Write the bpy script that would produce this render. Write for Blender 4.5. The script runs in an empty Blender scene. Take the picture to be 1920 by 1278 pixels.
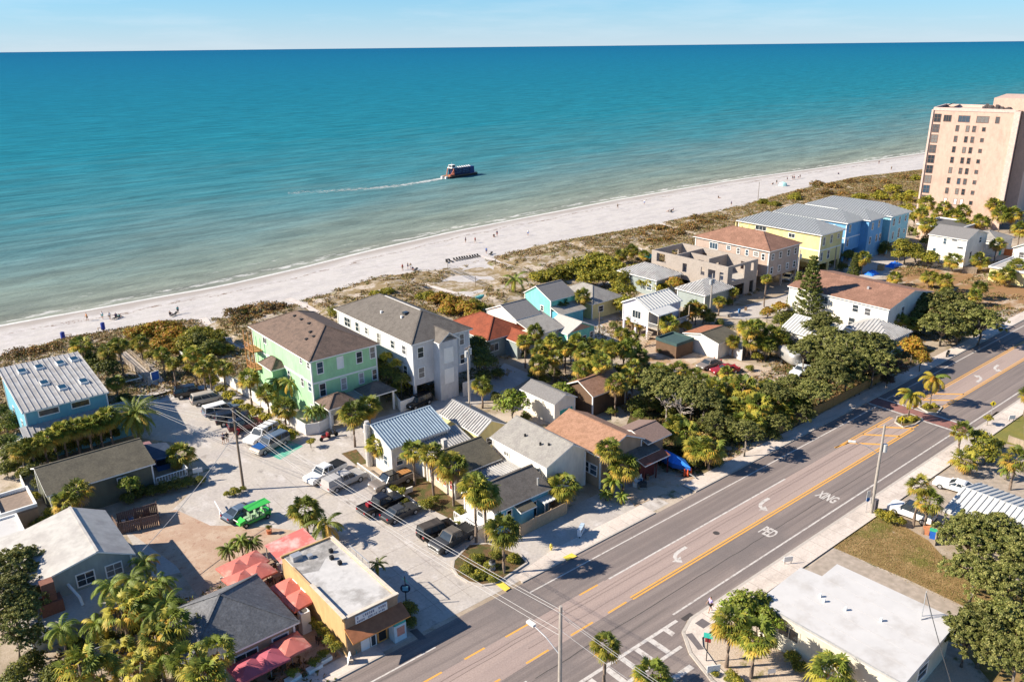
import bpy, bmesh, math, random
import numpy as np
from mathutils import Vector, Matrix, noise
from mathutils.geometry import tessellate_polygon
random.seed(7); RNG = np.random.default_rng(11)
R = math.radians
scene = bpy.context.scene
col = scene.collection
# ---------------------------------------------------------------- camera
CAMH = 52.0
YAW = R(39.5)                       # world X runs along the road, world Y towards the sea
FPX = 1540.0; PW, PH = 1920, 1278
ROLL = math.atan(20/1920.0)
PITCH = math.atan((639-87)*math.cos(ROLL)/FPX)
cp, sp = math.cos(PITCH), math.sin(PITCH); cr, sr = math.cos(ROLL), math.sin(ROLL)
fwd = Vector((0, cp, -sp)); rgt0 = Vector((1, 0, 0)); up0 = Vector((0, sp, cp))
rgt = cr*rgt0 - sr*up0; upv = sr*rgt0 + cr*up0
CY, SY = math.cos(YAW), math.sin(YAW)
def c2w(v): return Vector((CY*v[0]+SY*v[1], -SY*v[0]+CY*v[1], v[2]))
cam_d = bpy.data.cameras.new('camera'); cam = bpy.data.objects.new('camera', cam_d); col.objects.link(cam)
r3, u3, f3 = c2w(rgt), c2w(upv), c2w(fwd)
m = Matrix(((r3[0], u3[0], -f3[0], 0), (r3[1], u3[1], -f3[1], 0), (r3[2], u3[2], -f3[2], CAMH), (0, 0, 0, 1)))
cam.matrix_world = m
cam_d.sensor_width = 36; cam_d.lens = 36*FPX/PW; cam_d.clip_start = 1; cam_d.clip_end = 200000
scene.camera = cam
def W(px, py, z=0.0):
    """where the sight line through a point of the survey photograph meets height z"""
    d = ((px-960)/FPX)*r3 + (-(py-639)/FPX)*u3 + f3
    t = (z-CAMH)/d[2]
    return Vector((t*d[0], t*d[1], z))
# ---------------------------------------------------------------- light
SUN_EL, SUN_AZ = R(33), R(146)      # azimuth counted from +X
world = bpy.data.worlds.new('World'); scene.world = world; world.use_nodes = True
nt = world.node_tree; nt.nodes.clear()
wo = nt.nodes.new('ShaderNodeOutputWorld'); bg = nt.nodes.new('ShaderNodeBackground'); sky = nt.nodes.new('ShaderNodeTexSky')
sky.sky_type = 'NISHITA'; sky.sun_disc = False; sky.sun_elevation = SUN_EL
sky.sun_rotation = R(90)-SUN_AZ; sky.altitude = 50; sky.air_density = 1.0; sky.dust_density = 0.0; sky.ozone_density = 3.0
tc = nt.nodes.new('ShaderNodeTexCoord'); mp = nt.nodes.new('ShaderNodeMapping'); mp.inputs['Scale'].default_value = (3, 3, 26)
nz = nt.nodes.new('ShaderNodeTexNoise'); nz.inputs['Scale'].default_value = 1.5; nz.inputs['Detail'].default_value = 7; nz.inputs['Roughness'].default_value = .6
rp = nt.nodes.new('ShaderNodeValToRGB'); rp.color_ramp.elements[0].position = .50; rp.color_ramp.elements[1].position = .72
rp.color_ramp.elements[0].color = (0, 0, 0, 1); rp.color_ramp.elements[1].color = (.22, .22, .22, 1)
mx = nt.nodes.new('ShaderNodeMix'); mx.data_type = 'RGBA'; mx.inputs['B'].default_value = (7.6, 8.2, 8.8, 1)
nt.links.new(tc.outputs['Generated'], mp.inputs['Vector']); nt.links.new(mp.outputs[0], nz.inputs['Vector'])
nt.links.new(nz.outputs['Fac'], rp.inputs[0]); nt.links.new(rp.outputs[0], mx.inputs['Factor'])
sxy = nt.nodes.new('ShaderNodeSeparateXYZ'); nt.links.new(tc.outputs['Generated'], sxy.inputs[0])
hr = nt.nodes.new('ShaderNodeMapRange'); hr.inputs['From Min'].default_value = .1; hr.inputs['From Max'].default_value = 0.0; hr.inputs['To Max'].default_value = .92; nt.links.new(sxy.outputs['Z'], hr.inputs['Value'])
hc = nt.nodes.new('ShaderNodeValToRGB'); hc.color_ramp.elements[0].color = (5.3, 6.4, 7.3, 1); hc.color_ramp.elements[1].color = (2.3, 5.7, 9.0, 1); hc.color_ramp.elements[1].position = .075; nt.links.new(sxy.outputs['Z'], hc.inputs[0])
hm = nt.nodes.new('ShaderNodeMix'); hm.data_type = 'RGBA'; nt.links.new(hr.outputs[0], hm.inputs['Factor']); st = nt.nodes.new('ShaderNodeVectorMath'); st.operation = 'MULTIPLY'; st.inputs[1].default_value = (.52, .9, 1.22); nt.links.new(sky.outputs[0], st.inputs[0]); nt.links.new(st.outputs[0], hm.inputs['A']); nt.links.new(hc.outputs[0], hm.inputs['B'])
nt.links.new(hm.outputs['Result'], mx.inputs['A']); nt.links.new(mx.outputs['Result'], bg.inputs['Color'])
bg.inputs['Strength'].default_value = 0.062
nt.links.new(bg.outputs[0], wo.inputs['Surface'])
sd = bpy.data.lights.new('sun', 'SUN'); sd.energy = 5.0; sd.angle = R(.53); sd.color = (1.0, .905, .76)
so = bpy.data.objects.new('sun', sd); col.objects.link(so)
sv = Vector((math.cos(SUN_EL)*math.cos(SUN_AZ), math.cos(SUN_EL)*math.sin(SUN_AZ), math.sin(SUN_EL)))
so.rotation_euler = sv.to_track_quat('Z', 'Y').to_euler(); so.location = (0, 0, 200)
scene.view_settings.view_transform = 'Standard'; scene.view_settings.look = 'None'
scene.view_settings.exposure = 0.92; scene.view_settings.gamma = 1.0
# ---------------------------------------------------------------- helpers
MATS = {}
def lin(c): return tuple((x/12.92 if x <= .04045 else ((x+.055)/1.055)**2.4) for x in c)
def M(name, c=None, rough=.8, var=.15, scale=2.0, bump=0.0, metal=0.0, spec=.3, var2=0.0, col2=None, thr=(.45, .6), scale2=.3, detail=6, stretch=None):
    if name in MATS: return MATS[name]
    m = bpy.data.materials.new(name); m.use_nodes = True; MATS[name] = m
    n = m.node_tree.nodes; l = m.node_tree.links; b = n['Principled BSDF']
    b.inputs['Roughness'].default_value = rough; b.inputs['Metallic'].default_value = metal
    b.inputs['Specular IOR Level'].default_value = spec
    t = n.new('ShaderNodeTexCoord'); src = t.outputs['Object']
    if stretch:
        mpn = n.new('ShaderNodeMapping'); mpn.inputs['Scale'].default_value = stretch; l.new(src, mpn.inputs[0]); src = mpn.outputs[0]
    z = n.new('ShaderNodeTexNoise'); z.inputs['Scale'].default_value = scale; z.inputs['Detail'].default_value = detail; z.inputs['Roughness'].default_value = .62
    l.new(src, z.inputs['Vector'])
    r = n.new('ShaderNodeMapRange'); r.inputs['From Min'].default_value = .3; r.inputs['From Max'].default_value = .7
    r.inputs['To Min'].default_value = 1-var; r.inputs['To Max'].default_value = 1+var
    l.new(z.outputs['Fac'], r.inputs['Value'])
    h = n.new('ShaderNodeVectorMath'); h.operation = 'SCALE'; h.inputs[0].default_value = c; l.new(r.outputs[0], h.inputs['Scale'])
    out = h.outputs[0]
    if col2:
        z2 = n.new('ShaderNodeTexNoise'); z2.inputs['Scale'].default_value = scale2; z2.inputs['Detail'].default_value = 8; z2.inputs['Roughness'].default_value = .65
        l.new(src, z2.inputs['Vector'])
        r2 = n.new('ShaderNodeMapRange'); r2.inputs['From Min'].default_value = thr[0]; r2.inputs['From Max'].default_value = thr[1]
        l.new(z2.outputs['Fac'], r2.inputs['Value'])
        h2 = n.new('ShaderNodeVectorMath'); h2.operation = 'SCALE'; h2.inputs[0].default_value = col2; l.new(r.outputs[0], h2.inputs['Scale'])
        k = n.new('ShaderNodeMix'); k.data_type = 'RGBA'; l.new(r2.outputs[0], k.inputs['Factor']); l.new(out, k.inputs['A']); l.new(h2.outputs[0], k.inputs['B'])
        out = k.outputs['Result']
    l.new(out, b.inputs['Base Color'])
    if bump:
        bp = n.new('ShaderNodeBump'); bp.inputs['Strength'].default_value = bump; bp.inputs['Distance'].default_value = .1
        l.new(z.outputs['Fac'], bp.inputs['Height']); l.new(bp.outputs[0], b.inputs['Normal'])
    return m
def LEAF(name, c, c2=None, trans=.24):
    if name in MATS: return MATS[name]
    m = bpy.data.materials.new(name); m.use_nodes = True; MATS[name] = m
    n = m.node_tree.nodes; l = m.node_tree.links; b = n['Principled BSDF']; o = n['Material Output']
    b.inputs['Roughness'].default_value = .55; b.inputs['Specular IOR Level'].default_value = .25
    oi = n.new('ShaderNodeObjectInfo'); t = n.new('ShaderNodeTexCoord'); z = n.new('ShaderNodeTexNoise'); z.inputs['Scale'].default_value = 2.3; z.inputs['Detail'].default_value = 3
    l.new(t.outputs['Object'], z.inputs['Vector'])
    ad = n.new('ShaderNodeMath'); ad.operation = 'ADD'; l.new(oi.outputs['Random'], ad.inputs[0]); l.new(z.outputs['Fac'], ad.inputs[1])
    r = n.new('ShaderNodeMapRange'); r.inputs['From Min'].default_value = .4; r.inputs['From Max'].default_value = 1.6; r.inputs['To Min'].default_value = .72; r.inputs['To Max'].default_value = 1.35
    l.new(ad.outputs[0], r.inputs['Value'])
    h = n.new('ShaderNodeVectorMath'); h.operation = 'SCALE'; h.inputs[0].default_value = c; l.new(r.outputs[0], h.inputs['Scale'])
    l.new(h.outputs[0], b.inputs['Base Color'])
    tr = n.new('ShaderNodeBsdfTranslucent'); l.new(h.outputs[0], tr.inputs['Color'])
    ms = n.new('ShaderNodeMixShader'); ms.inputs[0].default_value = trans
    l.new(b.outputs[0], ms.inputs[1]); l.new(tr.outputs[0], ms.inputs[2]); l.new(ms.outputs[0], o.inputs['Surface'])
    return m
def tag(o, label=None, cat=None, group=None, kind=None):
    if label: o['label'] = label
    if cat: o['category'] = cat
    if group: o['group'] = group
    if kind: o['kind'] = kind
    return o
def empty(name, loc, label=None, cat=None, group=None, rz=0.0):
    o = bpy.data.objects.new(name, None); col.objects.link(o); o.location = loc; o.rotation_euler = (0, 0, rz)
    return tag(o, label, cat, group)
def link(name, me, parent=None, loc=None):
    o = bpy.data.objects.new(name, me); col.objects.link(o)
    if parent: o.parent = parent
    if loc is not None: o.location = loc
    return o
def copy_tree(o, parent=None):
    c = o.copy(); col.objects.link(c)
    if parent: c.parent = parent
    for ch in list(o.children): copy_tree(ch, c)
    return c
class MB:
    """collects faces; build() links them as ONE mesh object"""
    def __init__(s, org=(0, 0, 0)): s.v = []; s.f = []; s.m = []; s.o = Vector(org)
    def add(s, vs, fs, mi=0):
        k = len(s.v); s.v += [tuple(Vector(v)-s.o) for v in vs]
        for f in fs: s.f.append(tuple(i+k for i in f)); s.m.append(mi)
        return s
    def box(s, x0, x1, y0, y1, z0, z1, mi=0):
        vs = [(x0, y0, z0), (x1, y0, z0), (x1, y1, z0), (x0, y1, z0), (x0, y0, z1), (x1, y0, z1), (x1, y1, z1), (x0, y1, z1)]
        return s.add(vs, [(3, 2, 1, 0), (4, 5, 6, 7), (0, 1, 5, 4), (1, 2, 6, 5), (2, 3, 7, 6), (3, 0, 4, 7)], mi)
    def obox(s, c, sx, sy, z0, z1, a, mi=0):
        ca, sa = math.cos(a), math.sin(a); vs = []
        for z in (z0, z1):
            for dx, dy in ((-1, -1), (1, -1), (1, 1), (-1, 1)):
                X, Y = dx*sx/2, dy*sy/2; vs.append((c[0]+X*ca-Y*sa, c[1]+X*sa+Y*ca, z))
        return s.add(vs, [(3, 2, 1, 0), (4, 5, 6, 7), (0, 1, 5, 4), (1, 2, 6, 5), (2, 3, 7, 6), (3, 0, 4, 7)], mi)
    def bar(s, a, b, w, h=None, mi=0, n=4):
        a, b = Vector(a), Vector(b); h = h or w; d = (b-a).normalized()
        u = d.cross(Vector((0, 0, 1)));
        if u.length < 1e-3: u = Vector((1, 0, 0))
        u.normalize(); v = u.cross(d).normalized()
        if n == 4: ring = [(-1, -1), (1, -1), (1, 1), (-1, 1)]
        else: ring = [(math.cos(2*math.pi*i/n), math.sin(2*math.pi*i/n)) for i in range(n)]
        vs = [p+u*(x*w/2)+v*(y*h/2) for p in (a, b) for x, y in ring]
        fs = [(i, (i+1) % n, n+(i+1) % n, n+i) for i in range(n)]+[tuple(range(n))[::-1], tuple(range(n, 2*n))]
        return s.add(vs, fs, mi)
    def tube(s, pts, radii, n=8, mi=0, cap=True):
        pts = [Vector(p) for p in pts]; k0 = len(pts); vs = []
        for i, p in enumerate(pts):
            d = (pts[min(i+1, k0-1)]-pts[max(i-1, 0)]).normalized()
            u = d.cross(Vector((0, .01, 1)));
            if u.length < .05: u = d.cross(Vector((1, 0, 0)))
            u.normalize(); v = d.cross(u)
            r = radii[i] if hasattr(radii, '__len__') else radii
            vs += [p+(u*math.cos(2*math.pi*j/n)+v*math.sin(2*math.pi*j/n))*r for j in range(n)]
        fs = [(i*n+j, i*n+(j+1) % n, (i+1)*n+(j+1) % n, (i+1)*n+j) for i in range(k0-1) for j in range(n)]
        if cap: fs += [tuple(range(n))[::-1], tuple(range((k0-1)*n, k0*n))]
        return s.add(vs, fs, mi)
    def cyl(s, c, r, z0, z1, n=12, mi=0, r2=None): return s.tube([(c[0], c[1], z0), (c[0], c[1], z1)], [r, r if r2 is None else r2], n, mi)
    def prism(s, poly, z0, z1, mi=0):
        n = len(poly); A = sum(poly[i][0]*poly[(i+1) % n][1]-poly[(i+1) % n][0]*poly[i][1] for i in range(n))
        if A < 0: poly = poly[::-1]
        vs = [(p[0], p[1], z0) for p in poly]+[(p[0], p[1], z1) for p in poly]
        fs = [(i, (i+1) % n, n+(i+1) % n, n+i) for i in range(n)]
        tris = tessellate_polygon([[Vector((p[0], p[1], 0)) for p in poly]])
        for t in tris:
            a, b, c = [Vector((poly[i][0], poly[i][1], 0)) for i in t]
            if (b-a).cross(c-a).z < 0: t = t[::-1]
            fs.append(tuple(i+n for i in t)); fs.append(tuple(t[::-1]))
        return s.add(vs, fs, mi)
    def sheet(s, poly, z, mi=0):
        n = len(poly); fs = []
        for t in tessellate_polygon([[Vector((p[0], p[1], 0)) for p in poly]]):
            a, b, c = [Vector((poly[i][0], poly[i][1], 0)) for i in t]
            if (b-a).cross(c-a).z < 0: t = t[::-1]
            fs.append(tuple(t))
        return s.add([(p[0], p[1], z) for p in poly], fs, mi)
    def mesh(s, name, mats, smooth=False):
        me = bpy.data.meshes.new(name); me.from_pydata(s.v, [], s.f)
        for m in (mats if isinstance(mats, (list, tuple)) else [mats]): me.materials.append(m)
        me.polygons.foreach_set('material_index', s.m)
        if smooth: me.polygons.foreach_set('use_smooth', [True]*len(s.f))
        me.update(); return me
    def build(s, name, mats, parent=None, smooth=False, loc=None):
        if parent is None and loc is None and s.o.length > 0: loc = s.o
        return link(name, s.mesh(name, mats, smooth), parent, loc)
def struct(name, mb, mats, parent=None):
    o = mb.build(name, mats, parent)
    if not parent: o['kind'] = 'structure'
    return o
def npmesh(name, V, F, mi, mats):
    """V (n,3), F (m,4) ints, mi (m,)"""
    me = bpy.data.meshes.new(name); k = F.shape[1]
    me.vertices.add(len(V)); me.vertices.foreach_set('co', np.ascontiguousarray(V, dtype=np.float32).ravel())
    me.loops.add(F.size); me.loops.foreach_set('vertex_index', F.astype(np.int32).ravel())
    me.polygons.add(len(F)); me.polygons.foreach_set('loop_start', (np.arange(len(F))*k).astype(np.int32))
    me.polygons.foreach_set('material_index', mi.astype(np.int32))
    for m in mats: me.materials.append(m)
    me.update(calc_edges=True); me.validate(); return me
def unit(v): return v/np.maximum(np.linalg.norm(v, axis=1, keepdims=True), 1e-9)
def leafquads(C, N, S, asp=.6):
    """rhomb leaf cards: centres C, rough normals N, sizes S"""
    n = len(C); N = unit(N); T = unit(np.cross(N, RNG.normal(size=(n, 3)))); B = np.cross(N, T); S = np.asarray(S).reshape(-1, 1)
    V = np.stack([C-T*S, C-B*S*asp+N*S*.12, C+T*S, C+B*S*asp+N*S*.12], 1).reshape(-1, 3)
    return V, np.arange(4*n).reshape(n, 4)
def lerp(a, b, t): return a+(b-a)*t
# ---------------------------------------------------------------- shared materials (real base colours)
WHITE = M('white_paint', (.78, .77, .74), .55, .05, 1.2)
TRIM = M('white_trim', (.8, .79, .76), .5, .04, 2)
GLASS = M('window_glass', (.035, .045, .055), .08, .3, 3, spec=.6)
DARK = M('dark_void', (.02, .02, .022), .7, .2)
CONC = M('concrete', (.42, .39, .35), .85, .14, .8, bump=.1)
STEEL = M('galvanised', (.5, .5, .5), .4, .1, 3, metal=.5)
POLE = M('concrete_pole', (.36, .32, .28), .85, .15, 3)
WOODP = M('wood_pole', (.2, .15, .11), .9, .2, 5)
WOOD = M('weathered_wood', (.34, .27, .2), .85, .25, 4, stretch=(1, 1, .2))
BLACKP = M('black_plastic', (.015, .015, .016), .5, .2)
RUBBER = M('rubber', (.02, .02, .02), .8, .2)
CHROME = M('chrome', (.6, .6, .6), .2, .05, metal=.9)
REDL = M('red_lens', (.35, .01, .01), .3, .1)
LAMPG = M('clear_lens', (.75, .75, .72), .15, .05, spec=.7)
WIREM = M('cable', (.45, .43, .41), .6, .1)
SH_BROWN = M('brown_shingle', (.17, .118, .092), .95, .3, 5.5, bump=.25, col2=(.125, .09, .072), scale2=1.1)
SH_GREY = M('grey_shingle', (.15, .132, .115), .95, .25, 5.5, bump=.25, col2=(.12, .105, .092), scale2=1.1)
SH_RED = M('red_tile', (.27, .072, .036), .85, .22, 4, bump=.2, col2=(.21, .058, .03), scale2=.8)
SH_PINK = M('tan_shingle', (.36, .2, .13), .95, .2, 5, bump=.2, col2=(.29, .16, .1), scale2=1.2)
SH_LGREY = M('light_grey_shingle', (.31, .29, .26), .95, .18, 5, bump=.2, col2=(.26, .24, .22), scale2=.9)
SH_DK = M('dark_shingle', (.115, .102, .075), .95, .25, 5, bump=.2, col2=(.09, .08, .06), scale2=.7)
SH_SLATE = M('slate_shingle', (.13, .13, .135), .9, .3, 5, bump=.25, col2=(.17, .17, .175), scale2=1.2)
SH_MAUVE = M('mauve_shingle', (.22, .15, .125), .95, .25, 6, bump=.25)
SH_COPPER = M('rusty_shingle', (.235, .125, .085), .95, .25, 4, bump=.2, col2=(.3, .16, .11), scale2=.5)
MT_LIGHT = M('light_metal_roof', (.4, .39, .38), .5, .1, 1.2, metal=.0, col2=(.33, .315, .3), scale2=.5)
MT_BLUE = M('blue_metal_roof', (.3, .37, .43), .45, .1, 1.2)
MT_GREY = M('grey_metal_roof', (.25, .265, .28), .5, .1, 1.5)
MT_WHITE = M('white_metal_roof', (.58, .57, .54), .5, .06, 1)
FLATW = M('white_membrane', (.56, .54, .52), .75, .05, .6, bump=.1, col2=(.44, .41, .38), scale2=.35, thr=(.5, .72))
FLATG = M('patched_membrane', (.52, .5, .48), .8, .1, 1.2, bump=.2, col2=(.33, .31, .29), scale2=.42, thr=(.5, .64))
FLATL = M('light_rolled_roof', (.47, .445, .41), .85, .1, 1.2, col2=(.38, .355, .33), scale2=.4, thr=(.45, .6))
def WALL(name, c): return M(name, c, .75, .1, 1.6, col2=tuple(x*.82 for x in c), scale2=.45, thr=(.48, .7), bump=.08, stretch=(1, 1, .45))
G_MINT = WALL('mint_wall', (.36, .62, .35)); G_WHITE = WALL('cream_white_wall', (.74, .7, .62)); G_GREYW = WALL('pale_grey_wall', (.56, .56, .57))
G_TURQ = WALL('turquoise_wall', (.2, .6, .48)); G_YEL = WALL('yellow_wall', (.74, .62, .28)); G_BLUE = WALL('blue_wall', (.16, .38, .62))
G_LBLUE = WALL('light_blue_wall', (.3, .58, .66)); G_BROWN = WALL('taupe_wall', (.42, .32, .26)); G_TEAL = WALL('teal_wall', (.12, .4, .52))
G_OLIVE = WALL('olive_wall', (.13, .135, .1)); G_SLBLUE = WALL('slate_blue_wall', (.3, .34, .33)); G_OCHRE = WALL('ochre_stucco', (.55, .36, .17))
G_TANW = WALL('tan_wall', (.42, .29, .19)); G_PINKW = WALL('pink_stucco', (.6, .42, .33)); G_BLOCK = M('concrete_block', (.36, .31, .27), .9, .14, 3, col2=(.34, .29, .25), scale2=.5)
G_YW = WALL('pale_yellow_wall', (.72, .62, .3)); G_BEIGE = WALL('beige_wall', (.6, .5, .38)); G_MAROON = WALL('maroon_wall', (.14, .035, .03)); G_LAV = WALL('lavender_wall', (.6, .58, .66))
G_SKY = WALL('sky_blue_wall', (.15, .38, .47)); G_LGN = WALL('pale_stucco_wall', (.6, .56, .45))
# ---------------------------------------------------------------- ground
def tri_mat(name, base, patches, rough=.95, bump=.3, fine=6.0, warp=None):
    """base colour plus noise patches [(colour, scale, lo, hi, stretch)]"""
    m = bpy.data.materials.new(name); m.use_nodes = True; MATS[name] = m
    n = m.node_tree.nodes; l = m.node_tree.links; b = n['Principled BSDF']; b.inputs['Roughness'].default_value = rough; b.inputs['Specular IOR Level'].default_value = .15
    t = n.new('ShaderNodeTexCoord'); f = n.new('ShaderNodeTexNoise'); f.inputs['Scale'].default_value = fine; f.inputs['Detail'].default_value = 8; f.inputs['Roughness'].default_value = .7
    l.new(t.outputs['Object'], f.inputs['Vector'])
    cur = n.new('ShaderNodeRGB'); cur.outputs[0].default_value = (*base, 1); cur = cur.outputs[0]
    for i, (c, sc, lo, hi, st) in enumerate(patches):
        mpn = n.new('ShaderNodeMapping'); mpn.inputs['Scale'].default_value = st; mpn.inputs['Location'].default_value = (13.7*i, 5.1*i, 0); l.new(t.outputs['Object'], mpn.inputs[0])
        z = n.new('ShaderNodeTexNoise'); z.inputs['Scale'].default_value = sc; z.inputs['Detail'].default_value = 9; z.inputs['Roughness'].default_value = .68; l.new(mpn.outputs[0], z.inputs['Vector'])
        r = n.new('ShaderNodeMapRange'); r.inputs['From Min'].default_value = lo; r.inputs['From Max'].default_value = hi; l.new(z.outputs['Fac'], r.inputs['Value'])
        k = n.new('ShaderNodeMix'); k.data_type = 'RGBA'; l.new(r.outputs[0], k.inputs['Factor']); l.new(cur, k.inputs['A']); k.inputs['B'].default_value = (*c, 1); cur = k.outputs['Result']
    r = n.new('ShaderNodeMapRange'); r.inputs['From Min'].default_value = .3; r.inputs['From Max'].default_value = .7; r.inputs['To Min'].default_value = .82; r.inputs['To Max'].default_value = 1.15; l.new(f.outputs['Fac'], r.inputs['Value'])
    h = n.new('ShaderNodeVectorMath'); h.operation = 'SCALE'; l.new(cur, h.inputs[0]); l.new(r.outputs[0], h.inputs['Scale']); l.new(h.outputs[0], b.inputs['Base Color'])
    bp = n.new('ShaderNodeBump'); bp.inputs['Strength'].default_value = bump; bp.inputs['Distance'].default_value = .15; l.new(f.outputs['Fac'], bp.inputs['Height']); l.new(bp.outputs[0], b.inputs['Normal'])
    return m
U = (1, 1, 1)
GRD = tri_mat('sandy_ground', (.5, .42, .34), [((.22, .17, .09), .12, .5, .6, U), ((.12, .12, .04), .3, .56, .64, U), ((.34, .27, .2), .05, .45, .6, U)])
LOT = tri_mat('pale_lot_concrete', (.46, .415, .37), [((.42, .38, .355), .12, .45, .62, (1, 1, 1)), ((.56, .52, .49), .5, .52, .7, (1, .5, 1)), ((.25, .22, .2), .45, .58, .7, (1, .6, 1)), ((.2, .18, .165), 1.6, .64, .72, U)], fine=3, bump=.08)
SAND = tri_mat('beach_sand', (.51, .475, .445), [((.43, .4, .385), .12, .45, .62, (1, 2.2, 1)), ((.56, .52, .51), .6, .5, .68, (1, 1, 1)), ((.42, .35, .3), .55, .64, .7, (.35, 1, 1))], fine=4, bump=.35)
DUNE = tri_mat('dune_sand_scrub', (.47, .4, .33), [((.27, .2, .11), .3, .42, .54, U), ((.2, .15, .055), .9, .53, .62, U), ((.145, .16, .04), .14, .6, .68, U)], fine=5, bump=.6)
LAWN = tri_mat('dry_lawn', (.25, .165, .068), [((.17, .155, .04), .16, .47, .58, U), ((.33, .22, .1), .6, .5, .62, U), ((.55, .46, .38), .5, .66, .72, U)], fine=8, bump=.5)
GRASS = tri_mat('green_lawn', (.19, .18, .05), [((.23, .2, .05), .3, .48, .6, U), ((.3, .22, .1), .8, .56, .66, U)], fine=8, bump=.5)
DIRT = tri_mat('sandy_lot', (.5, .4, .31), [((.36, .22, .12), .12, .46, .58, U), ((.2, .17, .06), .35, .58, .66, U), ((.58, .49, .41), .3, .55, .7, U)], fine=6, bump=.4)
TURN = tri_mat('turn_lane_asphalt', (.37, .285, .25), [((.31, .24, .215), .35, .5, .62, (.03, 1, 1)), ((.27, .22, .2), .7, .6, .7, (.02, 1, 1))], fine=7, bump=.1)
ASPH = tri_mat('asphalt', (.2, .165, .152), [((.255, .21, .19), .9, .45, .58, (.02, 1, 1)), ((.14, .12, .112), 1.6, .56, .66, (.015, 1, 1)), ((.175, .15, .142), .05, .5, .65, U)], fine=7, bump=.15)
WALK = tri_mat('pavement_concrete', (.6, .52, .455), [((.5, .43, .375), .25, .5, .6, (.25, 1, 1)), ((.66, .57, .5), .1, .5, .6, U)], fine=5, bump=.08)
BRICKP = tri_mat('brick_paving', (.42, .29, .21), [((.48, .36, .27), .4, .45, .6, U), ((.34, .2, .14), 1.5, .55, .65, U)], fine=9, bump=.2)
REDBR = tri_mat('red_crossing_brick', (.29, .135, .115), [((.23, .12, .105), 1.2, .45, .6, U)], fine=9)
VAC = tri_mat('vacant_grass', (.3, .17, .08), [((.5, .4, .3), .1, .52, .62, (1, 2, 1)), ((.16, .14, .04), .4, .55, .66, U)], fine=6, bump=.4)
PATHM = tri_mat('path_sand', (.62, .55, .5), [((.52, .45, .4), .4, .5, .6, U)], fine=4)
MULCH = tri_mat('mulch_bed', (.16, .1, .05), [((.09, .09, .03), .8, .45, .55, U), ((.3, .14, .07), .5, .6, .68, U)], fine=9, bump=.6)
YPAINT = M('yellow_road_paint', (.72, .36, .07), .7, .12, 2, col2=(.42, .25, .12), scale2=2.0, thr=(.56, .7))
WPAINT = M('white_road_paint', (.56, .52, .48), .7, .12, 2, col2=(.34, .29, .26), scale2=2.2, thr=(.5, .66))
TACT = M('yellow_tactile', (.75, .55, .08), .8, .1, 3)
SEALM = M('crack_sealant', (.06, .055, .05), .7, .2)
# ================================================================ SETTING
g = MB(); g.add([(-400, -300, 0), (1500, -300, 0), (1500, 150, 0), (-400, 150, 0)], [(0, 1, 2, 3)]); struct('ground', g, GRD)
g = MB(); g.add([(420, 150, 0), (1500, 150, 0), (1500, 168, 0), (420, 168, 0)], [(0, 1, 2, 3)])
# shoreline
SHp = [(-60, 625), (0, 610), (90, 594), (170, 580), (290, 558), (420, 535), (560, 503), (700, 468), (850, 434), (1000, 405), (1150, 376), (1300, 350), (1400, 334), (1500, 320), (1620, 303), (1730, 287)]
ZS = -.7
SH = [W(x, y, ZS) for x, y in SHp]
def shore(x):
    if x <= SH[0].x: return SH[0].y
    for a, b in zip(SH, SH[1:]):
        if a.x <= x <= b.x: return lerp(a.y, b.y, (x-a.x)/(b.x-a.x))
    return SH[-1].y-(x-SH[-1].x)*.02
VGp = [(0, 667), (60, 652), (120, 634), (215, 617), (300, 602), (380, 598), (420, 596), (470, 590), (540, 572), (600, 552), (700, 520), (780, 508), (860, 502), (930, 480), (1000, 460), (1090, 445), (1180, 430), (1300, 405), (1390, 385), (1500, 355), (1600, 333), (1730, 318)]
VG = [W(x, y) for x, y in VGp]
def veg(x):
    if x <= VG[0].x: return VG[0].y
    for a, b in zip(VG, VG[1:]):
        if a.x <= x <= b.x: return lerp(a.y, b.y, (x-a.x)/(b.x-a.x))
    return VG[-1].y
def strip(name, xs, rows, yf, zf, mats, attr=None):
    V = []; A = []
    for j, r in enumerate(rows):
        for x in xs:
            X, Y = yf(x, r); V.append((X, Y, zf(X, Y, r))); A.append(r)
    n = len(xs); F = [(j*n+i, j*n+i+1, (j+1)*n+i+1, (j+1)*n+i) for j in range(len(rows)-1) for i in range(n-1)]
    me = bpy.data.meshes.new(name); me.from_pydata(V, [], F); me.materials.append(mats)
    at = me.attributes.new('dist', 'FLOAT', 'POINT'); at.data.foreach_set('value', A)
    me.polygons.foreach_set('use_smooth', [True]*len(F)); me.update()
    o = link(name, me); o['kind'] = 'structure'; return o
# beach: from landward (y=138) to 12 m under water; wet strip by distance to the water
def beach_z(x, y, r):
    d = shore(x)-y
    if d > 28: return .02+.12*noise.noise(Vector((x*.25, y*.25, 0)))
    base = lerp(-1.2 if d < 0 else ZS-.02, .05, max(0, d)/28) if d > 0 else ZS-.02+d*.12
    return base+.05*noise.noise(Vector((x*.4, y*.4, 0)))
sm = SAND; n = sm.node_tree.nodes; l = sm.node_tree.links; b = n['Principled BSDF']
at = n.new('ShaderNodeAttribute'); at.attribute_name = 'dist'
src = b.inputs['Base Color'].links[0].from_socket
t = n.new('ShaderNodeTexCoord'); mpn = n.new('ShaderNodeMapping'); mpn.inputs['Scale'].default_value = (.1, .25, 1); zz = n.new('ShaderNodeTexNoise'); zz.inputs['Scale'].default_value = 1; zz.inputs['Detail'].default_value = 5
l.new(t.outputs['Object'], mpn.inputs[0]); l.new(mpn.outputs[0], zz.inputs['Vector'])
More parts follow.
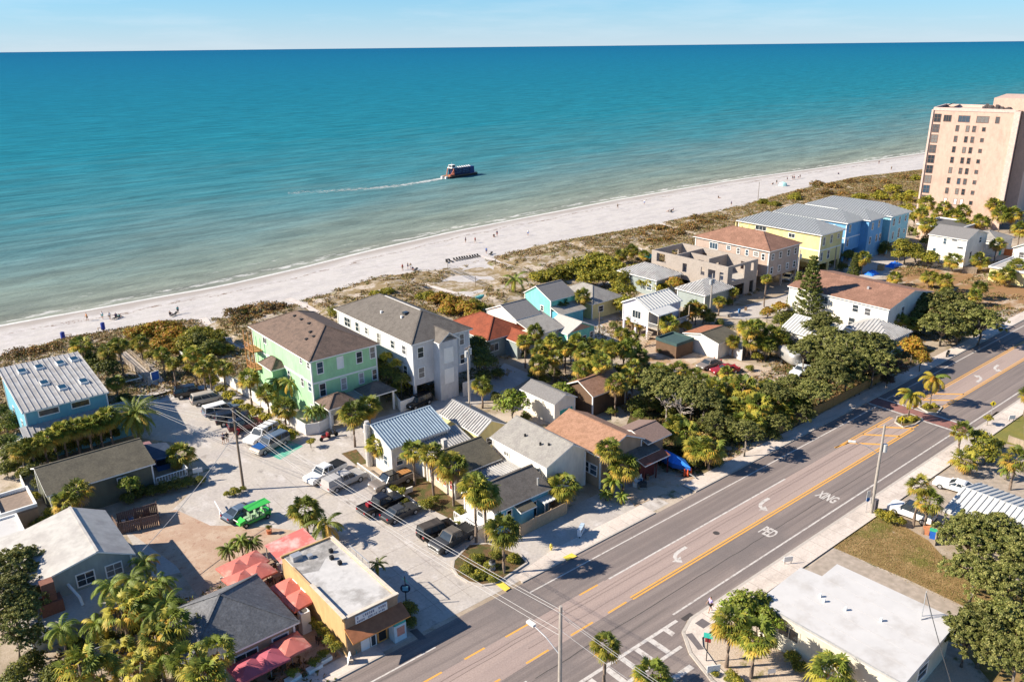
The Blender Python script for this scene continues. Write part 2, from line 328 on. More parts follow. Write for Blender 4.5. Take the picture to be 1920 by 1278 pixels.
ma = n.new('ShaderNodeMath'); ma.operation = 'MULTIPLY_ADD'; ma.inputs[1].default_value = 7; l.new(zz.outputs['Fac'], ma.inputs[0]); l.new(at.outputs['Fac'], ma.inputs[2])
def ramp(src, stops):
    r = n.new('ShaderNodeMapRange'); r.inputs['From Min'].default_value = stops[0]; r.inputs['From Max'].default_value = stops[1]; l.new(src, r.inputs['Value']); return r.outputs[0]
wet = ramp(ma.outputs[0], (-2.2, .8))
k = n.new('ShaderNodeMix'); k.data_type = 'RGBA'; l.new(wet, k.inputs['Factor']); l.new(src, k.inputs['A']); k.inputs['B'].default_value = (.36, .32, .29, 1)
# wrack line of dark seaweed some metres up the beach
z3 = n.new('ShaderNodeTexNoise'); z3.inputs['Scale'].default_value = 1.1; z3.inputs['Detail'].default_value = 8; z3.inputs['Roughness'].default_value = .75; l.new(t.outputs['Object'], z3.inputs['Vector'])
d1 = n.new('ShaderNodeMath'); d1.operation = 'ADD'; d1.inputs[1].default_value = 4.2; l.new(ma.outputs[0], d1.inputs[0])
ab = n.new('ShaderNodeMath'); ab.operation = 'ABSOLUTE'; l.new(d1.outputs[0], ab.inputs[0])
line = ramp(ab.outputs[0], (.75, .15)); th = ramp(z3.outputs['Fac'], (.47, .56))
mu = n.new('ShaderNodeMath'); mu.operation = 'MULTIPLY'; l.new(line, mu.inputs[0]); l.new(th, mu.inputs[1])
k2 = n.new('ShaderNodeMix'); k2.data_type = 'RGBA'; l.new(mu.outputs[0], k2.inputs['Factor']); l.new(k.outputs['Result'], k2.inputs['A']); k2.inputs['B'].default_value = (.16, .1, .065, 1)
l.new(k2.outputs['Result'], b.inputs['Base Color'])
xs = list(range(-120, 520, 4))+list(range(520, 1500, 40))
rows = [-72, -60, -50, -42, -36, -30, -26, -22, -18, -15, -12, -9, -7, -5, -3.5, -2, -1, 0, 1.5, 4, 12]
strip('beach', xs, rows, lambda x, r: (x, max(126, shore(x)+r)), beach_z, SAND)
# sea
SEA = bpy.data.materials.new('sea_water'); SEA.use_nodes = True
n = SEA.node_tree.nodes; l = SEA.node_tree.links; b = n['Principled BSDF']
at = n.new('ShaderNodeAttribute'); at.attribute_name = 'dist'; t = n.new('ShaderNodeTexCoord')
def NZ(scale, stretch, detail=5, rough=.6, rot=0, dist=0):
    mpn = n.new('ShaderNodeMapping'); mpn.inputs['Scale'].default_value = stretch; mpn.inputs['Rotation'].default_value = (0, 0, rot); l.new(t.outputs['Object'], mpn.inputs[0])
    z = n.new('ShaderNodeTexNoise'); z.inputs['Scale'].default_value = scale; z.inputs['Detail'].default_value = detail; z.inputs['Roughness'].default_value = rough; z.inputs['Distortion'].default_value = dist
    l.new(mpn.outputs[0], z.inputs['Vector']); return z.outputs['Fac']
def MATH(op, a, bb=None, c=None):
    x = n.new('ShaderNodeMath'); x.operation = op
    for i, v in enumerate((a, bb, c)):
        if v is None: continue
        if isinstance(v, (int, float)): x.inputs[i].default_value = v
        else: l.new(v, x.inputs[i])
    return x.outputs[0]
lg = MATH('LOGARITHM', MATH('ADD', MATH('MAXIMUM', at.outputs['Fac'], 0), 1), 10.0)
wob = NZ(.018, (1, 3, 1), 4)
lgw = MATH('ADD', lg, MATH('MULTIPLY', MATH('SUBTRACT', wob, .5), .5))
cr_ = n.new('ShaderNodeValToRGB'); e = cr_.color_ramp; l.new(MATH('DIVIDE', lgw, 5.0), cr_.inputs[0])
stops = [(0, (.28, .285, .23)), (.14, (.225, .24, .195)), (.28, (.18, .225, .19)), (.36, (.115, .2, .2)), (.43, (.045, .18, .21)), (.5, (.014, .165, .218)), (.58, (.008, .148, .22)), (.68, (.005, .128, .222)), (.8, (.003, .108, .215)), (1, (.002, .09, .2))]
while len(e.elements) < len(stops): e.elements.new(.5)
for el, (p, c) in zip(e.elements, stops): el.position = p; el.color = (*c, 1)
# swell streaks (silt and ripples roughly along the shore)
sw = NZ(.16, (.35, 1.6, 1), 6, .62, R(-8), .6); sw2 = NZ(.05, (.5, 2.6, 1), 5, .6, R(-14), .4)
f1 = n.new('ShaderNodeMapRange'); f1.inputs['From Min'].default_value = .38; f1.inputs['From Max'].default_value = .62; f1.inputs['To Min'].default_value = .74; f1.inputs['To Max'].default_value = 1.26; l.new(MATH('MULTIPLY_ADD', sw, .55, MATH('MULTIPLY', sw2, .45)), f1.inputs['Value'])
h = n.new('ShaderNodeVectorMath'); h.operation = 'SCALE'; l.new(cr_.outputs[0], h.inputs[0]); l.new(f1.outputs[0], h.inputs['Scale'])
# foam: breaking edge and a few broken lines further out
fn = NZ(.5, (.5, 1.4, 1), 7, .7); dn = MATH('ADD', at.outputs['Fac'], MATH('MULTIPLY', MATH('SUBTRACT', NZ(.06, (1, 1, 1), 4), .5), 9))
def band(c0, w, lo, hi):
    r = n.new('ShaderNodeMapRange'); r.inputs['From Min'].default_value = w; r.inputs['From Max'].default_value = w*.3; l.new(MATH('ABSOLUTE', MATH('SUBTRACT', dn, c0)), r.inputs['Value'])
    q = n.new('ShaderNodeMapRange'); q.inputs['From Min'].default_value = lo; q.inputs['From Max'].default_value = hi; l.new(fn, q.inputs['Value'])
    return MATH('MULTIPLY', r.outputs[0], q.outputs[0])
edge = n.new('ShaderNodeMapRange'); edge.inputs['From Min'].default_value = 1.3; edge.inputs['From Max'].default_value = .5; l.new(MATH('ADD', at.outputs['Fac'], MATH('MULTIPLY', fn, 1.0)), edge.inputs['Value'])
foam = MATH('MAXIMUM', edge.outputs[0], MATH('MAXIMUM', MATH('MULTIPLY', band(3.5, 2.0, .48, .6), .75), MATH('MULTIPLY', band(13, 2.2, .57, .68), .4)))
k = n.new('ShaderNodeMix'); k.data_type = 'RGBA'; l.new(foam, k.inputs['Factor']); l.new(h.outputs[0], k.inputs['A']); k.inputs['B'].default_value = (.72, .7, .66, 1)
df = n.new('ShaderNodeBsdfDiffuse'); gl = n.new('ShaderNodeBsdfGlossy'); gl.inputs['Roughness'].default_value = .22; wm = n.new('ShaderNodeMixShader'); wm.inputs[0].default_value = .06; l.new(k.outputs['Result'], df.inputs['Color']); l.new(df.outputs[0], wm.inputs[1]); l.new(gl.outputs[0], wm.inputs[2]); l.new(wm.outputs[0], n['Material Output'].inputs['Surface'])
w1 = NZ(.5, (.7, 1.5, 1), 6, .65, R(-12), .3); w2 = NZ(.06, (.5, 1.6, 1), 4, .5, R(-10))
bp = n.new('ShaderNodeBump'); bp.inputs['Strength'].default_value = .8; bp.inputs['Distance'].default_value = .9; l.new(MATH('ADD', MATH('MULTIPLY', w1, .45), MATH('MULTIPLY', w2, 1.6)), bp.inputs['Height']); l.new(bp.outputs[0], df.inputs['Normal']); l.new(bp.outputs[0], gl.inputs['Normal'])
xs = list(range(-200, 520, 5))+list(range(520, 1500, 60))
rows = [-.6, 0, .6, 1.5, 3, 5, 8, 12, 18, 26, 36, 50, 70, 100, 150, 220, 320, 500, 800, 1400, 2600, 5000, 12000, 30000, 70000]
strip('sea', xs, rows, lambda x, r: ((x if r < 60 else -200+(x+200)*(1+(r-60)/70.)), shore(x)+r), lambda x, y, r: ZS+.012, SEA)
# dunes between beach and houses
PATHS = [[(380, 597), (402, 620), (430, 640), (458, 655)], [(540, 560), (575, 575), (600, 590)], [(900, 480), (960, 500), (1010, 510), (1060, 508)], [(1240, 420), (1290, 440), (1330, 455)],
         [(1060, 455), (1100, 470), (1130, 482)], [(1190, 462), (1215, 475), (1235, 482)], [(905, 566), (870, 555), (800, 535), (760, 530)]]
PATHW = [[W(*q) for q in p] for p in PATHS]
CLEAR = [W(*q) for q in ((790, 545), (905, 485), (960, 520), (880, 560))]
def segd(p, a, b):
    ab = b-a; t = max(0, min(1, (p-a).dot(ab)/max(ab.dot(ab), 1e-9))); return (p-(a+ab*t)).length
def inpoly(x, y, P):
    c = False; n_ = len(P)
    for i in range(n_):
        a, b_ = P[i], P[(i+1) % n_]
        if (a[1] > y) != (b_[1] > y) and x < (b_[0]-a[0])*(y-a[1])/(b_[1]-a[1])+a[0]: c = not c
    return c
BWK = [W(288, 716, .4), W(226, 660, .8)]
def onpath(x, y, w=1.1):
    if segd(Vector((x, y, 0)), Vector((*BWK[0][:2], 0)), Vector((*BWK[1][:2], 0))) < 1.9: return True
    p = Vector((x, y, 0)); return any(segd(p, a, b_) < w for P in PATHW for a, b_ in zip(P, P[1:])) or inpoly(x, y, CLEAR)
def duneh(x, y):
    v = veg(x); e0 = min(1, max(0, (v-y)/5.0))*min(1, max(0, (y-128)/6.0))
    if onpath(x, y, 1.3): e0 *= .2
    h = .75+.9*noise.noise(Vector((x*.09, y*.12, 3)))+.35*noise.noise(Vector((x*.4, y*.4, 1)))
    return .2+e0*max(0, h)*.75-.35*(1-e0)
xs = [x*2.0 for x in range(2, 215)]
rows = [i/22 for i in range(23)]
strip('dune', xs, rows, lambda x, r: (x, lerp(127, veg(x)+.8*noise.noise(Vector((x*.3, 0, 0))), r)), lambda x, y, r: duneh(x, y), DUNE)
for i, P in enumerate(PATHW+[]):
    mb = MB(); V = []; 
    dense = []
    for a, b_ in zip(P, P[1:]):
        k = max(2, int((b_-a).length/1.2)); dense += [a.lerp(b_, j/k) for j in range(k)]
    dense.append(P[-1]); w = .75
    for j, p in enumerate(dense):
        d = (dense[min(j+1, len(dense)-1)]-dense[max(j-1, 0)]).normalized(); s = Vector((-d.y, d.x, 0))
        for q in (-1, -.33, .33, 1):
            c = p+s*(w*q*(1+.3*noise.noise(Vector((j*.5, q, i))))); V.append((c.x, c.y, max(duneh(c.x, c.y), .05)+.06))
    mb.add(V, [(4*j+k, 4*j+k+1, 4*j+4+k+1, 4*j+4+k) for j in range(len(dense)-1) for k in range(3)])
    struct('sand_path', mb, PATHM)
# ---------------- roads
def pxs(L, z=0): return [W(x, y, z)[:2] for x, y in L]
Z1, Z2, Z3, Z4 = .006, .012, .02, .026
KH = .13
# parking lot and yards of pale concrete
mb = MB(); lotp = [(24.0, 54.9), (69.5, 54.9), (69.5, 62), (58.5, 62.0), (51.5, 61.6), (47.0, 61.0), (48.9, 68), (49.2, 75), (45.0, 78), (45.0, 88), (62.5, 92), (76, 94), (84, 96), (84, 104), (74, 98.5), (62, 98.5), (45.0, 99.8), (42, 137.6), (24.5, 139), (24.5, 118), (30, 110), (30.5, 99), (22.5, 92), (17.5, 93), (17, 80), (25, 78), (26, 71)]
mb.sheet(lotp, Z2); mb.sheet(pxs([(240, 712), (296, 700), (322, 735), (262, 752)]), .32); struct('parking_lot', mb, LOT)
mb = MB(); mb.sheet(pxs([(1185, 640), (1240, 650), (1290, 663), (1400, 680), (1480, 700), (1470, 735), (1400, 722), (1290, 700), (1200, 690)]), Z2+.01); mb.sheet(pxs([(1235, 585), (1300, 605), (1330, 640), (1210, 660), (1150, 632), (1120, 600), (1160, 590)]), Z2+.014)
struct('sandy_yard', mb, DIRT)
mb = MB(); mb.sheet(pxs([(1335, 590), (1500, 545), (1560, 500), (1640, 470), (1700, 505), (1650, 520), (1500, 575), (1400, 600)]), Z2+.01); mb.sheet(pxs([(1125, 585), (1150, 640), (1100, 628), (1075, 600)]), Z2+.01); struct('driveway', mb, LOT)
mb = MB(); mb.sheet(pxs([(1680, 500), (1760, 505), (1920, 560), (1920, 590), (1880, 575), (1760, 545), (1665, 520)]), Z2+.02); mb.sheet([(160.5, 60), (215, 60), (232, 66), (205, 80), (176, 84), (162, 80)], Z2+.024); struct('vacant_lot', mb, VAC)
mb = MB(); mb.sheet([(76, 57.2), (95, 57.2), (132, 57.6), (146, 58), (146, 62), (128, 70), (118, 72), (96, 74), (86, 76), (80, 72)], Z2+.006); struct('overgrown_lot', mb, MULCH)
# main road with shoulders
RX0, RX1 = -60, 420
mb = MB(); mb.add([(RX0, 39.75, Z3), (RX1, 39.75, Z3), (RX1, 54.35, Z3), (RX0, 54.35, Z3)], [(0, 1, 2, 3)])
sroad = [(38.0, 39.75), (38.0, 20), (38.6, -40), (49.0, -40), (48.8, 30), (49.3, 33.3), (50.6, 36.7), (52.4, 39.0), (54.2, 39.75)]
mb.sheet(sroad, Z3)
road = struct('road', mb, ASPH)
def paint(name, rects, m, z=Z4, poly=None):
    q = MB()
    for r in rects: q.sheet(r, z)
    return q.build(name, m, road)
def hl(x0, x1, y, w=.16): return [(x0, y-w/2), (x1, y-w/2), (x1, y+w/2), (x0, y+w/2)]
def ln(a, b_, w):
    a, b_ = Vector(a), Vector(b_); d = (b_-a).normalized(); s = Vector((-d.y, d.x))*w/2
    return [tuple(a-s), tuple(b_-s), tuple(b_+s), tuple(a+s)]
q = MB(); q.sheet([(52.6, 45.7), (113, 45.7), (113, 49.2), (52.6, 49.2)], Z3+.004); q.sheet([(121, 46), (RX1, 46), (RX1, 49.3), (121, 49.3)], Z3+.004); q.sheet([(RX0, 43.7), (52.6, 45.3), (52.6, 49.3), (RX0, 49.3)], Z3+.004); q.build('turn_lane', TURN, road)
paint('edge_line', [hl(53.8, 114.8, 41.15, .2), hl(118.9, RX1, 40.9, .2)], WPAINT)
paint('edge_line', [hl(45.5, 115.5, 52.75, .17), hl(118.9, RX1, 53.1, .17)], WPAINT)
paint('edge_line', [hl(RX0, 33.6, 52.3, .17)], WPAINT)
paint('lane_line', [hl(53.2, 85.2, 49.15, .2)], WPAINT)
paint('lane_line', [hl(34.4, 37.2, 43.6, .2), hl(RX0, 30, 43.6, .2)], WPAINT)
paint('double_yellow_line', [hl(52.6, 111.5, 45.28, .19), hl(52.6, 113.5, 45.62, .19)], YPAINT)
paint('double_yellow_line', [hl(97.8, 113.0, 49.55, .15), hl(99.2, 113.0, 49.2, .15)], YPAINT)
paint('double_yellow_line', [hl(120.5, RX1, 45.85, .15), hl(122.5, RX1, 46.2, .15), hl(121.0, RX1, 49.6, .15), hl(122.5, RX1, 49.25, .15)], YPAINT)
for a, b_, y in ((34.7, 37.0, 49.3), (39.4, 42.2, 49.2), (49.0, 51.6, 49.2), (44.2, 47.1, 45.4), (49.2, 51.8, 45.4), (38.6, 41.3, 45.3), (29.5, 32.2, 49.3), (33, 35.6, 45.3), (24, 27, 49.3), (18, 21, 49.3), (28, 30.5, 45.3)):
    paint('yellow_dash', [hl(a, b_, y, .2)], YPAINT)
for x in (100.5, 104.5, 108.3): paint('hatch_bar', [ln((x, 49.2), (x+3.4, 45.6), .4)], YPAINT)
for x in (122.6, 126.2, 129.8): paint('hatch_bar', [ln((x-3.4, 49.2), (x, 46.1), .4)], YPAINT)
paint('lane_end_line', [ln((97.8, 49.6), (101.0, 49.15), .3)], YPAINT)
# brick crossing with white borders
mb = MB(); mb.sheet([(115.6, 39.8), (118.2, 39.8), (118.2, 54.3), (115.6, 54.3)], Z4); mb.build('brick_crossing', REDBR, road)
paint('crossing_border', [ln((115.3, 39.9), (115.3, 54.2), .35)], WPAINT); paint('crossing_border', [ln((118.5, 39.9), (118.5, 54.2), .35)], WPAINT)
# ladder crossing over the side street
paint('crosswalk_line', [ln((37.9, 40.5), (53.4, 40.35), .35)], WPAINT); paint('crosswalk_line', [ln((38.0, 37.9), (50.9, 37.75), .35)], WPAINT)
for x in (39.4, 41.5, 43.6, 45.6, 47.5, 49.4, 51.6): paint('crosswalk_bar', [[(x-.3, 38.0 if x < 51 else 39.2), (x+.3, 38.0 if x < 51 else 39.3), (x+.3, 40.2), (x-.3, 40.2)]], WPAINT)
paint('stop_bar', [ln((43.8, 35.6), (49.6, 35.5), .6)], WPAINT)
paint('centre_line', [ln((43.6, 35), (43.6, 10), .15)], YPAINT)
# left side of the road: paved crossing aprons
q = MB()
for y, w, x0, x1 in ((43.35, .07, 38, 118), (47.9, .035, 20, 150), (48.35, .035, 20, 150), (46.6, .03, 40, 120)):
    pts = [(lerp(x0, x1, i/60), y+.12*noise.noise(Vector((i*.7, y, 0)))) for i in range(61)]
    for a, b_ in zip(pts, pts[1:]): q.sheet([(a[0], a[1]-w/2), (b_[0], b_[1]-w/2), (b_[0], b_[1]+w/2), (a[0], a[1]+w/2)], Z4-.002)
q.build('pavement_seam', SEALM, road)
q = MB(); c0 = W(1343, 999); q.cyl((c0.x, c0.y), .38, Z4, Z4+.004, 20); q.build('manhole_cover', M('iron', (.07, .06, .055), .6), road)
# turn arrows: shaft curving to a head; f=+1 turns left for traffic toward +X
def arrow(cx, cy, f):
    pts = [(-1.6, -.35), (-.5, -.35), (.35, -.2), (.85, .1), (1.0, .45)]; w = .42; q = MB(); V = []
    for i, (a, b_) in enumerate(pts):
        d = Vector(pts[min(i+1, 4)])-Vector(pts[max(i-1, 0)]); d.normalize(); s = Vector((-d.y, d.x))*w/2
        V += [(a-s.x, b_-s.y), (a+s.x, b_+s.y)]
    q.add([(cx+f*x, cy+f*y, Z4) for x, y in V], [(2*i, 2*i+2, 2*i+3, 2*i+1) for i in range(4)])
    q.add([(cx+f*x, cy+f*y, Z4) for x, y in ((.3, .42), (1.7, .42), (1.0, 1.25))], [(0, 1, 2)])
    q.build('turn_arrow', WPAINT, road)
arrow(78.0, 47.4, -1); arrow(62.2, 47.3, -1); arrow(138.0, 47.3, 1); arrow(145.3, 47.4, -1)
def text_mesh(body, size=1.0, sx=1.0, sy=1.0, ext=0.0, spacing=1.0):
    c = bpy.data.curves.new('lettering', 'FONT'); c.body = body; c.size = size; c.align_x = 'CENTER'; c.align_y = 'CENTER'; c.extrude = ext; c.space_character = spacing; c.offset = 0.03*size
    o = bpy.data.objects.new('lettering', c); col.objects.link(o); dg = bpy.context.evaluated_depsgraph_get(); dg.update()
    me = bpy.data.meshes.new_from_object(o.evaluated_get(dg)); bpy.data.objects.remove(o); bpy.data.curves.remove(c)
    me.transform(Matrix.Diagonal((sx, sy, 1, 1))); me.name = 'lettering'; return me
for body, cx, cy in (('PED', 73.1, 43.5), ('XING', 85.1, 43.25)):
    me = text_mesh(body, 1.4, .7, 1.75); me.materials.clear(); me.materials.append(WPAINT)
    o = link('road_lettering', me, road, (cx, cy, Z4+.002)); o.rotation_euler = (0, 0, R(-90))
# kerbs and pavements
KERB = M('kerb_concrete', (.46, .41, .36), .85, .12, 2)
mb = MB(); mb.sheet([(54.6, 39.45), (52.6, 38.7), (50.95, 36.5), (49.7, 33.2), (49.2, 30), (49.3, 10), (50.8, 10), (50.8, 31), (51.2, 34.0), (52.3, 36.4), (53.2, 37.2), (RX1, 37.2), (RX1, 39.45)], KH)
struct('pavement', mb, WALK)
kb = MB(); pts = [(RX1, 39.6), (54.6, 39.6), (52.5, 38.85), (50.78, 36.6), (49.5, 33.25), (49.0, 30), (49.1, 10)]
for a, b_ in zip(pts, pts[1:]):
    a3, b3 = Vector((*a, KH/2+.004)), Vector((*b_, KH/2+.004)); kb.bar(a3, b3, .3, KH)
struct('kerb', kb, KERB)
kb = MB(); kb.box(45.9, 66.5, 54.4, 54.62, 0, KH); kb.box(RX0, 29.5, 54.4, 54.62, 0, KH); kb.box(74, RX1, 54.4, 54.62, 0, KH); struct('kerb', kb, KERB)
mb = MB(); mb.sheet([(45.9, 54.62), (66.5, 54.62), (66.5, 56.7), (52, 56.7), (47.4, 55.9), (45.9, 55.6)], KH-.002); mb.sheet([(74, 54.62), (RX1, 54.62), (RX1, 56.6), (74, 56.6)], KH-.002); mb.sheet([(RX0, 54.62), (29.5, 54.62), (29.5, 56.6), (RX0, 56.6)], KH-.002)
struct('pavement', mb, WALK)
q = MB(); JNT = M('slab_joint', (.26, .22, .19), .9)
for x in np.arange(56, 200, 1.9): q.box(x, x+.035, 37.25, 39.4, KH, KH+.003)
for x in np.arange(47, 66, 1.9): q.box(x, x+.035, 54.7, 56.0, KH-.001, KH+.002)
struct('pavement_joint', q, JNT)
q = MB()
for y in (57.5, 60.5, 64, 68, 73, 78): q.box(30+(y > 70)*3, 45 if y < 66 else 44, y, y+.04, Z2+.002, Z2+.005)
for x in (33.5, 37, 40.5): q.box(x, x+.04, 56, 92, Z2+.002, Z2+.005)
struct('pavement_joint', q, JNT)
for P in ([(925, 1093), (937, 1087), (957, 1104), (947, 1110)], [(1055, 1046), (1072, 1038), (1082, 1044), (1064, 1052)]):
    q = MB(); q.sheet(pxs(P), KH+.012); struct('tactile_paving', q, TACT)
q = MB(); q.sheet([(54.3, 38.9), (55.4, 38.9), (55.4, 37.9), (54.3, 37.9)], KH+.004); q.sheet([(51.6, 36.4), (52.1, 36.1), (53.0, 38.2), (52.4, 38.5)], KH+.004); struct('dark_tactile_paving', q, M('grey_tactile', (.15, .13, .13), .8))
q = MB(); q.box(53.9, 55.3, 39.78, 40.3, Z4, Z4+.006); struct('storm_drain', q, M('iron', (.07, .06, .055)))
q = MB(); q.sheet(pxs([(768, 1182), (782, 1178), (800, 1196), (786, 1200)]), Z2+.012); struct('utility_hatch', q, M('hatch_steel', (.12, .11, .11), .6))
# planted things flat on the ground
mb = MB(); mb.sheet(pxs([(1548, 1020), (1640, 962), (1668, 975), (1702, 990), (1740, 1012), (1770, 1045), (1830, 1070), (1920, 1110), (1920, 1200), (1822, 1143), (1700, 1085)]), Z3); mb.sheet(pxs([(1420, 1100), (1489, 1057), (1507, 1066), (1430, 1125)]), Z3)
mb.sheet([(61, 8), (70, 8), (90, 18), (75, 20.5), (70, 21)], Z3)
struct('dry_lawn', mb, LAWN)
mb = MB(); mb.sheet([(52.4, 36.2), (53.4, 36.9), (57.2, 36.9), (57.2, 20), (50.9, 20), (50.9, 31)], Z3+.005); struct('dry_lawn', mb, DIRT)
mb = MB(); mb.sheet(pxs([(1820, 812), (1868, 772), (1920, 768), (1920, 838), (1880, 830)]), Z3); struct('green_lawn', mb, GRASS)
mb = MB(); mb.sheet([(68.3, 36.9), (76.0, 36.9), (76.2, 21), (68.3, 21)], Z2+.004); mb.sheet([(88.5, 36.9), (110, 36.9), (110, 24), (88.5, 24)], Z2+.004); struct('driveway', mb, M('pitted_slabs', (.4, .33, .27), .9, .25, 3, col2=(.3, .25, .2), scale2=1.5))
mb = MB(); isl = pxs([(851, 1052), (849, 1066), (858, 1080), (878, 1092), (905, 1098), (932, 1094), (960, 1075), (988, 1056), (975, 1040), (945, 1030), (915, 1020), (880, 1022)])
mb.sheet(isl, .14); struct('planting_bed', mb, MULCH)
kb = MB()
for a, b_ in zip(isl, isl[1:]+isl[:1]): kb.bar((*a, .08), (*b_, .08), .22, .16)
struct('kerb', kb, KERB)
mb = MB(); mb.sheet(pxs([(233, 990), (330, 955), (395, 985), (470, 985), (560, 995), (505, 1035), (560, 1130), (640, 1230), (560, 1278), (420, 1278), (380, 1130), (330, 1060)]), Z2+.008); struct('brick_patio', mb, BRICKP)
mb = MB(); mb.sheet(pxs([(752, 902), (800, 895), (835, 925), (872, 950), (890, 985), (870, 985), (815, 958), (790, 948), (762, 925)]), .03); mb.sheet(pxs([(640, 850), (668, 842), (690, 868), (668, 872)]), .03); struct('planting_bed', mb, MULCH)
mb = MB(); mb.sheet(pxs([(1170, 920), (1250, 890), (1310, 880), (1300, 900), (1190, 950)]), .03); mb.sheet(pxs([(1350, 835), (1420, 800), (1460, 815), (1380, 860), (1340, 868)]), .03); struct('dry_lawn', mb, DIRT)
# accessible bay and stall lines
mb = MB(); mb.sheet(pxs([(498, 848), (540, 825), (568, 836), (525, 862)]), Z2+.008); struct('green_bay_marking', mb, M('green_bay_paint', (.12, .42, .3), .8, .2, 2, col2=(.4, .42, .36), scale2=.9, thr=(.5, .62)))
q = MB()
for y in np.arange(104, 134, 3.05): q.box(36.6, 41.4, y, y+.1, Z2+.012, Z2+.016)
for x0, y in ((42.8, 83.5), (43.6, 80.6), (43.3, 77.8), (43.8, 75), (43.6, 72.2), (43.4, 69.5), (42.9, 66.4)): q.box(x0-2.2, x0+2.4, y, y+.1, Z2+.012, Z2+.016)
for y in (70.4, 71.0, 71.6, 76.2, 76.8, 64.6, 65.2): q.box(41.5, 45.6, y, y+.12, Z2+.012, Z2+.016)
for y in (112, 118, 124): q.box(27, 31, y, y+.1, Z2+.012, Z2+.016)
struct('stall_marking', q, WPAINT)
# ================================================================ BUILDINGS
def ribs(mb, P, down, sp=.45, h=.11, w=.07, mi=0):
    """standing seams on a planar roof face P, running down the slope"""
    P = [Vector(p) for p in P]; nrm = (P[1]-P[0]).cross(P[2]-P[0]).normalized()
    if nrm.z < 0: nrm = -nrm
    d = (down-nrm*down.dot(nrm)).normalized(); s = nrm.cross(d).normalized()
    us = [p.dot(s) for p in P]; o = P[0]
    u = math.floor(min(us)/sp)*sp+sp*.5
    while u < max(us):
        hit = []
        for a, b in zip(P, P[1:]+P[:1]):
            ua, ub = a.dot(s), b.dot(s)
            if (ua-u)*(ub-u) < 0: hit.append(a.lerp(b, (u-ua)/(ub-ua)))
        if len(hit) == 2 and (hit[0]-hit[1]).length > .3:
            a, b = hit; vs = []
            for p in (a, b):
                for q, r in ((-1, -.01), (1, -.01), (1, h), (-1, h)): vs.append(p+s*(q*w/2)+nrm*r)
            mb.add(vs, [(0, 1, 5, 4), (1, 2, 6, 5), (2, 3, 7, 6), (3, 0, 4, 7), (3, 2, 1, 0), (4, 5, 6, 7)], mi)
        u += sp
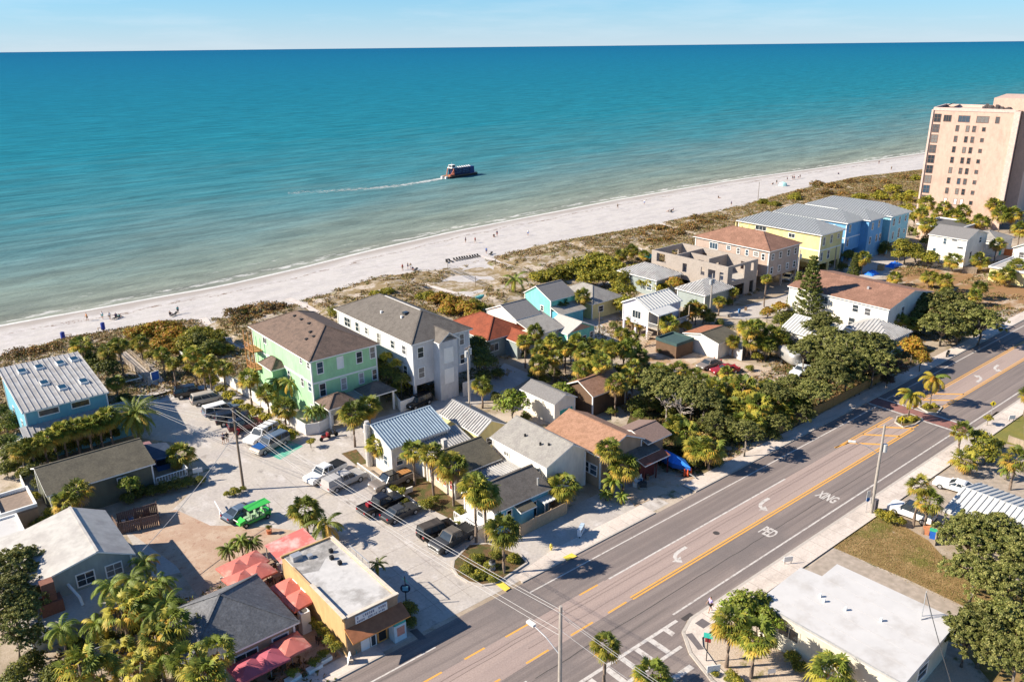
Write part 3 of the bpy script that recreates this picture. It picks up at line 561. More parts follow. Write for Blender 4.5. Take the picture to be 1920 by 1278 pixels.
def roof_mesh(name, kind, x0, x1, y0, y1, ze, zr, ridge, mats, parent, org, metal=False, th=.16, hipf=1.0, hipb=1.0, ym=.5, sp=.5):
    """mats: roof, trim. ridge 'X' or 'Y'"""
    mb = MB(org); T = []
    if kind == 'hip':
        if ridge == 'Y':
            w = (x1-x0)/2; a = (lerp(x0, x1, ym), min(y0+w*hipf, (y0+y1)/2), zr); b = (lerp(x0, x1, ym), max(y1-w*hipb, (y0+y1)/2+.01), zr)
            T = [[(x0, y1, ze), (x0, y0, ze), a, b], [(x0, y0, ze), (x1, y0, ze), a], [(x1, y0, ze), (x1, y1, ze), b, a], [(x1, y1, ze), (x0, y1, ze), b]]
            D = [(-1, 0, 0), (0, -1, 0), (1, 0, 0), (0, 1, 0)]
        else:
            w = (y1-y0)/2; a = (min(x0+w*hipf, (x0+x1)/2), lerp(y0, y1, ym), zr); b = (max(x1-w*hipb, (x0+x1)/2+.01), lerp(y0, y1, ym), zr)
            T = [[(x0, y1, ze), (x0, y0, ze), a], [(x0, y0, ze), (x1, y0, ze), b, a], [(x1, y0, ze), (x1, y1, ze), b], [(x1, y1, ze), (x0, y1, ze), a, b]]
            D = [(-1, 0, 0), (0, -1, 0), (1, 0, 0), (0, 1, 0)]
        for f in T: mb.add(f, [tuple(range(len(f)))], 0)
        if metal:
            for f, d in zip(T, D): ribs(mb, f, Vector(d), sp)
        else:
            rg = [(0, a), (1, a), (2, b), (3, b)] if ridge == 'Y' else [(0, a), (1, b), (2, b), (3, a)]
            cs = [(x0, y0), (x1, y0), (x1, y1), (x0, y1)]
            ends = [a, a, b, b] if ridge == 'Y' else [a, b, b, a]
            for c, e_ in zip(cs, ends): mb.bar((c[0], c[1], ze+.02), (e_[0], e_[1], e_[2]+.02), .22, .06, 0)
            mb.bar((a[0], a[1], a[2]+.02), (b[0], b[1], b[2]+.02), .24, .06, 0)
        ring = [(x0, y0), (x1, y0), (x1, y1), (x0, y1)]
        vs = [(*p, ze-.001) for p in ring]+[(*p, ze-th) for p in ring]
        mb.add(vs, [(i, i+4, (i+1) % 4+4, (i+1) % 4) for i in range(4)]+[(4, 5, 6, 7)][::-1], 1)
    elif kind in ('gable', 'shed'):
        if kind == 'gable':
            if ridge == 'Y':
                xm = lerp(x0, x1, ym); S = [[(x0, y0, ze), (x0, y1, ze), (xm, y1, zr), (xm, y0, zr)], [(x1, y1, ze), (x1, y0, ze), (xm, y0, zr), (xm, y1, zr)]]; D = [(-1, 0, 0), (1, 0, 0)]
            else:
                yv = lerp(y0, y1, ym); S = [[(x1, y0, ze), (x0, y0, ze), (x0, yv, zr), (x1, yv, zr)], [(x0, y1, ze), (x1, y1, ze), (x1, yv, zr), (x0, yv, zr)]]; D = [(0, -1, 0), (0, 1, 0)]
        else:   # shed: ridge names the LOW side
            lo = {'-X': [(x0, y0, ze), (x0, y1, ze), (x1, y1, zr), (x1, y0, zr)], '+X': [(x1, y1, ze), (x1, y0, ze), (x0, y0, zr), (x0, y1, zr)],
                  '-Y': [(x1, y0, ze), (x0, y0, ze), (x0, y1, zr), (x1, y1, zr)], '+Y': [(x0, y1, ze), (x1, y1, ze), (x1, y0, zr), (x0, y0, zr)]}
            S = [lo[ridge]]; D = [{'-X': (-1, 0, 0), '+X': (1, 0, 0), '-Y': (0, -1, 0), '+Y': (0, 1, 0)}[ridge]]
        for f, d in zip(S, D):
            f = [Vector(p) for p in f]; nrm = (f[1]-f[0]).cross(f[2]-f[0])
            if nrm.z < 0: f = f[::-1]
            g_ = [p-Vector((0, 0, th)) for p in f]
            mb.add(f+g_, [(0, 1, 2, 3)], 0); mb.add(f+g_, [(7, 6, 5, 4)]+[(i, i+4, (i+1) % 4+4, (i+1) % 4) for i in range(4)], 1)
            if metal: ribs(mb, f, Vector(d), sp)
        if kind == 'gable':
            if ridge == 'Y': mb.bar((xm, y0, zr+.02), (xm, y1, zr+.02), .26, .07, 0)
            else: mb.bar((x0, yv, zr+.02), (x1, yv, zr+.02), .26, .07, 0)
    elif kind == 'flat':
        mb.box(x0, x1, y0, y1, ze-.25, ze, 0)
        for a in ((x0, x1, y0, y0+.22), (x0, x1, y1-.22, y1), (x0, x0+.22, y0+.221, y1-.221), (x1-.22, x1, y0+.221, y1-.221)): mb.box(*a, ze+.002, zr, 1)
    return mb.build(name, mats, parent)
GLS = [GLASS, GLASS, M('blue_glass', (.05, .085, .12), .06, .2, 3, spec=.8), M('curtained_glass', (.2, .19, .18), .25, .3, 4), M('half_blind_glass', (.1, .1, .105), .12, .4, 2)]
def window(root, org, face, u, z, w, h, wall, frame=None, glass=None, panes=(1, 2), name='window', fw=.12, key=None):
    """face: ('L',x) ('F',y) ('R',x) ('B',y); u = world coord along the wall; centre z"""
    k, c = face
    def P(a, b, o):  # a along, b up, o outward
        return {'L': (c-o, a, b), 'R': (c+o, a, b), 'F': (a, c-o, b), 'B': (a, c+o, b)}[k]
    def bx(mb, a0, a1, b0, b1, o0, o1):
        p, q = P(a0, b0, o0), P(a1, b1, o1); mb.box(min(p[0], q[0]), max(p[0], q[0]), min(p[1], q[1]), max(p[1], q[1]), b0, b1)
    mb = MB(org); bx(mb, u-w/2, u+w/2, z-h/2, z+h/2, -.05, .03); wd = mb.build(name, glass or random.choice(GLS), root)
    mb = MB(org)
    bx(mb, u-w/2-fw, u-w/2, z-h/2-fw, z+h/2+fw, -.02, .07); bx(mb, u+w/2, u+w/2+fw, z-h/2-fw, z+h/2+fw, -.02, .07)
    bx(mb, u-w/2, u+w/2, z+h/2, z+h/2+fw, -.02, .07); bx(mb, u-w/2-.02, u+w/2+.02, z-h/2-fw, z-h/2, -.02, .09)
    for i in range(1, panes[1]): bx(mb, u-w/2, u+w/2, z-h/2+h*i/panes[1]-.03, z-h/2+h*i/panes[1]+.03, -.02, .055)
    for i in range(1, panes[0]): bx(mb, u-w/2+w*i/panes[0]-.03, u-w/2+w*i/panes[0]+.03, z-h/2, z+h/2, -.02, .05)
    mb.build('frame', frame or TRIM, wd)
    return wd
def house(name, label, cat, x0, x1, y0, y1, ze, zr, kind='hip', ridge='Y', oh=.45, wall=G_WHITE, roof=SH_GREY, trim=TRIM, wins=(), doors=(), z0=0, metal=False, bands=(), group=None, ym=.5, hipf=1, hipb=1, posts=0, frame=None, sp=.5, corner=True, gablewall=None):
    """x0..y1 are the roof's edges; walls stand back by oh"""
    org = Vector(((x0+x1)/2, (y0+y1)/2, 0)); root = empty(name, org, label, cat, group)
    a, b, c, d = x0+oh, x1-oh, y0+oh, y1-oh
    mb = MB(org); ztop = (ze-.1) if kind != 'flat' else ze-.2
    if kind == 'gable':
        z_ = ze+(zr-ze)*oh/((x1-x0)*ym if ridge == 'Y' else (y1-y0)*ym)-.14; zt = zr-.16
        if ridge == 'Y':
            xm = lerp(x0, x1, ym); pr = [(a, z0), (b, z0), (b, z_), (xm, zt), (a, z_)]
            vs = [(p[0], y, p[1]) for y in (c, d) for p in pr]
        else:
            yv = lerp(y0, y1, ym); pr = [(c, z0), (d, z0), (d, z_), (yv, zt), (c, z_)]
            vs = [(x, p[0], p[1]) for x in (a, b) for p in pr]
        fs = [(0, 1, 2, 3, 4), (9, 8, 7, 6, 5)]+[(i, i+5, (i+1) % 5+5, (i+1) % 5) for i in range(5)]
        if ridge == 'X': fs = [f[::-1] for f in fs]
        mb.add(vs, fs)
    elif kind == 'shed':
        zz = {'-X': (ze, zr, zr, ze), '+X': (zr, ze, ze, zr), '-Y': (ze, ze, zr, zr), '+Y': (zr, zr, ze, ze)}[ridge]
        q = [(a, c), (b, c), (b, d), (a, d)]; vs = [(*p, z0) for p in q]+[(*p, z-.22) for p, z in zip(q, zz)]
        mb.add(vs, [(3, 2, 1, 0), (4, 5, 6, 7), (0, 1, 5, 4), (1, 2, 6, 5), (2, 3, 7, 6), (3, 0, 4, 7)])
    else: mb.box(a, b, c, d, z0, ztop)
    wl = mb.build('wall', wall, root)
    if posts:
        mb = MB(org)
        for px_, py_ in [(a+.2, c+.2), (b-.2, c+.2), ((a+b)/2, c+.2), (a+.2, d-.2), (b-.2, d-.2), (a+.2, (c+d)/2), (b-.2, (c+d)/2)]: MB(org).box(px_-.2, px_+.2, py_-.2, py_+.2, 0, z0).build('ground_floor_post', wall, root)
        mb.box(a+(b-a)*.55, b-.45, c+5, d-.45, 0, z0-.002); mb.build('ground_floor_room', wall, root)
    if corner and kind != 'flat':
        mb = MB(org); zc = ztop-.05
        for px_, py_ in ((a, c), (b, c), (a, d)): MB(org).box(px_-.09, px_+.09, py_-.09, py_+.09, z0+.01, zc).build('corner_trim', trim, root)
        for z_ in bands: MB(org).box(a-.04, b+.04, c-.04, d+.04, z_-.13, z_+.13).build('band_course', trim, root)
    roof_mesh('roof', kind, x0, x1, y0, y1, ze, zr, ridge, [roof, trim], root, org, metal, hipf=hipf, hipb=hipb, ym=ym, sp=sp)
    FC = {'L': ('L', a), 'R': ('R', b), 'F': ('F', c), 'B': ('B', d)}
    for w_ in wins:
        f, u, z, w, h = w_[:5]; pn = w_[5] if len(w_) > 5 else (1, 2); gl = w_[6] if len(w_) > 6 else None
        window(root, org, FC[f], u, z, w, h, wall, frame, gl, pn)
    for dd in doors:
        f, u, w, h, mt = dd[:5]; zb = dd[5] if len(dd) > 5 else z0; nm = dd[6] if len(dd) > 6 else 'door'
        dr = window(root, org, FC[f], u, zb+h/2+.02, w, h, wall, frame, mt, (1, 1), nm, .08)
    root['_o'] = 0; del root['_o']
    return root, org, (a, b, c, d)
def piece(root, org, name, mat, fn):
    mb = MB(org); fn(mb); return mb.build(name, mat, root)
def vents(root, org, L, name='roof_vent', m=DARK, s=.35, h=.3):
    for x, y, z in L:
        mb = MB(org); mb.box(x-s/2, x+s/2, y-s/2, y+s/2, z-.25, z+h); mb.build(name, m, root)
def railing(mb, pts, z, h=1.0, sp=.35, t=.05):
    for a, b in zip(pts, pts[1:]):
        a3, b3 = Vector((*a, z+h)), Vector((*b, z+h)); mb.bar(a3, b3, t*1.6); mb.bar(Vector((*a, z+.12)), Vector((*b, z+.12)), t)
        k = max(1, int((b3-a3).length/sp))
        for i in range(k+1): p = a3.lerp(b3, i/k); mb.bar((p.x, p.y, z), (p.x, p.y, z+h), t)

# --- green three-storey house
r, o, (a, b, c, d) = house('beach_house', 'three-storey mint green house with brown hip roof', 'house', 47.5, 59.3, 103.6, 125.2, 9.6, 12.4, wall=G_MINT, roof=SH_BROWN, z0=0, bands=(5.9, ), oh=.5,
    wins=[('F', 49.4, 8.1, .9, 1.7), ('F', 52.7, 8.1, .9, 1.7, (1, 2), WHITE), ('F', 55.9, 8.1, .9, 1.7), ('F', 58.2, 8.3, .8, 1.7), ('F', 49.5, 4.6, .9, 1.9), ('F', 53.0, 4.6, .8, 1.8, (1, 2), M('curtain', (.4, .36, .34), .8)), ('F', 56.0, 4.7, .7, 1.6, (1, 2), M('curtain', (.4, .36, .34), .8)), ('F', 58.3, 4.7, .7, 1.6),
          ('L', 104.8, 8.6, .8, .9), ('L', 107.2, 8.7, .7, .7), ('L', 105.0, 5.2, 1.0, 1.3), ('L', 107.4, 5.3, .8, 1.5), ('L', 120.0, 8.4, 1.2, .9, (2, 1)), ('L', 119.0, 5.2, 1.3, 1.6, (2, 2)), ('L', 112, 5.0, .7, 1.3), ('L', 104.9, 1.6, .9, 1.2)])
vents(r, o, [(52.6, 118, 12.0), (52.6, 115.6, 12.0), (52.6, 113, 12.0), (51.5, 110.5, 11.5), (51.2, 108.8, 11.3), (50.3, 109.5, 10.9)], s=.55, h=.12)
piece(r, o, 'bay', G_MINT, lambda q: q.box(46.1, 48.02, 113.8, 117.6, 0, 5.7))
roof_mesh('bay_roof', 'hip', 45.7, 48.9, 113.3, 118.1, 5.8, 7.0, 'Y', [SH_BROWN, TRIM], r, o)
roof_mesh('porch_roof', 'hip', 48.0, 53.0, 99.8, 104.08, 3.2, 4.5, 'X', [SH_BROWN, TRIM], r, o)
roof_mesh('porch_roof', 'hip', 54.5, 59.5, 99.8, 104.08, 3.2, 4.5, 'X', [SH_GREY, TRIM], r, o)
piece(r, o, 'porch_deck_roof', M('deck_grey', (.2, .22, .22)), lambda q: q.box(53.0, 54.5, 100.2, 104.0, 2.95, 3.1))
for x in (48.4, 52.6, 54.9, 59.1): piece(r, o, 'porch_post', TRIM, lambda q: q.box(x-.13, x+.13, 100.1, 100.36, 0, 3.05))
piece(r, o, 'balcony', M('orange_cedar', (.42, .2, .08), .8), lambda q: ([q.box(46.4, 48.0, 121.4, 124.8, z, z+.15) for z in (3.1, 6.2)], [q.box(46.4, 46.55, y, y+.15, 0, 9.3) for y in (121.4, 123, 124.65)], [railing(q, [(46.45, 121.4), (46.45, 124.8)], z, 1, .3) for z in (3.25, 6.35)]))
piece(r, o, 'garage_door', WHITE, lambda q: q.box(49.6, 52.4, 103.9, 104.12, .1, 2.6))
# --- pale grey house
r, o, (a, b, c, d) = house('beach_house', 'three-storey pale grey house with grey shingle roof, parking beneath it', 'house', 62.0, 73.6, 99.0, 123.3, 10.0, 12.8, wall=G_GREYW, roof=SH_GREY, z0=3.0, posts=1, oh=.5,
    wins=[('F', 63.9, 8.2, 1.0, 1.6), ('F', 63.9, 4.9, 1.0, 1.6), ('F', 71.7, 8.5, .8, 1.7), ('F', 71.7, 5.2, .8, 1.5),
          ('L', 119.5, 8.4, 1.9, 1.5, (2, 2)), ('L', 116.2, 8.4, 1.0, 1.5), ('L', 113.2, 8.5, .8, 1.0), ('L', 109.4, 8.2, .9, 1.7), ('L', 105.2, 8.3, 1.0, 1.2), ('L', 101.9, 8.3, 1.0, 1.3), ('L', 101.8, 5.0, 1, 1.4), ('L', 108, 5.0, 1, 1.4)])
piece(r, o, 'stair_bay', G_GREYW, lambda q: q.box(66.2, 69.6, 97.8, 99.52, 0, 9.6))
roof_mesh('bay_roof', 'gable', 65.9, 69.9, 97.3, 102.5, 9.7, 11.1, 'Y', [SH_GREY, TRIM], r, o)
for z in (7.3, 3.9): window(r, o, ('F', 97.8), 67.9, z, 1.5, 2.2, None, TRIM, WHITE, (1, 1), 'panel')
vents(r, o, [(66.3, 107, 12.3)], 'skylight', GLASS, .8, .1); vents(r, o, [(64.8, 112, 11.4), (65.4, 106.8, 11.7)], 'roof_vent', WHITE, .3, .3)
piece(r, o, 'ridge_cap', M('pale_ridge', (.6, .57, .53)), lambda q: q.bar((67.8, 105, 12.88), (67.8, 115.6, 12.88), .22, .06))
piece(r, o, 'deck_screen', M('white_lattice', (.62, .6, .58), .8), lambda q: q.box(69.8, 73.4, 96.9, 97.0, 0, 2.4))
# --- red bungalow
r, o, _ = house('bungalow', 'low bungalow with orange-red shingle hip roof', 'house', 82.6, 92.3, 107.0, 120.0, 3.6, 6.0, wall=G_SLBLUE, roof=SH_RED, oh=.4, wins=[('F', 84.4, 1.9, 1.9, 1.3, (2, 1)), ('L', 109, 1.9, 1.2, 1.1)], hipf=.9)
roof_mesh('porch_roof', 'gable', 86.6, 91.8, 103.6, 108.5, 3.2, 4.3, 'Y', [SH_RED, TRIM], r, o); piece(r, o, 'front_room', G_SLBLUE, lambda q: q.box(86.9, 91.5, 104, 107.5, 0, 3.05))
window(r, o, ('F', 104.0), 88.3, 1.8, 1.2, 1.2, None)
# --- cream house with long slope
r, o, _ = house('beach_cottage', 'cream beach cottage with dark grey gable roof and a lower front slope', 'house', 90.4, 96.6, 108.4, 117.4, 5.4, 7.2, 'gable', 'X', wall=G_WHITE, roof=M('mid_grey_shingle', (.2, .19, .185), .95, .2, 5, bump=.2), oh=.25, wins=[('L', 115.5, 3.3, .8, 1.0), ('L', 113.5, 3.3, .6, 1.2), ('L', 111, 3.3, .8, 1.0)])
piece(r, o, 'front_wing', G_WHITE, lambda q: q.box(90.65, 97.0, 103.6, 108.66, 0, 3.7)); roof_mesh('porch_roof', 'shed', 90.3, 97.4, 103.0, 109.6, 3.9, 5.6, '-Y', [SH_LGREY, TRIM], r, o)
window(r, o, ('L', 90.65), 106.8, 2.5, .9, .8, None); window(r, o, ('L', 90.65), 104.8, 1.9, .8, 1.0, None); window(r, o, ('F', 103.6), 95.4, 2.0, 1.0, 1.9, None, None, None, (1, 1), 'door')
# --- turquoise tall cottage
r, o, _ = house('beach_cottage', 'turquoise beach cottage with dark grey gable roof, a palm in front', 'house', 103.2, 110.2, 113.2, 121.4, 5.3, 7.4, 'gable', 'X', wall=G_TURQ, roof=M('mid_grey_shingle'), oh=.25, ym=.55, wins=[('L', 116.0, 3.2, .8, .9), ('F', 105, 2.4, 1.2, 1.1), ('F', 108, 2.4, 1.2, 1.1)])
roof_mesh('porch_roof', 'shed', 103.2, 110.2, 110.4, 113.45, 3.1, 4.1, '-Y', [SH_LGREY, TRIM], r, o); piece(r, o, 'porch_room', G_TEAL, lambda q: q.box(103.6, 109.8, 110.9, 113.46, 0, 3.1))
# --- yellow bungalow
r, o, _ = house('bungalow', 'pale yellow bungalow with light grey hip roof at the dune edge', 'house', 112.0, 121.0, 110.6, 122.6, 3.4, 5.6, wall=G_YW, roof=SH_LGREY, oh=.5, wins=[('F', 115, 1.8, 1.2, 1.1), ('L', 114, 1.8, 1.2, 1.1)])
# --- small turquoise cottage
r, o, _ = house('beach_cottage', 'small turquoise cottage with light gable roof and white doors in front', 'house', 96.0, 103.4, 100.8, 107.2, 3.3, 4.9, 'gable', 'Y', wall=G_TURQ, roof=M('pale_roofing', (.45, .42, .385), .9, .12, 4), oh=.35, wins=[('F', 98.9, 1.8, .8, 1.0), ('F', 102.4, 1.8, .7, 1.1), ('L', 104, 1.8, .9, 1)], doors=[('F', 97.3, .9, 2.0, DARK), ('F', 98.0+2.5, .9, 2.0, DARK)])
piece(r, o, 'gable_panel', M('pink_board', (.5, .3, .22), .85), lambda q: q.add([(97.2, 101.13, 3.35), (102.3, 101.13, 3.35), (99.75, 101.13, 4.45), (97.2, 101.15, 3.35), (102.3, 101.15, 3.35), (99.75, 101.15, 4.45)], [(0, 1, 2), (5, 4, 3)]))
# --- white raised beach house with deck
r, o, (a, b, c, d) = house('raised_house', 'white raised house with pale metal gable roof and front deck on stilts', 'house', 111.2, 120.9, 95.2, 102.2, 6.0, 7.6, 'gable', 'X', wall=G_LAV, roof=MT_WHITE, oh=.35, z0=2.6, metal=True, posts=1, sp=.8, wins=[('F', 115.6, 4.3, 1.2, 1.3), ('F', 118.0, 4.3, .9, 1.9, (1, 1), M('copper_curtain', (.45, .2, .1))), ('L', 98.4, 4.4, 2.0, 1.4, (3, 1))])
piece(r, o, 'deck', WOOD, lambda q: (q.box(111.5, 120.5, 93.0, 95.5, 2.45, 2.6), [q.box(x, x+.15, 93.05, 93.2, 0, 5.6) for x in (111.5, 114.4, 117.4, 120.3)]))
roof_mesh('deck_roof', 'shed', 111.2, 116.8, 92.8, 95.6, 5.5, 6.05, '-Y', [MT_WHITE, TRIM], r, o)
piece(r, o, 'railing', TRIM, lambda q: railing(q, [(111.5, 95.5), (111.5, 93.1), (120.5, 93.1)], 2.6, 1, .25, .045))
piece(r, o, 'stair', WOOD, lambda q: [q.box(110.2-.3*i, 110.5-.3*i, 93.2, 94.4, 2.4-.3*i-.1, 2.45-.3*i) for i in range(8)])
# --- concrete block shell under construction
org = Vector((148.8, 112, 0)); r = empty('unfinished_house', org, 'roofless two-storey house of bare concrete block under construction', 'building')
def wallseg(mb, axis, c, u0, u1, z0, z1, ops=(), t=.3):
    us = sorted({u0, u1, *[q[0]-q[2]/2 for q in ops], *[q[0]+q[2]/2 for q in ops]}); zs = sorted({z0, z1, *[q[1]-q[3]/2 for q in ops], *[q[1]+q[3]/2 for q in ops]})
    for ua, ub in zip(us, us[1:]):
        for za, zb in zip(zs, zs[1:]):
            um, zm = (ua+ub)/2, (za+zb)/2
            if any(abs(um-q[0]) < q[2]/2 and abs(zm-q[1]) < q[3]/2 for q in ops): continue
            if um < u0 or um > u1 or zm < z0 or zm > z1: continue
            if axis == 'x': mb.box(c, c+t, ua, ub, za, zb)
            else: mb.box(ua, ub, c, c+t, za, zb)
def shell(mb):
    wallseg(mb, 'x', 143.4, 101.7, 122.4, 0, 7.4, [(119.8, 6.0, 2.8, 2.0), (113, 5.0, 1.2, 2.0), (108.0, 5.2, 1.0, 1.8), (105.6, 5.0, 1.9, 2.0), (103, 4.6, 1.0, 2.6), (113, 1.2, 3, 2.2), (106, 1.2, 4, 2.2)])
    wallseg(mb, 'y', 101.4, 143.4, 153.9, 0, 7.4, [(147.2, 5.4, 4.4, 3.0), (152.2, 6.0, 1.0, 1.8), (147.3, 1.5, 4.8, 2.7), (152.4, 1.5, 1.5, 2.7)])
    wallseg(mb, 'x', 153.9, 101.4, 122.4, 0, 7.4, [(105, 5.3, 1.2, 1.8), (110, 5.3, 1.2, 1.8), (116, 5.3, 1.8, 1.8)])
    wallseg(mb, 'y', 122.4, 143.4, 154.2, 0, 7.4, [(147, 5, 2.4, 2.4), (151.5, 5, 2.4, 2.4)])
    wallseg(mb, 'y', 116.2, 143.7, 153.9, 3.4, 7.2, [(149.5, 4.6, 1.2, 2.2)]); wallseg(mb, 'y', 109.3, 147.2, 153.9, 3.4, 7.1, [(150.5, 4.6, 1.3, 2.2)])
    wallseg(mb, 'x', 149.2, 109.6, 116.2, 3.4, 7.0, [(113, 5, 1.5, 1.6)])
shm = MB(org); shell(shm); shm.build('wall', G_BLOCK, r)
piece(r, org, 'floor_slab', CONC, lambda q: q.box(143.72, 153.88, 101.72, 122.38, 3.1, 3.4))
piece(r, org, 'building_material', WHITE, lambda q: [q.obox((lerp(145, 152, random.random()), lerp(110, 121, random.random())), .9, .5, 3.42, 3.42+.2+.5*random.random(), random.random()*3) for _ in range(26)])
# --- taupe house
W2 = [('F', x, z, .8, 1.3) for z in (7.4, 4.3) for x in (158.0, 161, 164.2, 167)]
r, o, _ = house('beach_house', 'three-storey taupe house with copper-brown hip roof, cars parked under it', 'house', 156.0, 168.8, 99.8, 121.0, 9.0, 11.6, wall=G_BROWN, roof=SH_COPPER, z0=2.8, posts=1, oh=.5,
    wins=W2+[('L', 115.2, 7.6, 2.2, 1.4, (3, 1)), ('L', 111, 7.9, 1.0, .8), ('L', 108.3, 7.6, .7, 1.2), ('L', 106, 7.6, .7, 1.2), ('L', 103.6, 7.7, 1.2, .9), ('L', 101.7, 7.4, .7, 1.3), ('L', 104, 4.4, 1, 1.3)])
piece(r, o, 'balcony', TRIM, lambda q: (q.box(155.0, 156.5, 117, 120.4, 5.9, 6.1), railing(q, [(155.05, 117), (155.05, 120.4)], 6.1, 1, .3)))
# --- yellow / blue / light blue
r, o, _ = house('beach_house', 'long yellow three-storey house with grey metal hip roof', 'house', 174.9, 185.6, 98.6, 122.6, 10.0, 12.4, wall=G_YEL, roof=MT_GREY, metal=True, z0=2.8, posts=1, oh=.6, bands=(6.1,), sp=.7,
    wins=[('F', 177, 8.2, .8, 1.9), ('F', 180.2, 8.3, .8, 1.9), ('F', 183.3, 8.6, .8, 1), ('F', 176.6, 4.6, .8, 1.9), ('F', 179.6, 4.7, .8, 1.9), ('L', 106.8, 8.6, 1.6, .9, (2, 1)), ('L', 115.5, 9.0, 3, .9, (3, 1))])
piece(r, o, 'balcony', G_YW, lambda q: (q.box(174.0, 175.5, 118, 122, 6.2, 6.4), railing(q, [(174.05, 118), (174.05, 122)], 6.4, 1, .3), [q.box(174.0, 174.2, y, y+.2, 0, 9.8) for y in (118, 121.8)]))
r, o, _ = house('beach_house', 'blue three-storey house with grey metal hip roof, between the yellow and the pale blue houses', 'house', 191.6, 200.6, 101.6, 123.2, 10.0, 12.2, wall=G_BLUE, roof=MT_GREY, metal=True, z0=2.8, posts=1, oh=.6, sp=.7, bands=(6.1,),
    wins=[('F', 194, 8.3, .7, 1.8), ('F', 193.6, 4.8, .7, 1.8), ('L', 106, 8.6, 1.4, .8, (2, 1))])
piece(r, o, 'front_wing', G_BLUE, lambda q: q.box(199.4, 206.5, 100.2, 112, 0, 9.8)); roof_mesh('wing_roof', 'hip', 198.9, 207.2, 99.6, 112.6, 10.0, 12.0, 'Y', [MT_GREY, TRIM], r, o, True, sp=.7)
for x, z in ((201.4, 8.2), (204.6, 8.4), (201, 4.6), (204.2, 4.8), (206, 4.8)): window(r, o, ('F', 100.2), x, z, .7, 1.7, None)
r, o, _ = house('beach_house', 'pale blue three-storey house with grey metal hip roof, nearest the pink tower', 'house', 208.0, 218.8, 98.6, 123.6, 10.0, 12.3, wall=G_LBLUE, roof=MT_GREY, metal=True, z0=2.8, posts=1, oh=.6, sp=.7,
    wins=[('F', 210.4, 8.2, .9, 1.8), ('F', 213.4, 8.3, .7, 1.8), ('F', 216.6, 8.4, .7, 1.4), ('F', 210.8, 4.6, .7, 1.9), ('F', 213.9, 4.9, .8, 2.4), ('F', 216.8, 5.0, .7, 1.0)])
# --- grey-metal bungalows by the shell
r, o, _ = house('bungalow', 'bungalow with ribbed grey metal hip roof behind the seagrape bushes', 'house', 133.6, 142.6, 112.6, 124.4, 3.9, 5.9, wall=G_SLBLUE, roof=MT_LIGHT, metal=True, oh=.5, sp=.6, wins=[('L', 115, 1.8, 1.4, 1.1)])
r, o, _ = house('bungalow', 'bungalow with ribbed pale metal roof in front of the concrete shell', 'house', 132.4, 142.4, 98.6, 106.6, 3.8, 5.8, 'hip', 'X', wall=G_SLBLUE, roof=MT_LIGHT, metal=True, oh=.5, sp=.6, wins=[('F', 138, 1.8, 1.4, 1.1)])
# --- far white two-storey
r, o, _ = house('house', 'white two-storey house with grey gable roof beyond the vacant lot', 'house', 209.2, 221.4, 80.0, 89.6, 6.8, 8.6, 'gable', 'Y', wall=G_WHITE, roof=M('mid_grey_shingle'), oh=.35, ym=.45, wins=[('L', 85.4, 5.6, .7, 1.4), ('L', 83.2, 6.2, 1.2, .4, (1, 1)), ('L', 87.6, 2.6, .7, 1.8), ('L', 81.6, 4.6, 1.4, .4, (1, 1)), ('F', 217.5, 5.6, 1.3, 1.3), ('F', 213, 2.4, 1.0, 1.8)])
r, o, _ = house('cottage', 'small grey-roofed cottage behind the white two-storey house', 'house', 226, 236, 79, 88, 3.8, 5.6, 'hip', 'X', wall=G_WHITE, roof=SH_LGREY, oh=.4, doors=[('F', 229, 1.6, 2.2, M('teal_shutter', (.05, .35, .33)))])
r, o, _ = house('cottage', 'cream cottage with white multi-pane window at the right edge, behind an orange fence', 'house', 222.0, 236, 66.5, 74.5, 4.0, 6.0, 'gable', 'X', wall=G_WHITE, roof=SH_LGREY, oh=.4, wins=[('L', 71.6, 2.3, 2.2, 1.6, (2, 2)), ('F', 228, 2, 1.2, 1.2)])
r, o, _ = house('cottage', 'low flat-roofed pale cottage at the right edge beside the vacant lot', 'house', 201, 215, 63.5, 71.5, 3.3, 3.5, 'flat', 'X', wall=G_YW, roof=FLATL, oh=.3, wins=[('F', 205, 1.6, 1.2, 1.1)])
r, o, _ = house('low_building', 'low building with dark flat roof at the foot of the pink tower', 'building', 232, 246, 92, 103, 4.0, 4.3, 'flat', 'X', wall=G_PINKW, roof=M('dark_membrane', (.12, .12, .12), .9), oh=.3)
# --- white house with copper roof
r, o, _ = house('apartment_house', 'white two-storey building with long salmon-brown gable roof', 'house', 142.6, 160.0, 65.6, 86.6, 6.6, 8.4, 'gable', 'Y', wall=G_WHITE, roof=SH_COPPER, oh=.4, ym=.52, wins=[('L', 78.6, 5.4, 1.5, 1.4, (2, 1)), ('L', 72.2, 5.2, 1.1, 1.3), ('L', 69.8, 5.1, 1.1, 1.3), ('L', 72.6, 2.4, 1.2, 1.6), ('L', 69.6, 2.2, 1.2, .9), ('F', 148.6, 5.0, 1.0, 1.6), ('F', 148.4, 2.0, 1.0, 1.6)])
vents(r, o, [(148.5, 73, 7.7)], 'roof_vent', STEEL, .4, .5)
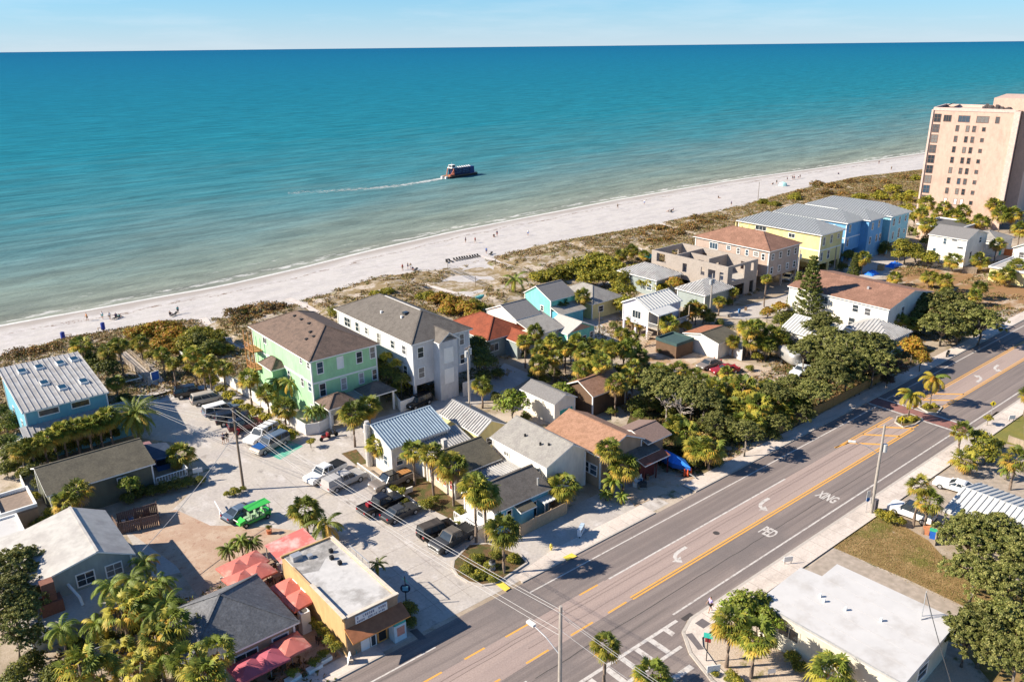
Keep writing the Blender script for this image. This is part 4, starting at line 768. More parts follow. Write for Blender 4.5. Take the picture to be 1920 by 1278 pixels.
# --- metal hip bungalow at road
r, o, _ = house('bungalow', 'bungalow with pale ribbed metal hip roof among the oaks beside the road', 'house', 134.6, 143.2, 61.2, 70.4, 3.5, 5.6, wall=G_SLBLUE, roof=MT_LIGHT, metal=True, oh=.5, sp=.6, wins=[('F', 138, 1.8, .9, 1.2), ('L', 64, 1.8, 1.2, 1.2)])
r, o, _ = house('bungalow', 'white-roofed bungalow half hidden by trees behind the silver trailer', 'house', 126.5, 135.6, 67.5, 77.5, 3.6, 5.4, 'gable', 'Y', wall=G_WHITE, roof=MT_WHITE, metal=True, oh=.5, sp=.6, wins=[('L', 74, 1.8, 1.2, 1.2)])
# --- shack
r, o, _ = house('shack', 'white shack with rust-brown and grey low gable roof', 'house', 113.0, 119.6, 80.6, 88.6, 3.0, 3.9, 'gable', 'X', wall=G_WHITE, roof=SH_DK, oh=.3, ym=.5)
piece(r, o, 'roof_patch', M('rust_roofing', (.32, .13, .07), .9, .3, 3), lambda q: q.add([(113.1, 88.5, 3.03), (113.1, 84.7, 3.98), (119.5, 84.7, 3.98), (119.5, 88.5, 3.03)], [(3, 2, 1, 0)]))
r, o, _ = house('shed', 'dark shed with green railing beside the white shack', 'shed', 107.8, 112.6, 85.6, 90.4, 2.6, 2.9, 'flat', 'X', wall=M('dark_brown_board', (.13, .08, .05), .9), roof=M('dark_teal_roofing', (.05, .09, .09), .9), trim=M('dark_teal_roofing'), oh=.1)
q = MB(W(1295, 655)); P = [W(1260, 645), W(1295, 655), W(1318, 642)]; railing(q, [p[:2] for p in P], 0, 1.3, .9, .12); tag(q.build('green_railing', M('green_paint', (.05, .3, .2), .6)), 'green timber railing in front of the dark shed', 'railing')
# --- grey shed & brown cabin among palms
r, o, _ = house('cottage', 'dark-roofed cottage with turquoise garage door among the palms', 'house', 73.4, 78.0, 79.6, 87.4, 3.4, 4.4, 'gable', 'Y', wall=G_WHITE, roof=M('mid_grey_shingle'), oh=.3, doors=[('F', 76.0, 2.6, 2.0, M('teal_shutter'))])
r, o, _ = house('cabin', 'brown-shingled cabin hidden under a clump of tall palms', 'cabin', 79.6, 87.4, 78.0, 84.4, 3.4, 5.0, 'gable', 'X', wall=M('dark_brown_board'), roof=SH_PINK, oh=.4)
# --- tan cottage
r, o, (a, b, c, d) = house('cottage', 'tan-shingled cottage with rusty porch beside the road', 'house', 65.3, 73.4, 62.4, 72.9, 4.6, 6.2, 'gable', 'Y', wall=G_TANW, roof=SH_PINK, oh=.35, ym=.56, wins=[('L', 63.9, 2.2, 1.1, 1.3), ('L', 65.3, 2.2, 1.1, 1.3), ('L', 67.8, 2.2, 1.1, 1.3), ('F', 67.5, 2.2, 1.1, 1.2)])
piece(r, o, 'rear_flat_roof', M('pale_roofing'), lambda q: q.box(70.2, 73.8, 66.2, 75.0, 3.5, 3.65)); piece(r, o, 'side_wing', G_TANW, lambda q: (q.box(70.4, 73.6, 66.4, 74.8, 0, 3.5), q.box(73.61, 77.6, 62.9, 67.2, 0, 3.9)))
roof_mesh('wing_roof', 'gable', 73.3, 78.0, 61.8, 67.6, 4.0, 4.9, 'X', [SH_MAUVE, TRIM], r, o)
roof_mesh('porch_roof', 'shed', 69.6, 75.0, 61.1, 63.0, 3.0, 3.6, '-Y', [SH_GREY, TRIM], r, o); roof_mesh('porch_roof', 'shed', 70.6, 75.4, 59.8, 61.2, 2.6, 2.98, '-Y', [M('rust_metal', (.28, .09, .05), .7, .3, 2), TRIM], r, o)
piece(r, o, 'porch_wall', G_MAROON, lambda q: q.box(70.9, 73.6, 60.8, 62.7, 0, 2.8)); [piece(r, o, 'porch_post', G_MAROON, lambda q: q.box(x, x+.12, 60, 60.12, 0, 2.6)) for x in (70.7, 73, 75.2)]
# --- white gable house
r, o, _ = house('house', 'white house with grey shingle gable roof end-on to the road', 'house', 58.1, 65.2, 64.3, 75.2, 4.9, 6.6, 'gable', 'Y', wall=G_WHITE, roof=SH_LGREY, oh=.35, ym=.62, wins=[('L', 72.2, 3.6, .9, .5, (2, 1)), ('L', 66.4, 3.8, 1.0, .35, (1, 1))])
piece(r, o, 'turquoise_patch', G_TURQ, lambda q: q.box(58.42, 58.46, 64.66, 66.3, 0, 2.2)); vents(r, o, [(60.5, 71, 5.9), (60.4, 68, 5.9), (60.9, 67, 6.0)], s=.2, h=.25)
# --- yellow metal roof shed
r, o, _ = house('cottage', 'small yellow cottage with silver ribbed metal gable roof', 'house', 59.0, 64.2, 78.8, 87.9, 3.5, 5.0, 'gable', 'Y', wall=G_YW, roof=MT_LIGHT, metal=True, oh=.3, ym=.45, sp=.5, wins=[('F', 61, 1.9, .8, 1.0), ('F', 62.9, 1.9, .8, 1.0), ('L', 84, 1.8, .8, 1.0)])
# --- blue metal roofed restaurant
r, o, _ = house('cottage', 'white cottage with bright blue-silver ribbed metal roof beside the parking lot', 'house', 47.2, 56.5, 81.6, 88.4, 4.3, 6.0, 'gable', 'X', wall=G_WHITE, roof=MT_BLUE, metal=True, oh=.3, sp=.42, ym=.69, wins=[('L', 85.5, 2, .8, 1.2), ('L', 83.4, 2, .8, 1.2), ('F', 48.6, 2.2, .9, 1.2)])
roof_mesh('lean_to_roof', 'shed', 50.2, 58.3, 78.9, 82.8, 2.9, 3.9, '-Y', [MT_LIGHT, TRIM], r, o, True, sp=.42); piece(r, o, 'lean_to_wall', G_WHITE, lambda q: q.box(50.6, 57.9, 79.3, 82.6, 0, 2.8))
piece(r, o, 'chimney', M('stucco_chimney', (.5, .47, .44)), lambda q: (q.cyl((47.0, 86.9), .45, 0, 6.0, 12), q.cyl((47.0, 86.9), .3, 6.0, 6.4, 12)))
piece(r, o, 'deck_railing', TRIM, lambda q: railing(q, [(45.0, 86.5), (45.0, 80.2), (47.2, 80.2)], 0, 1.2, .3, .06)); piece(r, o, 'planter_wall', G_WHITE, lambda q: (q.box(44.9, 45.1, 77.4, 80.0, 0, .7), q.box(45.1, 47.6, 77.4, 77.6, 0, .7)))
# --- beige cottage, brown roof, with palms before it
r, o, _ = house('cottage', 'beige cottage with dark shingle roof behind the row of cabbage palms', 'house', 50.2, 57.7, 72.2, 78.7, 3.2, 4.7, 'gable', 'X', wall=G_BEIGE, roof=SH_DK, oh=.3, ym=.66, wins=[('L', y, 1.7, .55, 1.3, (1, 2), M('red_shutter', (.3, .06, .05), .7)) for y in (77.4, 76, 74.6, 73.2)])
piece(r, o, 'carport_roof', MT_LIGHT, lambda q: (q.box(53.4, 58.6, 69.3, 72.4, 2.7, 2.8), [ribs(q, [(53.4, 69.3, 2.8), (58.6, 69.3, 2.8), (58.6, 72.4, 2.8), (53.4, 72.4, 2.8)], Vector((0, -1, -.01)), .4)]))
M('red_brick', (.22, .1, .07), .9, .2, 6)
piece(r, o, 'chimney', M('stucco_chimney'), lambda q: q.box(52.6, 53.2, 77.6, 78.2, 3, 5.3))
# --- teal cottage
r, o, _ = house('cottage', 'bright teal cottage with dark shingle roof, its yard closed by a tan fence', 'house', 49.0, 57.7, 62.9, 69.1, 3.0, 4.7, 'gable', 'X', wall=G_WHITE, roof=SH_GREY, oh=.3, ym=.57, wins=[('F', 50.2, 1.7, .7, 1.1), ('F', 51.4, 1.7, .6, 1.3), ('L', 65.8, 1.8, 1.0, 1.2)], doors=[('F', 55.0, .9, 2.0, M('purple_door', (.15, .1, .25)))])
piece(r, o, 'front_siding', G_SKY, lambda q: q.box(49.33, 57.37, 63.17, 63.198, .02, 2.8))
piece(r, o, 'front_porch', TRIM, lambda q: (q.box(47.4, 49.2, 65.2, 68.4, 0, .5), railing(q, [(47.4, 65.2), (47.4, 68.4)], .5, .9, .3, .06)))
roof_mesh('lean_to_roof', 'shed', 52.0, 54.4, 61.8, 63.3, 2.4, 2.85, '-Y', [SH_DK, TRIM], r, o); piece(r, o, 'lean_to_wall', G_SKY, lambda q: q.box(52.2, 54.2, 62.1, 63.16, 0, 2.4))
piece(r, o, 'patio_cover', MT_WHITE, lambda q: (q.box(55.6, 58.3, 61.8, 64.4, 2.1, 2.2), ribs(q, [(55.6, 61.8, 2.2), (58.3, 61.8, 2.2), (58.3, 64.4, 2.2), (55.6, 64.4, 2.2)], Vector((0, -1, -.01)), .5, .06, .12), [q.box(x, x+.1, 61.9, 62.0, 0, 2.1) for x in (55.7, 58.1)]))
vents(r, o, [(56.4, 63.9, 3.7)], 'vent_pipe', STEEL, .2, .7)
# --- restaurant with white flat roof
org = Vector((29, 63, 0)); r = empty('restaurant', org, 'ochre restaurant with white flat roof and copper awning over its door', 'restaurant')
piece(r, org, 'wall', G_OCHRE, lambda q: (q.box(26.7, 32.2, 56.3, 69.0, 0, 4.0), q.box(26.6, 26.85, 56.2, 62.6, 4.0, 4.4), q.box(26.6, 26.85, 62.62, 66.6, 4.0, 4.2), q.box(26.6, 32.3, 56.18, 56.42, 4.0, 4.3), q.box(32.05, 32.3, 56.42, 69, 4.0, 4.2), q.box(26.6, 32.3, 68.9, 69.1, 4.0, 4.25)))
piece(r, org, 'roof', FLATG, lambda q: q.box(26.86, 32.04, 56.43, 68.89, 3.9, 4.06)); piece(r, org, 'parapet_cap', M('cream_cap', (.6, .52, .42), .7), lambda q: (q.box(26.55, 26.9, 56.15, 62.6, 4.4, 4.46), q.box(26.9, 32.35, 56.12, 56.46, 4.3, 4.36), q.box(32.0, 32.35, 56.47, 69, 4.2, 4.25)))
roof_mesh('awning', 'shed', 26.6, 32.6, 54.7, 56.22, 2.6, 3.3, '-Y', [M('copper_awning', (.33, .13, .06), .6, .2, 2), M('orange_fascia', (.6, .28, .08))], r, org, th=.1)
sg = piece(r, org, 'sign', WHITE, lambda q: q.box(27.7, 31.0, 56.03, 56.14, 3.35, 4.15))
def glyphs(mb, x0, x1, y, z, h, n, dx=0, dy=0, seed=1):
    rr = random.Random(seed); x = x0; st = (x1-x0)/n
    for i in range(n):
        w = st*.62
        if rr.random() > .14:
            mb.box(x, x+w*.3, y-.012, y, z, z+h)
            if rr.random() > .4: mb.box(x+w*.3, x+w, y-.011, y, z+h*.78, z+h)
            if rr.random() > .4: mb.box(x+w*.3, x+w, y-.011, y, z+h*.4, z+h*.58)
            if rr.random() > .5: mb.box(x+w*.3, x+w, y-.011, y, z, z+h*.2)
            if rr.random() > .5: mb.box(x+w*.72, x+w, y-.0125, y, z, z+h)
        x += st
mb = MB(org); glyphs(mb, 27.85, 30.9, 56.03, 3.8, .24, 15, seed=3); glyphs(mb, 27.85, 30.9, 56.03, 3.45, .2, 19, seed=5); mb.build('lettering', M('navy_lettering', (.05, .06, .16)), sg)
for x, w in ((28.5, .7), (29.35, .45)): window(r, org, ('F', 56.14), x, 1.25, w, 2.2, None, TRIM, GLASS if w < .6 else WHITE, (1, 2), 'door', .09)
window(r, org, ('F', 56.14), 30.3, 1.3, .8, 2.1, None, M('orange_fascia'), DARK, (1, 1), 'door')
for y in (64.5, 66.3): window(r, org, ('L', 26.7), y, 2.0, .8, 1.3, None)
piece(r, org, 'rooftop_unit', STEEL, lambda q: q.box(27.2, 28.2, 67.4, 68.2, 4.06, 4.6)); piece(r, org, 'rooftop_unit', STEEL, lambda q: q.box(28.6, 29.1, 66.9, 67.4, 4.06, 4.4)); vents(r, org, [(30.4, 65.5, 4.3), (30.6, 64.2, 4.3), (30.9, 66.6, 4.3)], s=.35, h=.15)
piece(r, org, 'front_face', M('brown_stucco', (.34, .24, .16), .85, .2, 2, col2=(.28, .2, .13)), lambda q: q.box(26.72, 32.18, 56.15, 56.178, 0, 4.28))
piece(r, org, 'roof_patch', M('grey_bitumen', (.27, .255, .24), .9, .3, 1.5, col2=(.4, .38, .36), scale2=.9), lambda q: q.prism([(26.9, 68.8), (26.9, 65.2), (28.5, 64.6), (30.2, 66.2), (31.9, 66.9), (31.9, 68.8)], 4.0, 4.068))
piece(r, org, 'roof_frame', STEEL, lambda q: (railing(q, [(32.3, 65.2), (32.3, 61.4)], 4.2, .8, 1.2, .05)))
q = MB((27, 73.2, 0)); q.add([(27.0, 70.1, 2.6), (31.4, 70.1, 2.9), (31.6, 74.4, 2.9), (27.1, 74.4, 2.6), (27.0, 70.1, 2.52), (31.4, 70.1, 2.82), (31.6, 74.4, 2.82), (27.1, 74.4, 2.52)], [(0, 1, 2, 3), (7, 6, 5, 4), (0, 4, 5, 1), (1, 5, 6, 2), (2, 6, 7, 3), (3, 7, 4, 0)])
rt = empty('canopy', (29, 72.2, 0), 'flat coral-red canopy behind the restaurant', 'canopy'); o_ = q.mesh('canopy_cloth', M('coral_cloth', (.56, .15, .13), .8, .1, 1, col2=(.68, .42, .38), scale2=.35)); link('canopy_cloth', o_, rt, (-2, 1.0, 0))
for x, y in ((27.1, 70.2), (31.3, 70.2), (27.2, 74.3), (31.5, 74.3)): mb = MB((29, 72.2, 0)); mb.box(x-.05, x+.05, y-.05, y+.05, 0, 2.55); mb.build('post', STEEL, rt)
# ice / vending chest by the door
rt = empty('ice_chest', (31.6, 55.6, 0), 'tall pale blue vending chest with red picture beside the restaurant door', 'vending machine')
mb = MB((31.6, 55.6, 0)); mb.box(31.0, 32.3, 55.1, 56.1, .05, 1.9); mb.build('cabinet', M('pale_blue_enamel', (.5, .62, .68), .5), rt); mb = MB((31.6, 55.6, 0)); mb.box(31.3, 32.1, 55.06, 55.1, .7, 1.6); mb.build('picture', M('faded_red', (.5, .25, .2)), rt)
mb = MB((31.6, 55.6, 0)); mb.box(31.05, 32.25, 55.05, 56.05, 1.9, 2.25); mb.build('header', M('teal_shutter'), rt)
# --- slate-roof patio building (bottom left)
r, o, _ = house('cafe', 'tan cafe building with slate-grey shingle roof beside the red parasols', 'cafe', 13.6, 24.0, 59.6, 69.0, 3.4, 6.2, 'hip', 'Y', wall=G_TANW, roof=SH_SLATE, oh=.45, wins=[('F', 19.0, 1.7, 2.0, 1.5, (2, 1)), ('F', 22.2, 1.7, 1.4, 1.7, (1, 1))], doors=[('F', 16.5, 1.0, 2.1, G_SLBLUE)])
# --- grey blue house left
r, o, _ = house('house', 'slate-blue house with pale rolled gable roof and brick chimney', 'house', 4.2, 15.6, 78.9, 89.8, 4.3, 6.0, 'gable', 'Y', wall=G_SLBLUE, roof=FLATL, oh=.4, ym=.71, wins=[('F', 10.9, 3.35, 1.5, 1.25, (2, 2)), ('F', 13.5, 3.2, 1.4, 1.2, (2, 2))])
piece(r, o, 'chimney', M('red_brick'), lambda q: (q.box(6.9, 8.0, 77.4, 78.4, 0, 5.4), q.box(6.5, 8.4, 77.2, 78.6, 0, 3.4))); roof_mesh('lean_to_roof', 'shed', 4.6, 14.8, 75.0, 79.3, 1.9, 2.3, '-Y', [M('pale_roofing'), TRIM], r, o); piece(r, o, 'lean_to_wall', G_SLBLUE, lambda q: q.box(5.0, 14.4, 75.5, 79.28, 0, 1.85))
piece(r, o, 'duct', WHITE, lambda q: q.tube([(9.3, 79.3, 3.4), (9.4, 78.8, 3.3), (9.8, 77.5, 2.7), (9.85, 76.9, 2.1)], .14, 8)); roof_mesh('side_roof', 'shed', 5.0, 12.4, 89.4, 93.0, 3.4, 4.3, '+Y', [FLATL, TRIM], r, o); piece(r, o, 'side_wall', G_SLBLUE, lambda q: q.box(5.3, 12.1, 89.2, 92.6, 0, 3.2))
# --- dark shingle
r, o, _ = house('cottage', 'olive-green cottage with long dark shingle roof and white deck rail', 'house', 11.4, 23.6, 98.4, 107.2, 3.8, 5.2, 'gable', 'X', wall=G_OLIVE, roof=SH_DK, oh=.4, ym=.62, wins=[('F', 19.6, 2.6, .9, .9, (2, 1))], doors=[('F', 15.2, .1, .1, GLASS)])
piece(r, o, 'deck', WOOD, lambda q: (q.box(22.9, 27.4, 98.4, 104.4, .6, .75))); piece(r, o, 'deck_railing', TRIM, lambda q: railing(q, [(23.4, 98.5), (27.3, 98.5), (27.3, 104)], .75, 1, .35, .06)); piece(r, o, 'deck_roof', M('navy_awning', (.04, .06, .1), .8), lambda q: q.add([(23.6, 101.4, 3.0), (27.2, 101.4, 2.6), (27.2, 106, 2.6), (23.6, 106.2, 3.3)], [(0, 1, 2, 3)]))
# --- teal house upper-left
r, o, _ = house('beach_house', 'bright teal house with white ribbed metal roof and seven skylights', 'house', 13.2, 24.2, 119.4, 135.6, 6.4, 8.0, 'shed', '-Y', wall=G_SKY, roof=MT_LIGHT, metal=True, oh=.35, sp=.72, wins=[('F', 16.4, 5.6, 2.4, .75, (1, 1)), ('F', 20.4, 5.6, 2.2, .75, (1, 1)), ('L', 124, 3, 1, 1.2), ('L', 130, 3, 1, 1.2)])
for x, y in ((15.9, 132.6), (18.2, 132.8), (21.0, 132.6), (23.0, 132.9), (17.6, 127), (19.3, 124.2), (22.2, 124.6)):
    z = 6.4+(y-119.4)/16.2*1.6; sk = piece(r, o, 'skylight', TRIM, lambda q: q.box(x-.55, x+.55, y-.9, y+.9, z-.1, z+.22)); mb = MB(o); mb.box(x-.47, x+.47, y-.8, y+.8, z+.221, z+.25); mb.build('pane', M('skylight_glass', (.012, .05, .1), .6, spec=.05), sk)
roof_mesh('lower_roof', 'shed', 12.6, 26.4, 116.6, 119.9, 3.3, 4.3, '-Y', [MT_LIGHT, TRIM], r, o, True, sp=.72); piece(r, o, 'lower_wall', G_SKY, lambda q: q.box(13.0, 26.0, 117.1, 119.7, 0, 3.3))
# --- left edge bits
r, o, _ = house('shed', 'small weathered shed with striped low roof at the left edge', 'shed', 6.6, 10.4, 99.0, 104.4, 2.6, 3.0, 'flat', 'X', wall=G_TANW, roof=M('weathered_roofing', (.25, .19, .15), .9, .2, 3), trim=WHITE, oh=.05)
r, o, _ = house('shed', 'white-roofed shed at the left edge beside the slate-blue house', 'shed', 4.6, 8.2, 93.6, 98.6, 2.6, 2.8, 'flat', 'X', wall=G_WHITE, roof=FLATW, trim=WHITE, oh=.05)
# --- white flat roof building (bottom right)
org = Vector((63, 28, 0)); r = empty('flat_roof_building', org, 'low building with wide white flat roof at the street corner', 'building')
fp = [(57.1, 34.3), (64.7, 34.6), (65.0, 32.5), (67.9, 32.6), (68.3, 21.2), (57.0, 20.6)]
piece(r, org, 'wall', G_LGN, lambda q: q.prism([(57.4, 34.0), (64.4, 34.2), (64.7, 32.2), (67.6, 32.3), (67.9, 21.6), (57.3, 21.0)], 0, 3.65)); piece(r, org, 'roof', FLATW, lambda q: q.prism(fp, 3.65, 3.95))
for y in (31.0, 26.6): window(r, org, ('L', 57.4), y, 2.3, 2.0, 1.1, None, G_LGN, GLASS, (2, 1))
window(r, org, ('F', 21.2), 62, 2, 1.6, 1.2, None); vents(r, org, [(61.6, 30.3, 4.0), (62.0, 30.9, 4.0), (62.0, 28.4, 4.0), (63.0, 25.6, 4.0)], 'vent_pipe', WHITE, .18, .3)
piece(r, org, 'roof_seam', M('seam_strip', (.45, .43, .41), .8), lambda q: [q.box(57.2+i*1.9, 57.23+i*1.9, 21.4, 32, 3.95, 3.958) for i in range(6)]); piece(r, org, 'drip_edge', M('metal_edge', (.4, .39, .37), .5), lambda q: q.prism([(57.05, 34.35), (57.2, 34.35), (57.1, 20.6), (56.95, 20.6)], 3.8, 3.99))
piece(r, org, 'mast', STEEL, lambda q: (q.bar((66.4, 23.6, 3.9), (66.4, 23.6, 6.6), .06), q.bar((66.4, 23.6, 6.4), (65.8, 23.4, 3.95), .04), q.bar((66.4, 23.6, 6.4), (66.9, 23.0, 3.95), .04), q.bar((65.8, 23.4, 4.0), (66.9, 23.0, 4.0), .04)))
# --- metal carport right
rt = empty('carport', (90.7, 28, 0), 'white ribbed metal carport roof beside the two white cars', 'carport'); o = Vector((90.7, 28, 0))
roof_mesh('roof', 'gable', 87.8, 97.5, 17.0, 31.2, 2.7, 3.9, 'Y', [MT_WHITE, TRIM], rt, o, True, sp=.6, ym=.5, th=.08)
for x, y in ((88.1, 17.4), (97.2, 17.4), (88.1, 30.9), (97.2, 30.9)): piece(rt, o, 'post', STEEL, lambda q: q.box(x-.07, x+.07, y-.07, y+.07, 0, 2.64))
# --- pink tower (turned a little from the street grid)
A_, B_ = W(1751, 207, 33), W(1903, 212, 33); dv = (B_-A_); LEN = dv.length; ang = math.atan2(dv.y, dv.x)
rt = empty('apartment_tower', (A_.x, A_.y, 0), 'pink high-rise apartment tower with rows of dark windows on its side', 'tower', None, ang)
def tb(name, mat, fn): mb = MB(); fn(mb); return mb.build(name, mat, rt)
tb('wall', G_PINKW, lambda q: (q.box(0, LEN, 0, 17, 0, 33), q.box(LEN-7, LEN+4, 9.5, 34, 0, 36.4), q.box(0, LEN-7.01, 17.01, 30, 0, 33)))
tb('corner_pier', M('pale_pink_trim', (.64, .48, .41)), lambda q: q.box(LEN-.1, LEN+1.4, -.3, 1.2, 0, 33.4)); tb('corner_pier', M('pale_pink_trim'), lambda q: q.box(-.5, .0, -.3, 17, 0, 33.2))
tb('shaded_balcony_wall', M('painted_shade_brown', (.12, .075, .06)), lambda q: q.box(LEN+.001, LEN+.9, 1.21, 9.4, 1, 33))  # street side lies in shade; that darkness is put into the wall colour
tb('parapet', M('pale_pink_trim'), lambda q: (q.box(-.1, LEN+.1, -.12, .25, 33, 33.9), q.box(-.1, .3, .26, 17, 33, 33.9), q.box(-.1, LEN, 16.7, 17.1, 33, 33.9)))
tb('roof', M('tan_gravel', (.5, .4, .33), .95, .15, 3), lambda q: q.box(.3, LEN-.1, .26, 16.6, 33.005, 33.1))
tb('roof_screen', M('dark_metal_roof', (.1, .11, .13), .5), lambda q: q.add([(.3, 1, 33.1), (.3, 16, 33.1), (3.2, 16, 34.6), (3.2, 1, 34.6)], [(0, 1, 2, 3), (3, 2, 1, 0)]))
for i in range(14): x, y = 11.5+(i%5)*1.5+.3*random.random(), 5+(i//5)*3+random.random(); tb('rooftop_unit', M('dark_units', (.08, .07, .07), .6, .3, 3), lambda q: q.box(x, x+.8, y, y+.8, 33.1, 33.9+random.random()*.7))
org0 = Vector((0, 0, 0))
def tw(u, z, w, h, pn=(1, 2), gm=None, name='window'): return window(rt, org0, ('F', 0.0), u*LEN, z, w, h, None, M('brown_frame', (.25, .15, .11)) , gm, pn, name, .09)
for k in range(10):
    z = 31.2-3.02*k
    if k == 0:
        for u, w in ((.19, 1.9), (.40, 2.9), (.63, 3.0), (.81, .9)): tw(u, 30.9, w, 1.7, (3 if w > 1 else 1, 1))
    else:
        gm = TRIM if k == 8 else None
        for u in (.335, .465, .545): tw(u, z, .75, 1.6, (1, 2), gm)
        tw(.665, z, .75, 1.0, (1, 1))
for k in range(11):
    z = 30.9-2.98*k; tw(.062, z, 1.7, 2.2, (2, 2), None, 'balcony_screen')
# ================================================================ VEGETATION
PG = LEAF('palm_green', (.135, .165, .025)); PO = LEAF('palm_olive', (.34, .3, .045)); PY = LEAF('palm_yellow', (.5, .31, .05)); PBR = LEAF('palm_brown', (.3, .19, .09), trans=.1)
QG = LEAF('frond_green', (.18, .23, .035)); QY = LEAF('frond_yellow', (.42, .33, .04)); QO = LEAF('frond_orange', (.5, .24, .03))
TRK = M('palm_trunk', (.2, .15, .115), .95, .3, 4, bump=.5, stretch=(1, 1, 3)); BARK = M('oak_bark', (.2, .17, .14), .95, .3, 3, bump=.5)
OKG = LEAF('oak_green', (.155, .17, .04)); OKL = LEAF('oak_light', (.31, .29, .09)); OKD = LEAF('oak_dark', (.1, .11, .03))
SGG = LEAF('seagrape_green', (.26, .25, .03)); SGO = LEAF('seagrape_orange', (.36, .17, .03)); SGY = LEAF('seagrape_yellow', (.36, .28, .03)); SGD = LEAF('seagrape_dark', (.12, .13, .025))
HDG = LEAF('hedge_green', (.2, .21, .03)); HDY = LEAF('hedge_yellow', (.42, .34, .04)); NPG = LEAF('pine_green', (.14, .16, .035)); LIME = LEAF('lime_green', (.2, .28, .03))
SCB = LEAF('scrub_brown', (.2, .12, .05), trans=.1); SCG = LEAF('scrub_green', (.12, .125, .03), trans=.15); SCD = LEAF('dry_grass', (.36, .26, .12), trans=.15); BRM = LEAF('maroon_leaf', (.13, .07, .06))
def fan_crown(seed, n=74, dead=16, mats=(PG, PO, PY, PBR), loose=1.0):
    rr = random.Random(seed); V = []; F = []; MI = []
    for i in range(n+dead):
        isd = i >= n
        el = math.asin(rr.uniform(-.55, .98)) if not isd else R(rr.uniform(-72, -40))
        az = rr.uniform(0, 2*math.pi)
        d = Vector((math.cos(el)*math.cos(az), math.cos(el)*math.sin(az), math.sin(el)))
        pl = (.46+.2*rr.random())*loose*(.75 if isd else 1); p = d*pl; side = d.cross(Vector((0, 0, 1)));
        if side.length < .1: side = Vector((1, 0, 0))
        side.normalize(); nrm = side.cross(d).normalized(); tilt = rr.uniform(-.5, .5); side = (side*math.cos(tilt)+nrm*math.sin(tilt)); nrm = side.cross(d).normalized()
        if isd: mi = 3 if rr.random() < .6 else 2
        else: mi = (2 if rr.random() < .45 else 1) if el < -.12 else (0 if rr.random() < (.75 if el > .5 else .5) else 1)
        if not isd and -.12 < el < .2 and rr.random() < .18: mi = 2
        k = len(V); V += [Vector((0, 0, -.05)), p+side*.02, p-side*.02]; F.append((k, k+1, k+2, k+2)); MI.append(mi)
        L = (.36+.08*rr.random())*(.85 if isd else 1); S = 11
        for j in range(S):
            a = R(lerp(-112, 112, j/(S-1)))+rr.uniform(-.05, .05); dd = d*math.cos(a)+side*math.sin(a); sl = L*(.62+.38*math.cos(a*.75))*rr.uniform(.85, 1.1)
            pp = dd.cross(nrm).normalized(); mid = p+dd*sl*.55+nrm*.04+Vector((0, 0, -.02)); tip = p+dd*sl+Vector((0, 0, -.16*rr.uniform(.5, 1.5))); wd = .036
            k = len(V); V += [p, mid+pp*wd, tip, mid-pp*wd]; F.append((k, k+1, k+2, k+3)); MI.append(mi)
    return npmesh('fan_crown', np.array([tuple(v) for v in V]), np.array(F), np.array(MI), list(mats))
def feather_crown(seed, n=18, L=1.0, droop=.75, leaf=.24, mats=(QG, QY, QO), e0=-5, e1=75, np_=20, yel=.3, lw=.035):
    rr = random.Random(seed); V = []; F = []; MI = []
    for i in range(n):
        az = 2*math.pi*i*.382+rr.uniform(-.2, .2); t0 = i/(n-1); el = R(lerp(e1, e0, t0**.8)+rr.uniform(-6, 6)); h = Vector((math.cos(az), math.sin(az), 0)); sd = Vector((-h.y, h.x, 0))
        mi = 0 if rr.random() > yel*(.4+t0*1.2) else (1 if rr.random() > .4*t0 else 2); pts = []; p = Vector((0, 0, 0)); a = el; st = L*rr.uniform(.9, 1.1)/np_
        for j in range(np_+1):
            pts.append(p.copy()); p = p+(h*math.cos(a)+Vector((0, 0, 1))*math.sin(a))*st; a -= (droop*1.9/np_)*(1+.6*j/np_)
        for j in range(np_):
            q = pts[j]; r_ = pts[j+1]; k = len(V); w = .014*(1-j/np_)+.004; V += [q+sd*w, q-sd*w, r_-sd*w, r_+sd*w]; F.append((k, k+1, k+2, k+3)); MI.append(mi)
            if j < 2: continue
            t = j/np_; ll = leaf*math.sin(math.pi*min(1, .12+t*.88))**.6*(1 if t < .97 else .5); fw = (r_-q).normalized(); upn = sd.cross(fw).normalized()
            for s in (1, -1):
                dr = (sd*s*.8+fw*.55-Vector((0, 0, .28+.25*rr.random()))+upn*.12).normalized()*ll*rr.uniform(.85, 1.1); k = len(V); m_ = q+dr*.5; ww = fw*lw
                V += [q, m_+ww, q+dr-Vector((0, 0, .1*ll)), m_-ww]; F.append((k, k+1, k+2, k+3)); MI.append(mi)
    return npmesh('feather_crown', np.array([tuple(v) for v in V]), np.array(F), np.array(MI), list(mats))
def lobes(seed, n, flat=.7, spread=.6, lr=(.2, .4)):
    rr = random.Random(seed); out = []
    for i in range(n):
        a = i*2.4+rr.uniform(-.3, .3); r_ = spread*math.sqrt((i+.5)/n)*rr.uniform(.85, 1.1); z = flat*(.55*(1-(r_/spread)**2)-.25)+rr.uniform(-.15, .2); out.append((r_*math.cos(a), r_*math.sin(a), z, rr.uniform(*lr)))
    return out
